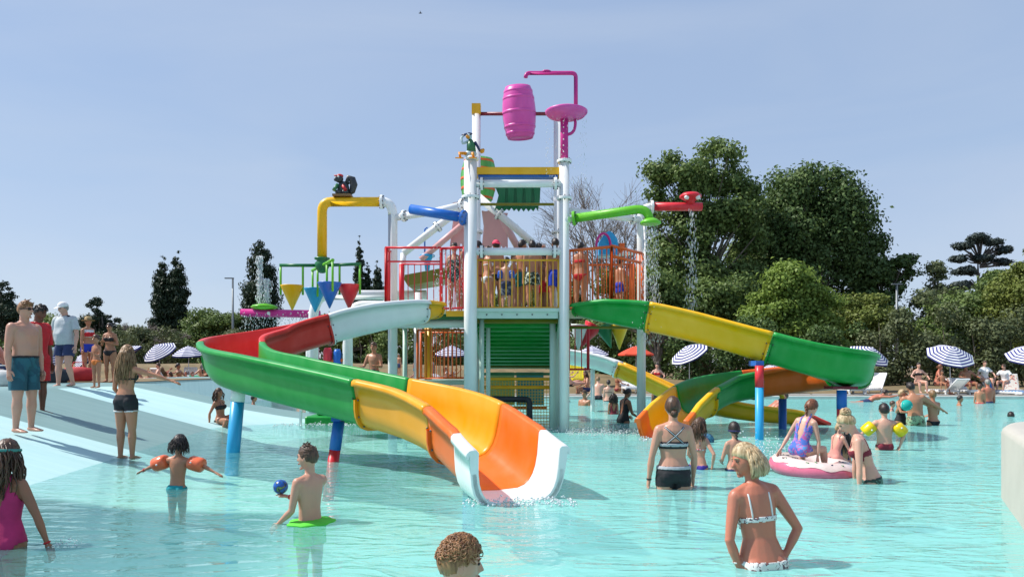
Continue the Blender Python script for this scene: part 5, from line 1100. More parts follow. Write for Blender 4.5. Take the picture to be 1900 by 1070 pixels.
person('heavy woman in dark swimsuit behind the amber chute', l, 1.68, 165, 'f', 'mid', ('bun', 'dark'), [('onepiece', black)], vox=.018, fat=1.25)
# on and around the tower
person('teen boy in black shorts standing on the green step platform', ((694 - CX) / F * 16.9, 16.9, .37), 1.46, 165, 'm', 'gold', ('short', 'brown', {'n': 30}), [('shorts', K('black_white_trim', (.015, .015, .02), (.5, .5, .5), scale=6, thr=.62), {'t': .6})], kid=.3, vox=.014, arms=(((-.3, .3, -1), (.3, .9, .1)), ((.3, .3, -1), (-.2, .9, .0))))
person('woman with tied dark hair sitting on the green step platform', ((693 - CX) / F * 16.5, 16.5, .48), 1.55, -30, 'f', 'burnt', ('bun', 'dark', {'bz': .2}), [('onepiece', navy)], vox=.014, anchor='pelvis', lean=(0, -.1, 1), head=(-30, 5), legs=(((-.1, 1, 0), (0, .2, -1)), ((.1, 1, 0), (0, .2, -1))))
DZ = 2.44
def deck(px, top, Y, label, yaw, sex, sk, hair, cl, **kw):
    X = (px - CX) / F * Y; h = CH + (HY - top) / F * Y - DZ; return person(label, (X, Y, DZ), kw.pop('h', h), yaw, sex, sk, hair, cl, vox=.015, **kw)
ARMX = (((-.2, .1, -1), (.5, .7, .3)), ((.2, .1, -1), (-.5, .7, .3)))
deck(843, 452, 15.75, 'girl in leaf print swimsuit under the spray behind the red railing', 170, 'f', 'gold', ('bun', 'dark', {'bz': .9}), [('onepiece', dprint)], kid=.2, arms=ARMX)
deck(888, 448, 16.3, 'shadowed girl close behind the left front column on the upper deck', 90, 'f', 'tan', ('bun', 'dark'), [('brief', maroonc), ('band', maroonc)], kid=.2)
deck(904, 458, 15.7, 'woman in white bikini behind the yellow railing', -65, 'f', 'gold', ('short', 'brown'), [('brief', whitec), ('band', whitec)], arms=ARMX)
deck(921, 447, 16.1, 'woman in dark bikini and pink hair scarf behind the yellow railing', 30, 'f', 'gold', ('short', 'dark'), [('brief', black), ('band', black)], extras=[cap(K('scarf_pink', (.7, .05, .12)), True)])
deck(939, 477, 15.3, 'boy in navy knee shorts and blue armbands at the yellow railing', -8, 'm', 'fair', ('short', 'dark'), [('shorts', K('navy_grey', (.02, .03, .08), (.15, .17, .2), scale=5), {'t': .95, 'flare': 1.6})], kid=.6, head=(-30, 5), extras=[armbands(blueb, 1.05)])
deck(968, 446, 16.2, 'tall boy with one arm raised, teal shorts, middle of the upper deck', -60, 'm', 'tan', ('short', 'dark'), [('shorts', K('teal_dark', (.0, .12, .13)))], arms=(((-.2, .2, -1), (0, .9, .4)), ((.2, .6, -.2), (0, .5, .9))), kid=.2)
deck(988, 447, 15.8, 'boy in black and white floral trunks on the upper deck', 15, 'm', 'gold', ('short', 'dark'), [('shorts', K('bw_floral', (.02, .04, .03), (.6, .65, .5), scale=14, thr=.55), {'t': .55})], kid=.2)
deck(1010, 470, 16.6, 'smaller tanned child at the back of the upper deck', 120, 'm', 'mid', ('short', 'dark'), [('shorts', redc)], kid=.6)
deck(1031, 443, 15.6, 'dark haired youth in bright blue shorts by the right front column', 25, 'm', 'tan', ('short', 'dark'), [('shorts', bluec, {'t': .7})], kid=.1)
deck(1077, 450, 15.4, 'woman in red bikini behind the orange railing', -30, 'f', 'tan', ('bun', 'dark'), [('brief', redc), ('band', redc, {'w': .022})], fat=1.1)

deck(896, 462, 16.9, 'child in turquoise suit in the back row, left of the yellow railing', 80, 'f', 'gold', ('bun', 'brown'), [('onepiece', turq)], kid=.5)
deck(954, 470, 16.6, 'child with orange suit half hidden in the back row of the upper deck', -120, 'f', 'fair', ('short', 'dblond'), [('onepiece', K('swim_orange', (.7, .2, .04)))], kid=.5)
deck(1001, 452, 17.0, 'woman in green bikini at the back of the upper deck', 60, 'f', 'tan', ('bun', 'dark'), [('brief', greenc), ('band', greenc)])
deck(1019, 462, 17.1, 'youth in dark trunks standing deep in the upper deck', -100, 'm', 'gold', ('short', 'brown'), [('shorts', navy)], kid=.3)
deck(861, 462, 16.2, 'child beside the leaf print girl, next to the left column', 150, 'm', 'tan', ('short', 'dark'), [('shorts', redc)], kid=.5)
deck(1150, 478, 15.7, 'small child behind the corner of the orange railing', -60, 'm', 'gold', ('short', 'dark'), [('shorts', bluec)], kid=.8)
for px, wy, top, lab, sx, sk_, hr_, cl_ in ((470, 752, 733, 'bather kneeling low in the far shallows under the green flume', 'f', 'tan', 'dark', navy), (560, 748, 728, 'bather in the far shallows left of the green steps', 'm', 'fair', 'brown', redc), (662, 745, 716, 'bather standing far behind the seated woman', 'm', 'gold', 'dark', black), (1085, 752, 724, 'child in the far water right of the tower', 'm', 'tan', 'brown', redc), (1340, 752, 733, 'bather low in the water behind the looping slide', 'f', 'burnt', 'dark', black), (1655, 762, 744, 'bather crouched in the water right of the blue post', 'f', 'fair', 'brown', navy), (1780, 752, 734, 'swimmer near the far edge below the striped umbrella', 'm', 'tan', 'dark', black)):
    l, h = wat(px, wy, top, .80); h = max(1.2, min(h, 1.8)); l = (l[0], l[1], (wy - top) / F * l[1] - h); person(lab, l, h, random.uniform(-180, 180), sx, sk_, ('short', hr_), [('shorts', cl_)] if sx == 'm' else [('onepiece', cl_)], vox=.022)
for i, (px, fy, top, Y, lab) in enumerate(((30, 694, 642, 27, 'distant woman in dark swimsuit by the left edge'), (214, 700, 655, 26, 'distant man in red shorts beyond the sunglasses woman'), (740, 697, 656, 33, 'distant man standing on the grass behind the lower railing'), (770, 700, 668, 33, 'distant child on the grass behind the lower railing'))):
    l, h = std(px, fy, top, Y); person(lab, l, h, [170, -90, 150, 40][i], 'fmmm'[i], ['tan', 'burnt', 'gold', 'fair'][i], ('short', ['dark', 'brown', 'grey', 'dblond'][i]), [('onepiece', navy)] if i == 0 else [('shorts', [0, redc, navy, turq][i])], vox=.022)
# ---------------------------------------------------------------- trees and hedges
def leafm(name, a, b, tr=.25):
    if name in MATS: return MATS[name]
    m = bpy.data.materials.new(name); m.use_nodes = True; MATS[name] = m; n = m.node_tree.nodes; l = m.node_tree.links; bs = n['Principled BSDF']; out = n['Material Output']
    g = n.new('ShaderNodeNewGeometry'); no = n.new('ShaderNodeTexNoise'); no.inputs['Scale'].default_value = .55; no.inputs['Detail'].default_value = 3; l.new(g.outputs['Position'], no.inputs[0])
    ad = n.new('ShaderNodeMath'); ad.operation = 'MULTIPLY_ADD'; ad.inputs[1].default_value = .55; l.new(g.outputs['Random Per Island'], ad.inputs[0]); 
    m2 = n.new('ShaderNodeMath'); m2.operation = 'MULTIPLY'; m2.inputs[1].default_value = .6; l.new(no.outputs[0], m2.inputs[0]); l.new(m2.outputs[0], ad.inputs[2])
    rp = n.new('ShaderNodeValToRGB'); rp.color_ramp.elements[0].position = .2; rp.color_ramp.elements[1].position = .85; rp.color_ramp.elements[0].color = (*a, 1); rp.color_ramp.elements[1].color = (*b, 1); l.new(ad.outputs[0], rp.inputs[0])
    l.new(rp.outputs[0], bs.inputs['Base Color']); bs.inputs['Roughness'].default_value = .55; bs.inputs['Specular IOR Level'].default_value = .3
    t = n.new('ShaderNodeBsdfTranslucent'); l.new(rp.outputs[0], t.inputs[0]); mx = n.new('ShaderNodeMixShader'); mx.inputs[0].default_value = tr; l.new(bs.outputs[0], mx.inputs[1]); l.new(t.outputs[0], mx.inputs[2]); l.new(mx.outputs[0], out.inputs[0]); return m
LF = dict(deep=leafm('leaf_deep', (0.046, 0.092, 0.028), (0.135, 0.205, 0.062)), mid=leafm('leaf_mid', (0.072, 0.13, 0.036), (0.19, 0.26, 0.075)), bright=leafm('leaf_bright', (0.12, 0.2, 0.035), (0.27, 0.37, 0.075), .35),
          olive=leafm('leaf_olive', (0.075, 0.098, 0.045), (0.17, 0.2, 0.09)), cyp=leafm('leaf_cypress', (0.016, 0.036, 0.018), (0.042, 0.07, 0.036), .1), blue=leafm('leaf_cedar', (0.03, 0.048, 0.044), (0.075, 0.1, 0.09), .1), gold=leafm('leaf_golden', (0.1, 0.145, 0.028), (0.22, 0.26, 0.06)))
BARK = mat('bark', (.10, .08, .06), .9, scale=6, col2=(.20, .17, .135), bump=1, bscale=12); BARE = mat('bare_twigs', (.20, .17, .15), .9, .2, 5)
def leaves(clumps, n, size, rg, up=.35, shell=.45, long_=1.0, dirup=0):
    """clumps: (k,6) centre+radii; leaf quads spread in each clump, denser to its outside"""
    c = np.array(clumps); vol = (c[:, 3] * c[:, 4] * c[:, 5]) ** (2 / 3); idx = rg.choice(len(c), n, p=vol / vol.sum()); d = rg.normal(size=(n, 3)); d /= np.linalg.norm(d, axis=1)[:, None]
    r = np.abs(rg.normal(.78, .30 if size > .24 else .2, n)); p = c[idx, :3] + d * r[:, None] * c[idx, 3:6]
    nm = d + rg.normal(size=(n, 3)) * .6 + np.array([0, 0, up]); nm /= np.linalg.norm(nm, axis=1)[:, None]
    t = np.cross(nm, rg.normal(size=(n, 3))) + np.array([0, 0, dirup]); t -= nm * (t * nm).sum(1)[:, None]; t /= np.linalg.norm(t, axis=1)[:, None] + 1e-9; b = np.cross(nm, t)
    s = size * rg.uniform(.55, 1.25, n)[:, None]
    fold = nm * s * .18
    V = np.stack([p - t * s * .5 * long_, p - b * s * .30 + fold, p + t * s * .5 * long_, p + b * s * .30 + fold], 1).reshape(-1, 3)
    Q = np.arange(4 * n).reshape(n, 4); return V, Q
def tree(name, label, px, Y, lobes, nl, size, m, seed, group=None, zb=.3, clump=.2, nc=60, trunk=.25, base=None, shell=.5, bark=None, long_=1.0, dirup=0, up=.35, cat='tree', flat=.8, lay=0):
    nl = int(nl * 1.45); size = size * .80
    """lobes in metres relative to the trunk foot: (x, y, z, rx, ry, rz)"""
    rg = np.random.RandomState(seed); X = (px - CX) / F * Y; t = thing(name, label, cat, (X, Y, zb), 0, group); L = np.array(lobes, float)
    vol = L[:, 3] * L[:, 4] * L[:, 5]; ii = rg.choice(len(L), nc, p=vol ** .6 / (vol ** .6).sum()); d = rg.normal(size=(nc, 3)); d /= np.linalg.norm(d, axis=1)[:, None]; r = rg.uniform(.3, 1, nc) ** .5
    cc = L[ii, :3] + d * r[:, None] * L[ii, 3:6] * (1 - clump * .6); mr = L[ii, 3:6].min(1); cr = clump * mr[:, None] * rg.uniform(.65, 1.35, (nc, 1)) * np.array([1.25, 1.25, flat]); cl = np.hstack([cc, cr])
    V, Q = leaves(cl, nl, size, rg, shell=shell, long_=long_, dirup=dirup, up=up); link('crown', npmesh('crown', V, Q), m, t)
    mb = MB(); H = L[:, 2].max(); top = Vector((rg.uniform(-.3, .3), 0, H * .85)); tp = [Vector((0, 0, -.6)), Vector((rg.uniform(-.1, .1), 0, H * .25)), Vector((rg.uniform(-.25, .25), 0, H * .55)), top]
    mb.tube(tp, [trunk * 1.2, trunk * .9, trunk * .6, trunk * .15], 10)
    for k in range(0, nc, 2):
        e = Vector(cc[k]); z0 = max(.15 * H, min(e.z * .55, H * .6)) if not lay else min(e.z * .96, H * .84); f = z0 / (H * .85); b0 = Vector((0, 0, z0)); md_ = b0.lerp(e, .5) + Vector((0, 0, .06 * H * rg.uniform(-.2, 1)))
        mb.tube([b0, md_, e], [trunk * .38 * (1 - f * .5), trunk * .22, trunk * .06], 5, False)
    mb.build('trunk', bark or BARK, t, fix=False); return t
def bare_tree(label, px, Y, H, spread, seed, zb=.4, name='bare_tree'):
    rg = random.Random(seed); t = thing(name, label, 'tree', ((px - CX) / F * Y, Y, zb)); mb = MB()
    def br(p, d, L, r, dep):
        q = p + d * L * .5 + Vector((rg.gauss(0, .05), rg.gauss(0, .05), 0)) * L; e = q + (d + Vector((rg.gauss(0, .15), rg.gauss(0, .15), .05))).normalized() * L * .5
        mb.tube([p, q, e], [r, r * .8, r * .6], 5 if dep > 2 else 3, False)
        if dep == 0: return
        for k in range(3 if dep > 1 else 4):
            nd = (d + Vector((rg.gauss(0, spread), rg.gauss(0, spread), rg.gauss(.05, .25)))).normalized(); br(q.lerp(e, rg.random()), nd, L * rg.uniform(.6, .8), r * .58, dep - 1)
    for k in range(3): br(Vector((0, 0, 0)), Vector((rg.gauss(0, .25), rg.gauss(0, .2), 1)).normalized(), H * .36, .20, 5)
    tag(mb.build('branches', BARE, t, fix=False)); return t
def hedge(label, x0, x1, Y, z0, z1, m, seed, dens=420, size=.16, dep=1.2, name='hedge', group='hedge plants along the grass bank', cat='hedge', wob=.3):
    rg = np.random.RandomState(seed); w = x1 - x0; t = thing(name, label, cat, ((x0 + x1) / 2, Y, z0), 0, group); H = z1 - z0
    k = int(w * 5.5) + 6; cx = rg.uniform(-w / 2, w / 2, k); cz = rg.uniform(.0, .88, k) * H * (1 + wob * np.sin(cx * 1.1 + seed)); r = rg.uniform(.32, .55, k) * min(1.3, H * .42)
    cl = np.stack([cx, rg.uniform(-dep / 2, dep / 2, k), cz, r * 1.3, r, r], 1)
    V, Q = leaves(cl, int(w * H * dens), size, rg, shell=.4); link('foliage', npmesh('foliage', V, Q), m, t)
    mb = MB(); 
    for q in range(int(w / .9) + 1):
        x = -w / 2 + .3 + q * .9
        if x < w / 2: mb.tube([(x, 0, -.4), (x + rg.uniform(-.2, .2), 0, H * .5), (x + rg.uniform(-.4, .4), 0, H * .8)], [.05, .035, .01], 5, False)
    tag(mb.build('stems', BARK, t, fix=False), kind='stuff'); return t

GT = 'tall trees behind the hedge on the right'
tree('broadleaf_tree', 'tall airy broadleaf tree with open limbs, leftmost of the big trees', 1308, 55, [(-2.2, 0, 14.6, 2.4, 2.2, 3.0), (1.2, 0, 15.6, 2.8, 2.4, 2.8), (3.1, 0, 12.4, 2.3, 2.4, 3.4), (-.4, 0, 12.6, 2.6, 2.2, 2.4), (-1.6, 0, 10.2, 2.8, 2.4, 2.6), (-3.2, 0, 12.6, 1.5, 2, 1.6), (.8, 0, 7.0, 4.4, 2.6, 2.8), (-3.2, 0, 6.4, 2.6, 2.4, 2.4)], 30000, .40, LF['mid'], 11, GT, nc=150, clump=.33, trunk=.34)
tree('broadleaf_tree', 'huge dense dark green broadleaf tree with rounded top', 1505, 58, [(0, 0, 14.4, 3.5, 3.2, 3.2), (-1.6, 0, 11.6, 3.2, 3.2, 3.4), (2.0, 0, 11.6, 3.2, 3.2, 3.4), (0, 0, 7.4, 5.0, 3.4, 3.8)], 46000, .40, LF['deep'], 12, GT, nc=130, clump=.34, trunk=.4)
tree('broadleaf_tree', 'dark broadleaf tree sloping down to the right of the huge one', 1640, 58, [(-1.2, 0, 9.6, 1.9, 2.2, 2.0), (.9, 0, 8.6, 1.7, 2.0, 1.3), (-.2, 0, 7.4, 2.3, 2.2, 1.2), (-1.2, 0, 5.2, 3.0, 2.4, 2.2)], 20000, .40, LF['deep'], 25, GT, nc=80, clump=.34)
tree('broadleaf_tree', 'bright yellow-green tree standing in front of the huge dark tree', 1472, 46, [(-.3, 0, 6.6, 1.6, 1.5, 1.5), (-1.4, 0, 4.6, 1.9, 1.6, 1.7), (1.2, 0, 4.8, 1.9, 1.6, 1.6), (-.2, 0, 3.0, 3.2, 1.8, 1.6), (2.4, 0, 2.9, 1.5, 1.5, 1.2)], 21000, .32, LF['bright'], 14, GT, nc=75, clump=.40)
tree('broadleaf_tree', 'mid green tree filling the gap left of the bright tree', 1335, 50, [(0, 0, 5.0, 3.2, 2.2, 2.6), (2.2, 0, 4.0, 2.4, 2, 2.4), (-2.6, 0, 3.6, 2.2, 2, 2.0)], 20000, .34, LF['mid'], 15, GT, nc=60, clump=.38)
tree('broadleaf_tree', 'low spreading tree directly behind the right column', 1215, 50, [(0, 0, 5.6, 2.0, 2, 2.2), (-2.6, 0, 4.2, 2.6, 2, 2.3), (.6, 0, 3.2, 3.0, 2, 2.0), (-3.4, 0, 6.9, 2.0, 1.4, 1.3)], 17000, .34, LF['mid'], 16, GT, nc=60, clump=.40)
tree('broadleaf_tree', 'olive toned tree right of the bright tree', 1605, 48, [(0, 0, 4.4, 2.0, 1.8, 1.8), (1.2, 0, 3.2, 2.0, 1.8, 1.6), (-1.2, 0, 2.8, 2.0, 1.6, 1.6)], 14000, .30, LF['gold'], 17, GT, nc=50, clump=.4)
tree('conifer_tree', 'loose pale conifer between the dark trees and the cedar', 1738, 56, [(0, 0, 8.0, 1.0, 1, 1.3), (0, 0, 5.8, 2.1, 1.8, 1.8), (.2, 0, 3.2, 3.2, 2, 1.9)], 14000, .32, LF['olive'], 18, GT, nc=60, clump=.4)
tree('broadleaf_tree', 'dark leafy tree below the cedar', 1790, 53, [(0, 0, 4.6, 2.4, 2, 2.0), (-2, 0, 3.2, 2.2, 2, 1.8), (2.0, 0, 3.0, 2.0, 2, 1.8)], 15000, .32, LF['mid'], 19, GT, nc=55, clump=.4)
cd_ = [(-.2, 0, 13.1, 1.5, 1.4, .38), (-1.3, 0, 12.4, 1.2, 1.2, .34), (1.1, 0, 12.8, 1.5, 1.2, .34), (1.9, 0, 12.0, 1.0, 1.2, .3), (-1.7, 0, 11.2, 1.1, 1.2, .3), (2.0, 0, 10.9, 1.2, 1.2, .3), (.2, 0, 11.2, 1.5, 1.2, .3), (-1.2, 0, 10.0, 1.4, 1.2, .32), (1.7, 0, 9.6, 1.5, 1.2, .32), (-1.6, 0, 8.6, 1.5, 1.2, .35), (1.0, 0, 8.2, 1.6, 1.2, .35), (-.6, 0, 7.0, 1.9, 1.2, .4), (1.4, 0, 6.2, 1.8, 1.2, .4)]
tree('cedar_tree', 'tall dark cedar with a flat umbrella top rising at the right', 1818, 70, [(a * 1.15, b, c_, d * 1.15, e, f * 1.2) for a, b, c_, d, e, f in cd_], 26000, .30, LF['blue'], 20, GT, nc=240, clump=.85, trunk=.30, flat=.75, lay=1, bark=mat('cedar_bark', (.10, .085, .075), .9))
tree('cypress_tree', 'dense golden green conical tree at the right edge', 1893, 50, [(.4, 0, 7.8, 1.3, 1.3, 2.0), (0, 0, 5.6, 2.1, 2, 2.2), (.2, 0, 2.8, 2.7, 2, 2.4)], 24000, .28, LF['gold'], 21, GT, nc=90, clump=.36, dirup=.8)
bare_tree('leafless grey tree right of the tower', 1125, 60, 19.0, .42, 4); bare_tree('second leafless grey tree touching the tall airy tree', 1185, 60, 17, .42, 8); bare_tree('small leafless tree against the hedge behind the right column', 1225, 42, 5.5, .5, 9)
# left and centre background
GL = 'trees beyond the bank on the left'
tree('conifer_tree', 'dark spreading conifer at the far left edge', 8, 60, [(0.2, 0, 6.0, .8, .7, 1.3), (-.8, 0, 5.0, .8, .7, 1.1), (0, 0, 4.2, 1.9, 1.4, 1.5), (0, 0, 2.2, 2.2, 2, 1.7)], 13000, .24, LF['cyp'], 31, GL, zb=1.2, nc=60, clump=.36, dirup=1)
tree('broadleaf_tree', 'rounded green tree behind the man in the cap', 88, 60, [(0, 0, 2.8, 2.2, 1.6, 1.6), (.9, 0, 2.3, 2.0, 1.6, 1.4)], 10000, .26, LF['mid'], 32, GL, zb=1.2, nc=45, clump=.4)
tree('conifer_tree', 'dark irregular conifer left of the twin cypress', 186, 60, [(-.35, 0, 4.9, .6, .6, 1.1), (.9, 0, 3.9, .6, .6, .7), (0, 0, 3.3, 1.5, 1.2, 1.3), (.8, 0, 2.8, 1.1, 1, .9), (.2, 0, 1.6, 2.1, 1.6, 1.3)], 13000, .23, LF['cyp'], 33, GL, zb=1.2, nc=60, clump=.36, dirup=1)
def cyp(label, px, Y, H, w, seed, zb=1.2, n=13000):
    lob = [(0, 0, H * f, w * s, w * s, H * .15) for f, s in ((.08, .95), (.2, 1), (.32, 1), (.44, 1), (.56, .96), (.68, .88), (.79, .72), (.88, .5), (.95, .26))]
    return tree('cypress_tree', label, px, Y, lob, n, .24, LF['cyp'], seed, 'slim dark cypress trees', zb=zb, nc=260, clump=.42, shell=.4, dirup=2.5, trunk=.14, up=0, long_=1.5)
cyp('left trunk of the pair of tall dark cypresses', 302, 62, 9.0, .98, 34); cyp('right and slightly taller of the pair of tall dark cypresses', 329, 62, 9.4, .95, 35)
cyp('broad shaggy cypress behind the white fountain jets', 484, 58, 9.9, 1.42, 36, n=24000)
cyp('tallest of three slender cypresses left of the red railing', 667, 68, 11.6, .66, 37); cyp('middle slender cypress left of the red railing', 682, 68, 9.6, .55, 38); cyp('short pointed cypress beside the red railing', 700, 66, 9.2, .72, 39)
bare_tree('small bare tree left of the twin cypress', 268, 58, 4.2, .5, 12, 1.2); bare_tree('pale dead shrub in front of the twin cypress', 310, 52, 3.4, .6, 13, 1.2)
tree('broadleaf_tree', 'bushy green tree right of the twin cypress', 396, 58, [(0, 0, 3.4, 2.0, 1.6, 1.6), (-.9, 0, 2.6, 2.0, 1.6, 1.5), (1.4, 0, 3.0, 1.7, 1.5, 1.5)], 14000, .26, LF['mid'], 40, GL, zb=1.2, nc=55, clump=.4)
tree('shrub', 'grey green shrub left of the magenta spray tube', 245, 54, [(0, 0, 1.8, 2.4, 1.5, 1.3), (1.0, 0, 2.1, 1.6, 1.2, 1.0)], 9000, .22, LF['olive'], 41, GL, zb=1.2, nc=40, clump=.4, cat='shrub')
tree('shrub', 'silvery olive shrub under the magenta spray tube', 440, 50, [(0, 0, 1.5, 2.6, 1.5, 1.2), (2, 0, 1.2, 2.0, 1.2, 1.1)], 9000, .20, LF['olive'], 42, GL, zb=1.2, nc=40, clump=.4, cat='shrub')
tree('broadleaf_tree', 'dark trees seen low between the railings of the tower', 985, 70, [(-3, 0, 5, 3.2, 2, 2.2), (0, 0, 6.2, 2.6, 2, 2.4), (3, 0, 6.4, 2.6, 2, 3)], 13000, .36, LF['mid'], 43, GL, zb=1, nc=50, clump=.4)
tree('broadleaf_tree', 'round dark tree behind the white pipes left of the tower', 640, 62, [(-2.4, 0, 2.9, 2.2, 2, 1.6), (.6, 0, 3.2, 2.2, 2, 1.5), (3.2, 0, 3.0, 2.4, 2, 1.6)], 13000, .28, LF['mid'], 44, GL, zb=1.2, nc=50, clump=.4)
k = 0
for x0, x1, Y, z0, z1, m, nm in ((-40, -30, 50, 1.3, 4.2, 'mid', 'at the far left'), (-30, -22.5, 50, 1.3, 3.7, 'olive', 'behind the standing woman in the hat'), (-22.5, -16, 50, 1.3, 3.3, 'mid', 'behind the striped umbrellas on the left'), (-16, -9, 50, 1.3, 3.6, 'mid', 'behind the left end of the slide'), (-9, -2, 47, 1.3, 4.1, 'mid', 'behind the play posts'),
                         (-2, 4, 45, 1.1, 4.4, 'deep', 'behind the tower legs'), (4, 9, 43, .7, 4.0, 'mid', 'behind the right column'), (9, 14, 41, .5, 3.6, 'deep', 'behind the tilted umbrella'), (14, 19, 40, .4, 3.4, 'deep', 'under the bright tree'), (19, 23.5, 39, .4, 4.4, 'olive', 'beside the lamp post'), (23.5, 28, 38, .4, 3.8, 'olive', 'behind the round striped umbrella'), (28, 36, 38, .4, 4.2, 'mid', 'at the right edge')):
    k += 1; hedge(f'leafy hedge {nm}', x0, x1, Y, z0, z1, LF[m], 60 + k, dens=520 if Y < 46 else 380, size=.20)
hedge('far dark line of trees closing the horizon on the left', -78, -16, 78, 1.2, 4.6, LF['deep'], 91, dens=75, size=.42, dep=4, name='distant_trees', group=None, cat='trees'); hedge('far dark line of trees closing the horizon on the right', -16, 60, 82, 1.0, 7.5, LF['deep'], 92, dens=60, size=.5, dep=5, name='distant_trees', group=None, cat='trees')

tree('broadleaf_tree', 'low olive tree between the dark conifer and the twin cypress', 240, 64, [(0, 0, 2.4, 2.4, 1.6, 1.4), (2.0, 0, 1.8, 2.0, 1.4, 1.2)], 9000, .26, LF['olive'], 46, GL, zb=1.2, nc=40, clump=.4)
tree('broadleaf_tree', 'low green tree behind the bucket spinner', 560, 66, [(0, 0, 2.6, 3.0, 1.6, 1.5), (-2.4, 0, 2.0, 2.0, 1.4, 1.3)], 10000, .28, LF['mid'], 47, GL, zb=1.2, nc=45, clump=.4)
tree('broadleaf_tree', 'tall leafy tree closing the gap at the far right', 1860, 60, [(0, 0, 7.4, 1.8, 1.6, 1.8), (-1.0, 0, 5.0, 2.4, 1.8, 2.0)], 14000, .30, LF['mid'], 48, GT, nc=60, clump=.4)
tree('broadleaf_tree', 'leafy tree joining the airy tree and the huge dark one', 1405, 60, [(0, 0, 12.6, 1.8, 1.8, 2.2), (-.4, 0, 9.4, 2.2, 2, 2.4)], 14000, .36, LF['mid'], 49, GT, nc=60, clump=.4)
# ---------------------------------------------------------------- umbrellas, loungers, lamps
NAVYS = K('stripe_navy', (.04, .045, .20)); CANV = mat('canvas_white', (.74, .74, .76), .8, .03, 8)
def umbrella(label, px, fy, topy, Y, tilt=(0, 0), rad=.95, mats=None, group='beach umbrellas round the pool', rings=15, zf=None):
    z0 = CH - (fy - HY) / F * Y if zf is None else zf; H = (fy - topy) / F * Y if zf is None else CH + (HY - topy) / F * Y - z0
    t = thing('beach_umbrella', label, 'umbrella', ((px - CX) / F * Y, Y, z0), 0, group); mats = mats or [CANV, NAVYS]
    mb = MB(); mb.tube([(0, 0, -.55), (0, 0, H - .42)], .02, 8); mb.build('pole', CANV, t)
    M = Matrix.Rotation(R(tilt[0]), 3, 'Y') @ Matrix.Rotation(R(tilt[1]), 3, 'X'); c0 = Vector((0, 0, H - .42)); V, Fq, mi = [], [], []; n = 8; SB = 4
    mb = MB(); mb.tube([c0, c0 + M @ Vector((0, 0, .44))], .016, 6); mb.build('upper_pole', CANV, t)
    for i in range(rings + 2):
        f = min(i / rings, 1); drop = .40 * (1 - f ** 1.35) if i <= rings else -.07
        for k in range(n * SB):
            a = 2 * math.pi * k / (n * SB); q = k % SB; seg = math.cos(math.pi / n) / math.cos((q / SB - .5) * 2 * math.pi / n); r = max(.01, rad * f * (seg if True else 1)); sag = -.02 * math.sin(math.pi * q / SB) * f
            V.append(c0 + M @ Vector((r * math.cos(a), r * math.sin(a), drop + sag)))
    m_ = n * SB
    for i in range(rings + 1):
        for k in range(m_): Fq.append((i * m_ + k, i * m_ + (k + 1) % m_, (i + 1) * m_ + (k + 1) % m_, (i + 1) * m_ + k)); mi.append((i % 2) if len(mats) > 1 else 0)
    o = link('canopy', npmesh('canopy', V, Fq, mi), mats, t); rb = MB()
    for k in range(8):
        a = 2 * math.pi * k / 8; p = c0 + M @ Vector((rad * math.cos(a), rad * math.sin(a), -.01)); q = MB(); q.tube([c0 + M @ Vector((0, 0, .38)), c0 + M @ Vector((rad * .5 * math.cos(a), rad * .5 * math.sin(a), .23)), p], .007, 4, False); q.build('rib', CANV, t)
    return t
umbrella('large navy striped umbrella over the loungers at the right', 1763, 738, 641, 31.5, (0, 30))
umbrella('striped umbrella peeking out above the right end of the slide', 1612, 735, 642, 33, (14, 26), .9)
umbrella('striped umbrella tipped steeply, under the yellow slide', 1279, 712, 640, 36, (-30, 14), .98, rings=13)
umbrella('plain red umbrella behind the right column', 1180, 716, 641, 37, (0, 0), .9, [K('umbrella_red', (.62, .06, .02))], rings=6)
umbrella('pale striped umbrella right of the tower column', 1098, 716, 641, 37, (0, 6), .85)
umbrella('pale striped umbrella seen through the lower orange railing', 838, 712, 640, 36.5, (0, 8), .82)
umbrella('striped umbrella half hidden behind the blue slide post', 1434, 722, 676, 36, (-10, 34), .7)
umbrella('striped umbrella cut off by the right edge of the picture', 1912, 735, 640, 32, (-14, 20), .95)
umbrella('pale striped umbrella touching the green rim of the left slide', 350, 706, 641, 36.5, (0, 8), .80)
umbrella('striped umbrella leaning left, beside the long haired girl\'s hand', 296, 706, 637, 36.5, (-18, 30), .84)
umbrella('striped umbrella tipped away behind the long haired girl', 238, 704, 641, 36.5, (-34, 12), .74)
umbrella('striped umbrella folded low between the woman in the hat and the man in the cap', 158, 700, 655, 36, (-50, 20), .78)
umbrella('striped umbrella seen past the left arm of the man in the cap', 90, 700, 643, 36, (34, 20), .78)

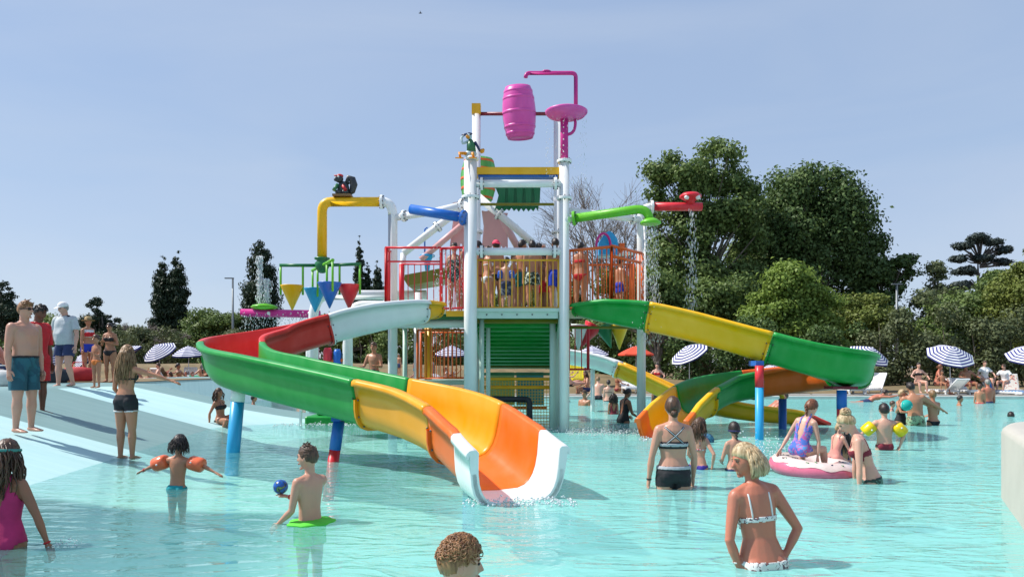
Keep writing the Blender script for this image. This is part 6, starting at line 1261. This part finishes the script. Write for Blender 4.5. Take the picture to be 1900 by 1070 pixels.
PL = mat('white_plastic', (.74, .75, .75), .4, .04, 6)
def lounger(label, px, fy, Y, rz=0, back=35, m=PL, towel=None, z=None, group='plastic sun loungers on the grass'):
    z0 = CH - (fy - HY) / F * Y if z is None else z; t = thing('sun_lounger', label, 'sun lounger', ((px - CX) / F * Y, Y, z0), R(rz), group); mb = MB()
    for s in (-1, 1): mb.box((s * .30, -.1, .30), (.05, 1.25, .07))
    mb.box((0, -.72, .30), (.62, .06, .07)); mb.box((0, .5, .30), (.62, .05, .06)); mb.build('frame', m, t)
    for x in (-.29, .29):
        for y, dy in ((-.62, -.06), (.42, .06)): q = MB(); q.bar((x, y, .28), (x, y + dy, 0), .05, .07); q.build('leg', m, t)
    me = None
    for k in range(9):
        if me is None: q = MB(); q.box((0, 0, 0), (.56, .085, .02)); me = q.mesh('slat'); me.materials.append(m)
        o = bpy.data.objects.new('slat', me); COL.objects.link(o); o.parent = t; o.location = (0, -.66 + k * .125, .345)
    a = R(back); bk = bpy.data.objects.new('backrest', None); c, s_ = math.cos(a), math.sin(a)
    q = MB(); M = Matrix.Rotation(a, 3, 'X'); L = .72
    for x in (-.28, .28): q.box((x, .48 + c * L / 2, .34 + s_ * L / 2), (.05, L, .045), M)
    q.box((0, .48 + c * L, .34 + s_ * L), (.60, .06, .05), M); b = q.build('backrest', m, t); me2 = None
    for k in range(8):
        if me2 is None: w = MB(); w.box((0, 0, 0), (.055, L * .92, .018), M); me2 = w.mesh('back_slat'); me2.materials.append(m)
        o = bpy.data.objects.new('back_slat', me2); COL.objects.link(o); o.parent = b; o.location = (-.245 + k * .07, .48 + c * L / 2, .345 + s_ * L / 2)
    if towel:
        ps = [(-.62, .365), (.0, .368), (.46, .37)] + [(.48 + c * L * f - s_ * .03, .355 + s_ * L * f + c * .03) for f in (.1, .5, .95)]
        V = [(x, y, zz + .006 * math.sin(y * 9 + x * 7)) for y, zz in ps for x in (-.27, -.1, .1, .27)] ; n4 = 4; Fq = [(i * n4 + j, i * n4 + j + 1, (i + 1) * n4 + j + 1, (i + 1) * n4 + j) for i in range(len(ps) - 1) for j in range(3)]
        tw_ = link('towel', npmesh('towel', V, Fq), towel); tw_.location = t.location; tw_.rotation_euler = t.rotation_euler; sm_ = tw_.modifiers.new('solid', 'SOLIDIFY'); sm_.thickness = .02
        tag(tw_, label.replace('lounger', 'towel').replace('sun ', '')[:60].rsplit(' ', 1)[0] if 0 else 'towel spread on the ' + label.split(' ', 1)[1] if len(label.split()) < 11 else 'towel on the ' + ' '.join(label.split()[1:9]), 'towel')
    return t
tR = K('towel_red', (.5, .03, .04)); tB = K('towel_blue', (.02, .16, .50), (.03, .3, .55), scale=5); tW = K('towel_print', (.7, .66, .6), (.45, .05, .05), scale=6, thr=.58); tG = K('towel_green', (.03, .32, .12)); tY = K('plastic_yellow', (.75, .62, .01)); tP = K('towel_pink', (.62, .16, .30)); tD = K('towel_dark', (.03, .035, .05))
lounger('low white lounger left of the cyan slide post', 1352, 733, 31.5, 80, 12); lounger('low white lounger just right of the cyan slide post', 1437, 733, 31.5, -80, 10)
lounger('white lounger with red towel under the end of the slide', 1581, 736, 31.2, 178, 20, towel=tR); lounger('white lounger with backrest raised high, right of the slide end', 1612, 735, 31.8, -60, 62)
lounger('white lounger under the two seated women at the right', 1752, 738, 31.2, 190, 40); lounger('white lounger facing the pool with a seated man', 1795, 738, 31.0, 0, 38)
lounger('white lounger draped in blue towel near the right edge', 1862, 740, 31.2, 30, 60, towel=tB); lounger('white lounger with printed towel, second from the right edge', 1882, 738, 31.8, -20, 66, towel=tW); lounger('white lounger cut by the right edge', 1906, 742, 30.8, -70, 30, towel=tB)
lounger('bright yellow lounger with raised back beyond the right column', 1073, 716, 33.5, 0, 60, tY); lounger('low white lounger beneath the amber chute', 1170, 732, 31.5, 0, 14)
lounger('grey towelled lounger below the red umbrella', 1195, 725, 34, 10, 40, towel=tD)
def bather(label, px, Y, sk, hr_, cl, yaw=0, h=1.7, sit=0, sex='f', z=None, lean=(0, -.85, .55), **kw):
    zz = (bank_z(np.array((px - CX) / F * Y), np.array(Y)) if z is None else z); lg = (((-.1, 1, .28), (-.0, 1, -.5)), ((.1, 1, .05), (0, 1, -.02))) if not sit else (((-.12, 1, .05), (0, .15, -1)), ((.12, 1, .05), (0, .15, -1)))
    am = kw.pop('arms', (((-.5, .3, -.6), (.2, .8, -.3)), ((.5, .3, -.6), (-.2, .8, -.3))))
    return person(label, ((px - CX) / F * Y, Y, float(zz) + .44), h, yaw, sex, sk, hr_, cl, vox=.024, anchor='pelvis', lean=lean, legs=lg, arms=am, **kw)
bn = ('bun', 'dark'); sh_ = ('short', 'brown'); bl = [('brief', black), ('band', black)]
bather('man reclining in dark trunks on the white lounger facing the pool', 1795, 30.9, 'mid', ('short', 'dark'), [('shorts', maroonc)], 178, 1.75, 1, 'm', .15, lean=(0, -.25, 1))
bather('tanned woman sitting sideways on a lounger left of the striped umbrella', 1738, 31.0, 'burnt', ('bun', 'red'), bl, -120, 1.68, 1, lean=(.1, .2, 1), z=.15)
bather('child leaning on the tanned woman\'s lap', 1748, 30.6, 'tan', sh_, [('brief', navy)], 160, 1.1, 1, 'm', .15, lean=(0, 0, 1), kid=.8)
bather('pale seated woman behind the wading man', 1704, 31.0, 'pale', bn, bl, 175, 1.7, 1, lean=(0, 0, 1), z=.2)
bather('person leaning over the railing of lounger towels at the right', 1866, 31.4, 'fair', sh_, [('shirt', whitec)], 120, 1.6, 1, 'm', .2, lean=(0, .3, 1)); bather('seated woman with brown hair behind the sunburnt man', 1827, 31.6, 'pale', sh_, [('shirt', whitec)], 170, 1.65, 1, lean=(0, 0, 1), z=.3)
bather('person sitting with a red umbrella hat beside the amber chute', 1219, 33, 'pale', bn, [('brief', redc), ('band', redc)], 170, 1.7, 1, lean=(0, 0, 1)); bather('woman lounging in front of the yellow lounger', 1060, 31.4, 'pale', bn, bl, -70, 1.65, 0, z=.13)
# the left bank crowd
spots = [(262, 34.5, 'tP', 'pink'), (292, 33.2, None, 'bare white'), (318, 35.5, 'tD', 'dark'), (333, 32.2, None, 'plain white'), (352, 36, None, 'raised white'), (374, 33.6, None, 'low white'), (395, 31.8, 'tG', 'green'), (412, 35.5, None, 'white far'), (446, 32, 'tD', 'dark striped'), (470, 34, 'tP', 'rosy'), (510, 33, None, 'white single'), (800, 35, 'tW', 'printed'), (845, 34, None, 'white middle'), (775, 33, 'tP', 'pink middle')]
where = ['nearest the long haired girl\'s hand', 'left of the first umbrella pole', 'behind the first umbrella pole', 'between the two umbrella poles', 'at the second umbrella pole', 'right of the second umbrella pole', 'under the green slide bend', 'far behind the slide bend', 'behind the white post top', 'right of the white post', 'below the green flume', 'left behind the orange railing', 'right behind the orange railing', 'beside the lower amber post']
TT = dict(tP=tP, tD=tD, tG=tG, tW=tW)
sks = ['tan', 'fair', 'burnt', 'mid', 'pale', 'gold']; hrs = ['dark', 'brown', 'dblond', 'dark', 'red', 'grey']
for i, (px, Y, tw_n, adj) in enumerate(spots):
    zz = float(bank_z(np.array((px - CX) / F * Y), np.array(Y))); rz = [70, -60, 150, 95, 20, -110][i % 6]
    lounger(f'{adj} lounger {where[i]}', px, 0, Y, rz, [30, 12, 55, 20, 62, 35][i % 6], towel=TT.get(tw_n), z=zz)
    if i != 4:
        cl_ = [[('brief', black), ('band', black)], [('shorts', navy)], [('onepiece', maroonc)], [('shorts', redc)], [('brief', turq), ('band', turq)], [('shorts', tealc)]][i % 6]; cn_ = ['black bikini', 'navy shorts', 'maroon swimsuit', 'red shorts', 'turquoise bikini', 'teal shorts'][i % 6]
        a = R(rz); bather(f'sunbather in {cn_} {where[i]}', px + (0), Y, sks[i % 6], (['bun', 'short', 'wetlong'][i % 3], hrs[i % 6]), cl_, rz + 180, 1.7, i % 2, 'f' if i % 2 == 0 else 'm', zz, lean=(0, -.85, .5) if i % 2 == 0 else (.1, -.1, 1))
for i, (px, Y, w_) in enumerate([(400, 30.2, 'squatting by the water under the slide bend'), (438, 29.9, 'seated at the pool rim right of the white post'), (505, 29.9, 'crouching at the pool rim below the green flume'), (536, 29.8, 'lying on the rim near the green steps')]):
    bather(f'{["pale", "tanned", "dark haired", "sunburnt"][i]} bather {w_}', px, Y, sks[i + 1], (['short', 'bun', 'wetlong', 'short'][i], hrs[i]), bl if i % 2 else [('shorts', navy)], [100, -150, 60, 20][i], 1.6, i % 2, 'f' if i % 2 else 'm', -.25, lean=(0, -.2, 1) if i < 3 else (0, -.8, .5))
more = [(275, 30.8, 'between the long haired girl and the first umbrella', 'gold', 'redc'), (305, 31.6, 'below the first umbrella canopy', 'fair', 'navy'), (326, 30.6, 'low beside the first umbrella pole', 'tan', 'turq'), (345, 33.6, 'just behind the second umbrella pole', 'burnt', 'black'), (362, 31.0, 'in front of the second umbrella', 'pale', 'maroonc'), (384, 32.4, 'left of the green towel', 'mid', 'navy'), (405, 33.4, 'right of the green towel', 'gold', 'redc'), (425, 31.4, 'above the kneeling girl on the ramp', 'fair', 'black'), (457, 31.0, 'far behind the white post', 'tan', 'turq'), (488, 31.8, 'under the middle of the green flume', 'burnt', 'navy'), (525, 31.2, 'above the green step platform', 'pale', 'redc'), (1090, 31.6, 'beside the yellow lounger', 'gold', 'navy'), (1146, 32.2, 'at the low white lounger under the chute', 'tan', 'maroonc'), (822, 33.0, 'low behind the orange railing bars', 'fair', 'turq')]
for i, (px, Y, w_, sk_, c_) in enumerate(more):
    cm_ = dict(redc=redc, navy=navy, turq=turq, black=black, maroonc=maroonc)[c_]; sx = 'fm'[i % 2]
    bather(f'{["seated", "reclining"][i % 2]} sunbather {w_}', px, Y, sk_, (['short', 'bun', 'short', 'wetlong'][i % 4], ['dark', 'brown', 'dblond', 'grey', 'red'][i % 5]), [('shorts', cm_)] if sx == 'm' else [('brief', cm_), ('band', cm_)], [170, 100, -80, 140, -130][i % 5], 1.65, 1, sx, -.12, lean=(0, [-.1, -.5, .15][i % 3], 1))
# near left lounger with a man in sunglasses and bags on the deck
lounger('reclining lounger with towel behind the shirtless man', 14, 0, 17.5, -70, 45, towel=tW, z=.86); person('sunburnt man with sunglasses reclining behind the shirtless man', ((8 - CX) / F * 17.4, 17.4, 1.30), 1.75, -75, 'm', 'burnt', ('short', 'dark'), [('shorts', navy)], lean=(0, -.6, .85), anchor='pelvis', vox=.014, legs=(((-.1, 1, .3), (0, .8, -.6)), ((.12, 1, 0), (0, 1, -.1))), head=(0, -5), extras=[sunglasses])
def bag(label, px, Y, m, s, z=.87):
    t = thing('beach_bag', label, 'bag', ((px - CX) / F * Y, Y, z)); mb = MB(); mb.lathe([(s * .75, 0), (s, .08), (s * 1.02, s * .8), (s * .85, s * 1.25), (s * .3, s * 1.35)], n=14); o = mb.build('bag_body', m, t); o.scale = (1.35, .7, 1)
    h = MB(); h.tube([(-s * .6, 0, s * 1.2), (-s * .4, 0, s * 1.75), (s * .4, 0, s * 1.75), (s * .6, 0, s * 1.2)], .015, 6); h.build('handle', m, t)
bag('red beach bag on the deck behind the man in the cap', 145, 19.5, tR, .30); bag('black beach bag beside the red bag', 100, 18.5, tD, .28); bag('dark bag at the feet behind the red shirted man', 88, 19.0, navy, .22); bag('white bag by the left edge', 5, 15.5, K('bag_white', (.6, .6, .58)), .25)
mb = MB()
for k in range(7): mb.tube([(-.5 + k * .16, -.25, .03 + .03 * (k % 2)), (-.45 + k * .16, .25, .03)], .07, 8)
tag(mb.build('towel', tW, loc=((118 - CX) / F * 20, 20, .88)), 'crumpled printed towel lying beyond the man in the cap', 'towel')
# lamp posts
for px, Y, top, lab, d in ((1664, 45, 527, 'tall grey lamp post among the trees on the right', 0), (432, 52, 516, 'grey lamp post with an arm, behind the left slide', -1)):
    t = thing('lamp_post', lab, 'lamp post', ((px - CX) / F * Y, Y, .4)); H = CH + (HY - top) / F * Y - .4; g_ = mat('galvanised', (.20, .22, .23), .5, .1, metal=.4)
    mb = MB(); mb.tube([(0, 0, -.3), (0, 0, H)], [.10, .06], 12); mb.build('pole', g_, t); mb = MB(); mb.box((-.25 if d else 0, 0, H), (.62, .16, .07)); mb.build('lamp_head', g_, t)

# ---------------------------------------------------------------- figures on the pipes
def figure_squirrel():
    t = thing('squirrel_figure', 'dark grey squirrel figure with red cap sitting on the yellow pipe', 'figure', ((636 - CX) / F * 15.5, 15.5, 4.83)); dk = mat('figure_grey', (.03, .035, .04), .4); gr = K('figure_green', (.03, .16, .06), rough=.4); rd = K('figure_red', (.55, .02, .02), rough=.4); wt_ = mat('figure_white', (.7, .7, .68), .4)
    MB().box((0, 0, .02), (.34, .24, .04)).build('base', mat('figure_brown', (.22, .12, .04), .5), t)
    b = MB(); b.ball((.01, 0, .16), .12, 14, sc3=(.95, .85, 1.15)); b.ball((.05, -.06, .08), .06, 10, sc3=(1.3, 1, .8)); b.ball((-.06, -.06, .08), .06, 10, sc3=(1.2, 1, .8)); b.build('body_shape', dk, t)
    b = MB(); b.ball((-.06, -.03, .33), .075, 14, sc3=(1.05, .95, .95)); b.ball((-.12, -.06, .315), .035, 8); b.build('head', dk, t)
    b = MB(); b.ball((-.115, -.07, .36), .02, 8); b.ball((-.06, -.10, .36), .02, 8); b.build('eyes', wt_, t)
    b = MB(); b.ball((-.05, -.02, .39), .062, 12, sc3=(1.1, 1, .6)); b.tube([(-.02, -.05, .385), (-.14, -.1, .38)], .012, 6); b.build('cap', rd, t)
    b = MB(); b.tube([(.08, .03, .05), (.17, .03, .12), (.20, .03, .24), (.17, .03, .34), (.10, .03, .37), (.07, .03, .30), (.11, .03, .25)], [.04, .06, .072, .07, .055, .035, .02], 12); b.build('tail', dk, t)
    b = MB(); b.tube([(-.08, -.06, .22), (-.14, -.12, .10)], .035, 8); b.build('green_jacket_sleeve', gr, t); b = MB(); b.tube([(.02, -.09, .20), (.08, -.12, .10)], .03, 8); b.build('sleeve', rd, t)
    t.scale = (1.12, 1.12, 1.12)
figure_squirrel()
def figure_bird():
    t = thing('bird_figure', 'seated cartoon style water bird figure in green vest on the left front column', 'figure', ((876 - CX) / F * 14.6, 14.55, 5.36)); yel = K('figure_yellow', (.78, .30, .01), rough=.4); gr = K('figure_green', (.03, .16, .06), rough=.4); wt_ = K('figure_pale_blue', (.42, .55, .58), rough=.4); bl_ = K('figure_navy', (.02, .03, .10), rough=.4)
    b = MB(); b.lathe([(.13, -.02), (.14, .02), (.10, .05)], (0, 0, 0), n=16); b.build('base', WHITE, t)
    b = MB(); b.ball((-.03, 0, .10), .10, 14, sc3=(1.25, .9, .75)); b.build('hips', wt_, t)
    b = MB(); b.tube([(-.01, 0, .14), (-.02, 0, .28), (-.03, 0, .38)], [.09, .085, .04], 12); b.build('vest', gr, t)
    b = MB(); b.ball((-.06, -.01, .44), .062, 12); b.build('head', wt_, t); b = MB(); b.lathe([(.005, -.13), (.03, -.09), (.035, 0)], (-.06, -.03, .42), (.35, .9, .12), 8); b.build('beak', yel, t)
    b = MB(); b.ball((-.03, -.06, .46), .014, 6); b.ball((-.09, -.06, .46), .014, 6); b.build('eyes', mat('eye_dark', (.02,) * 3), t)
    b = MB(); b.ball((-.05, 0, .495), .055, 10, sc3=(1.2, 1, .45)); b.tube([(-.08, 0, .50), (-.20, 0, .46)], [.02, .028], 6); b.build('cap', bl_, t)
    for s, x in ((-1, -.22), (1, .04)):
        b = MB(); b.tube([(-.03 + s * .05, -.03, .10), (x - .02, -.12, .08), (x, -.16, .0)], [.035, .03, .025], 8); lg_ = b.build('leg', yel, t); f = MB(); f.prism([Vector((x, -.12, -.02)), Vector((x - .09, -.26, -.06)), Vector((x, -.28, -.07)), Vector((x + .07, -.24, -.06))], (0, 0, 0), (0, 0, .025)); f.build('foot', yel, lg_)
    b = MB(); b.tube([(-.08, 0, .34), (-.18, -.03, .30), (-.21, -.03, .40), (-.16, 0, .47)], [.03, .028, .025, .02], 8); b.build('wing_arm', wt_, t)
    b = MB(); b.tube([(.06, 0, .33), (.12, -.05, .22), (.16, -.04, .14)], [.03, .025, .02], 8); b.build('wing_arm', bl_, t); b = MB(); b.lathe([(.03, 0), (.05, .05), (.015, .10)], (.17, -.03, .12), (.6, 0, .6), 8); b.build('horn', yel, t)
figure_bird()
t = thing('flying_bird', 'tiny dark bird high in the sky above the tower', 'bird', P(780, 25, 70)); mb = MB(); mb.tube([(-.16, 0, 0), (0, 0, .02), (.18, 0, 0)], [.02, .06, .01], 6); mb.build('bird_body', tD, t)
for s in (-1, 1): mb = MB(); mb.prism([Vector((-.05, 0, 0)), Vector((.06, 0, 0)), Vector((.02, s * .32, .1))], (0, 0, 0), (0, 0, .015)); mb.build('wing', tD, t)

# ---------------------------------------------------------------- falling water, foam, spray
WD = bpy.data.materials.new('water_drops'); WD.use_nodes = True; bs = WD.node_tree.nodes['Principled BSDF']; bs.inputs['Base Color'].default_value = (.86, .90, .92, 1); bs.inputs['Roughness'].default_value = .12; bs.inputs['Alpha'].default_value = .75
def drops(name, label, pts, size, stretch, cat='falling water'):
    pts = np.array(pts); n = len(pts); rg = np.random.RandomState(n); s = size * rg.uniform(.5, 1.5, n)
    o = np.array([[1, 0, 0], [-.5, .87, 0], [-.5, -.87, 0], [0, 0, stretch], [0, 0, -stretch]]); V = (pts[:, None] + o[None] * s[:, None, None]).reshape(-1, 3); b = np.array([[0, 1, 3], [1, 2, 3], [2, 0, 3], [1, 0, 4], [2, 1, 4], [0, 2, 4]])
    me = npmesh(name, V, (np.arange(n)[:, None, None] * 5 + b[None]).reshape(-1, 3), smooth=True); return tag(link(name, me, WD), label, cat, kind='stuff')
rg = np.random.RandomState(5)
a = rg.uniform(0, 6.28, 1000); q = .17 * np.sqrt(rg.uniform(.1, 1, 1000)); z = 4.0 - rg.uniform(0, 1, 1000) ** .8 * 2.3; spd = 1 + (4.0 - z) * .12
drops('shower_water', 'water falling from the green shower head', np.stack([2.64 + q * spd * np.cos(a), 14.1 + q * spd * np.sin(a), z], 1), .0048, 6)
z = 4.55 - rg.uniform(0, 1, 300) * 2.4; drops('falling_water', 'thin stream falling from the red mushroom arm', np.stack([3.74 + rg.normal(size=300) * .03 * (1 + (4.6 - z) * .9), 15.4 + rg.normal(size=300) * .03, z], 1), .0065, 6)
z = 6.15 - rg.uniform(0, 1, 260) * 1.6; a = rg.uniform(0, 6.28, 260); drops('falling_water', 'drips falling round the pink disc', np.stack([1.07 + .4 * np.cos(a), 14.6 + .4 * np.sin(a), z], 1), .006, 3)
pts = []
for cx_, h_ in ((-.62, 1.30), (-.44, .68)):
    for k in range(2200):
        f = rg.uniform(0, 1); w = .012 + .022 * f ** 2 + (.035 if rg.rand() < .15 else 0); pts.append((-6.2 + cx_ + rg.normal() * w, 20 + rg.normal() * w, 2.95 + h_ * f * (1 if rg.rand() < .75 else rg.uniform(.2, 1))))
drops('fountain_jets', 'white water jets rising from the green disc', pts, .011, 3.2)
pts = [(-6.2 + rg.uniform(-1.1, 1.0), 20 + rg.normal() * .12, 2.65 - abs(rg.normal()) * .3 + .1) for _ in range(600)]; drops('falling_water', 'water dripping along the magenta spray tube', pts, .011, 2)
pts = [(rg.uniform(-1.6, -.95), 14.9 + rg.normal() * .06, rg.uniform(2.4, 3.7)) for _ in range(420)]; drops('falling_water', 'spray over the red railing on the left deck', pts, .009, 2)
pts = [(2.55 + rg.normal() * .12, 13.95 + rg.normal() * .15, 1.95 + rg.uniform(0, .55)) for _ in range(130)]; drops('falling_water', 'splashing drops on the green and yellow slide joint', pts, .009, 1.2)
pts = []
for x0, x1, y0, y1, n, hh in ((1.0, 2.9, 13.6, 14.9, 900, .05), (-.8, 1.0, 14.3, 15.4, 500, .04), (-.45, .6, 6.75, 7.15, 240, .02), (-5.2, -2.9, 15.9, 16.5, 300, .02), (2.2, 3.1, 12.6, 13.1, 200, .03)):
    for k in range(n): pts.append((rg.uniform(x0, x1), rg.uniform(y0, y1), abs(rg.normal()) * hh))
drops('water_foam', 'white foam and splashes on the pool around the tower legs', pts, .014, .7, 'foam')
pts = [(3.9 + (rg.rand() - .9) * .9, 10.1 + rg.normal() * .2, abs(rg.normal()) * .16) for _ in range(330)]; drops('water_splash', 'small white splash behind the donut ring', pts, .012, .8, 'splash')
pts = [(-3.22 + rg.normal() * .06, 5.3 + rg.normal() * .05, abs(rg.normal()) * .02) for _ in range(50)]; drops('water_splash', 'small splash at the hand of the girl in pink', pts, .006, .7, 'splash')
mb = MB(); mb.ball((0, 0, 0), .12, 14); tag(mb.build('ball', K('ball_dark_net', (.02, .08, .16), (.05, .2, .3), scale=14), loc=((1312 - CX) / F * 12.6, 12.6, .03)), 'dark blue patterned ball floating behind the girl in the striped bikini', 'ball')
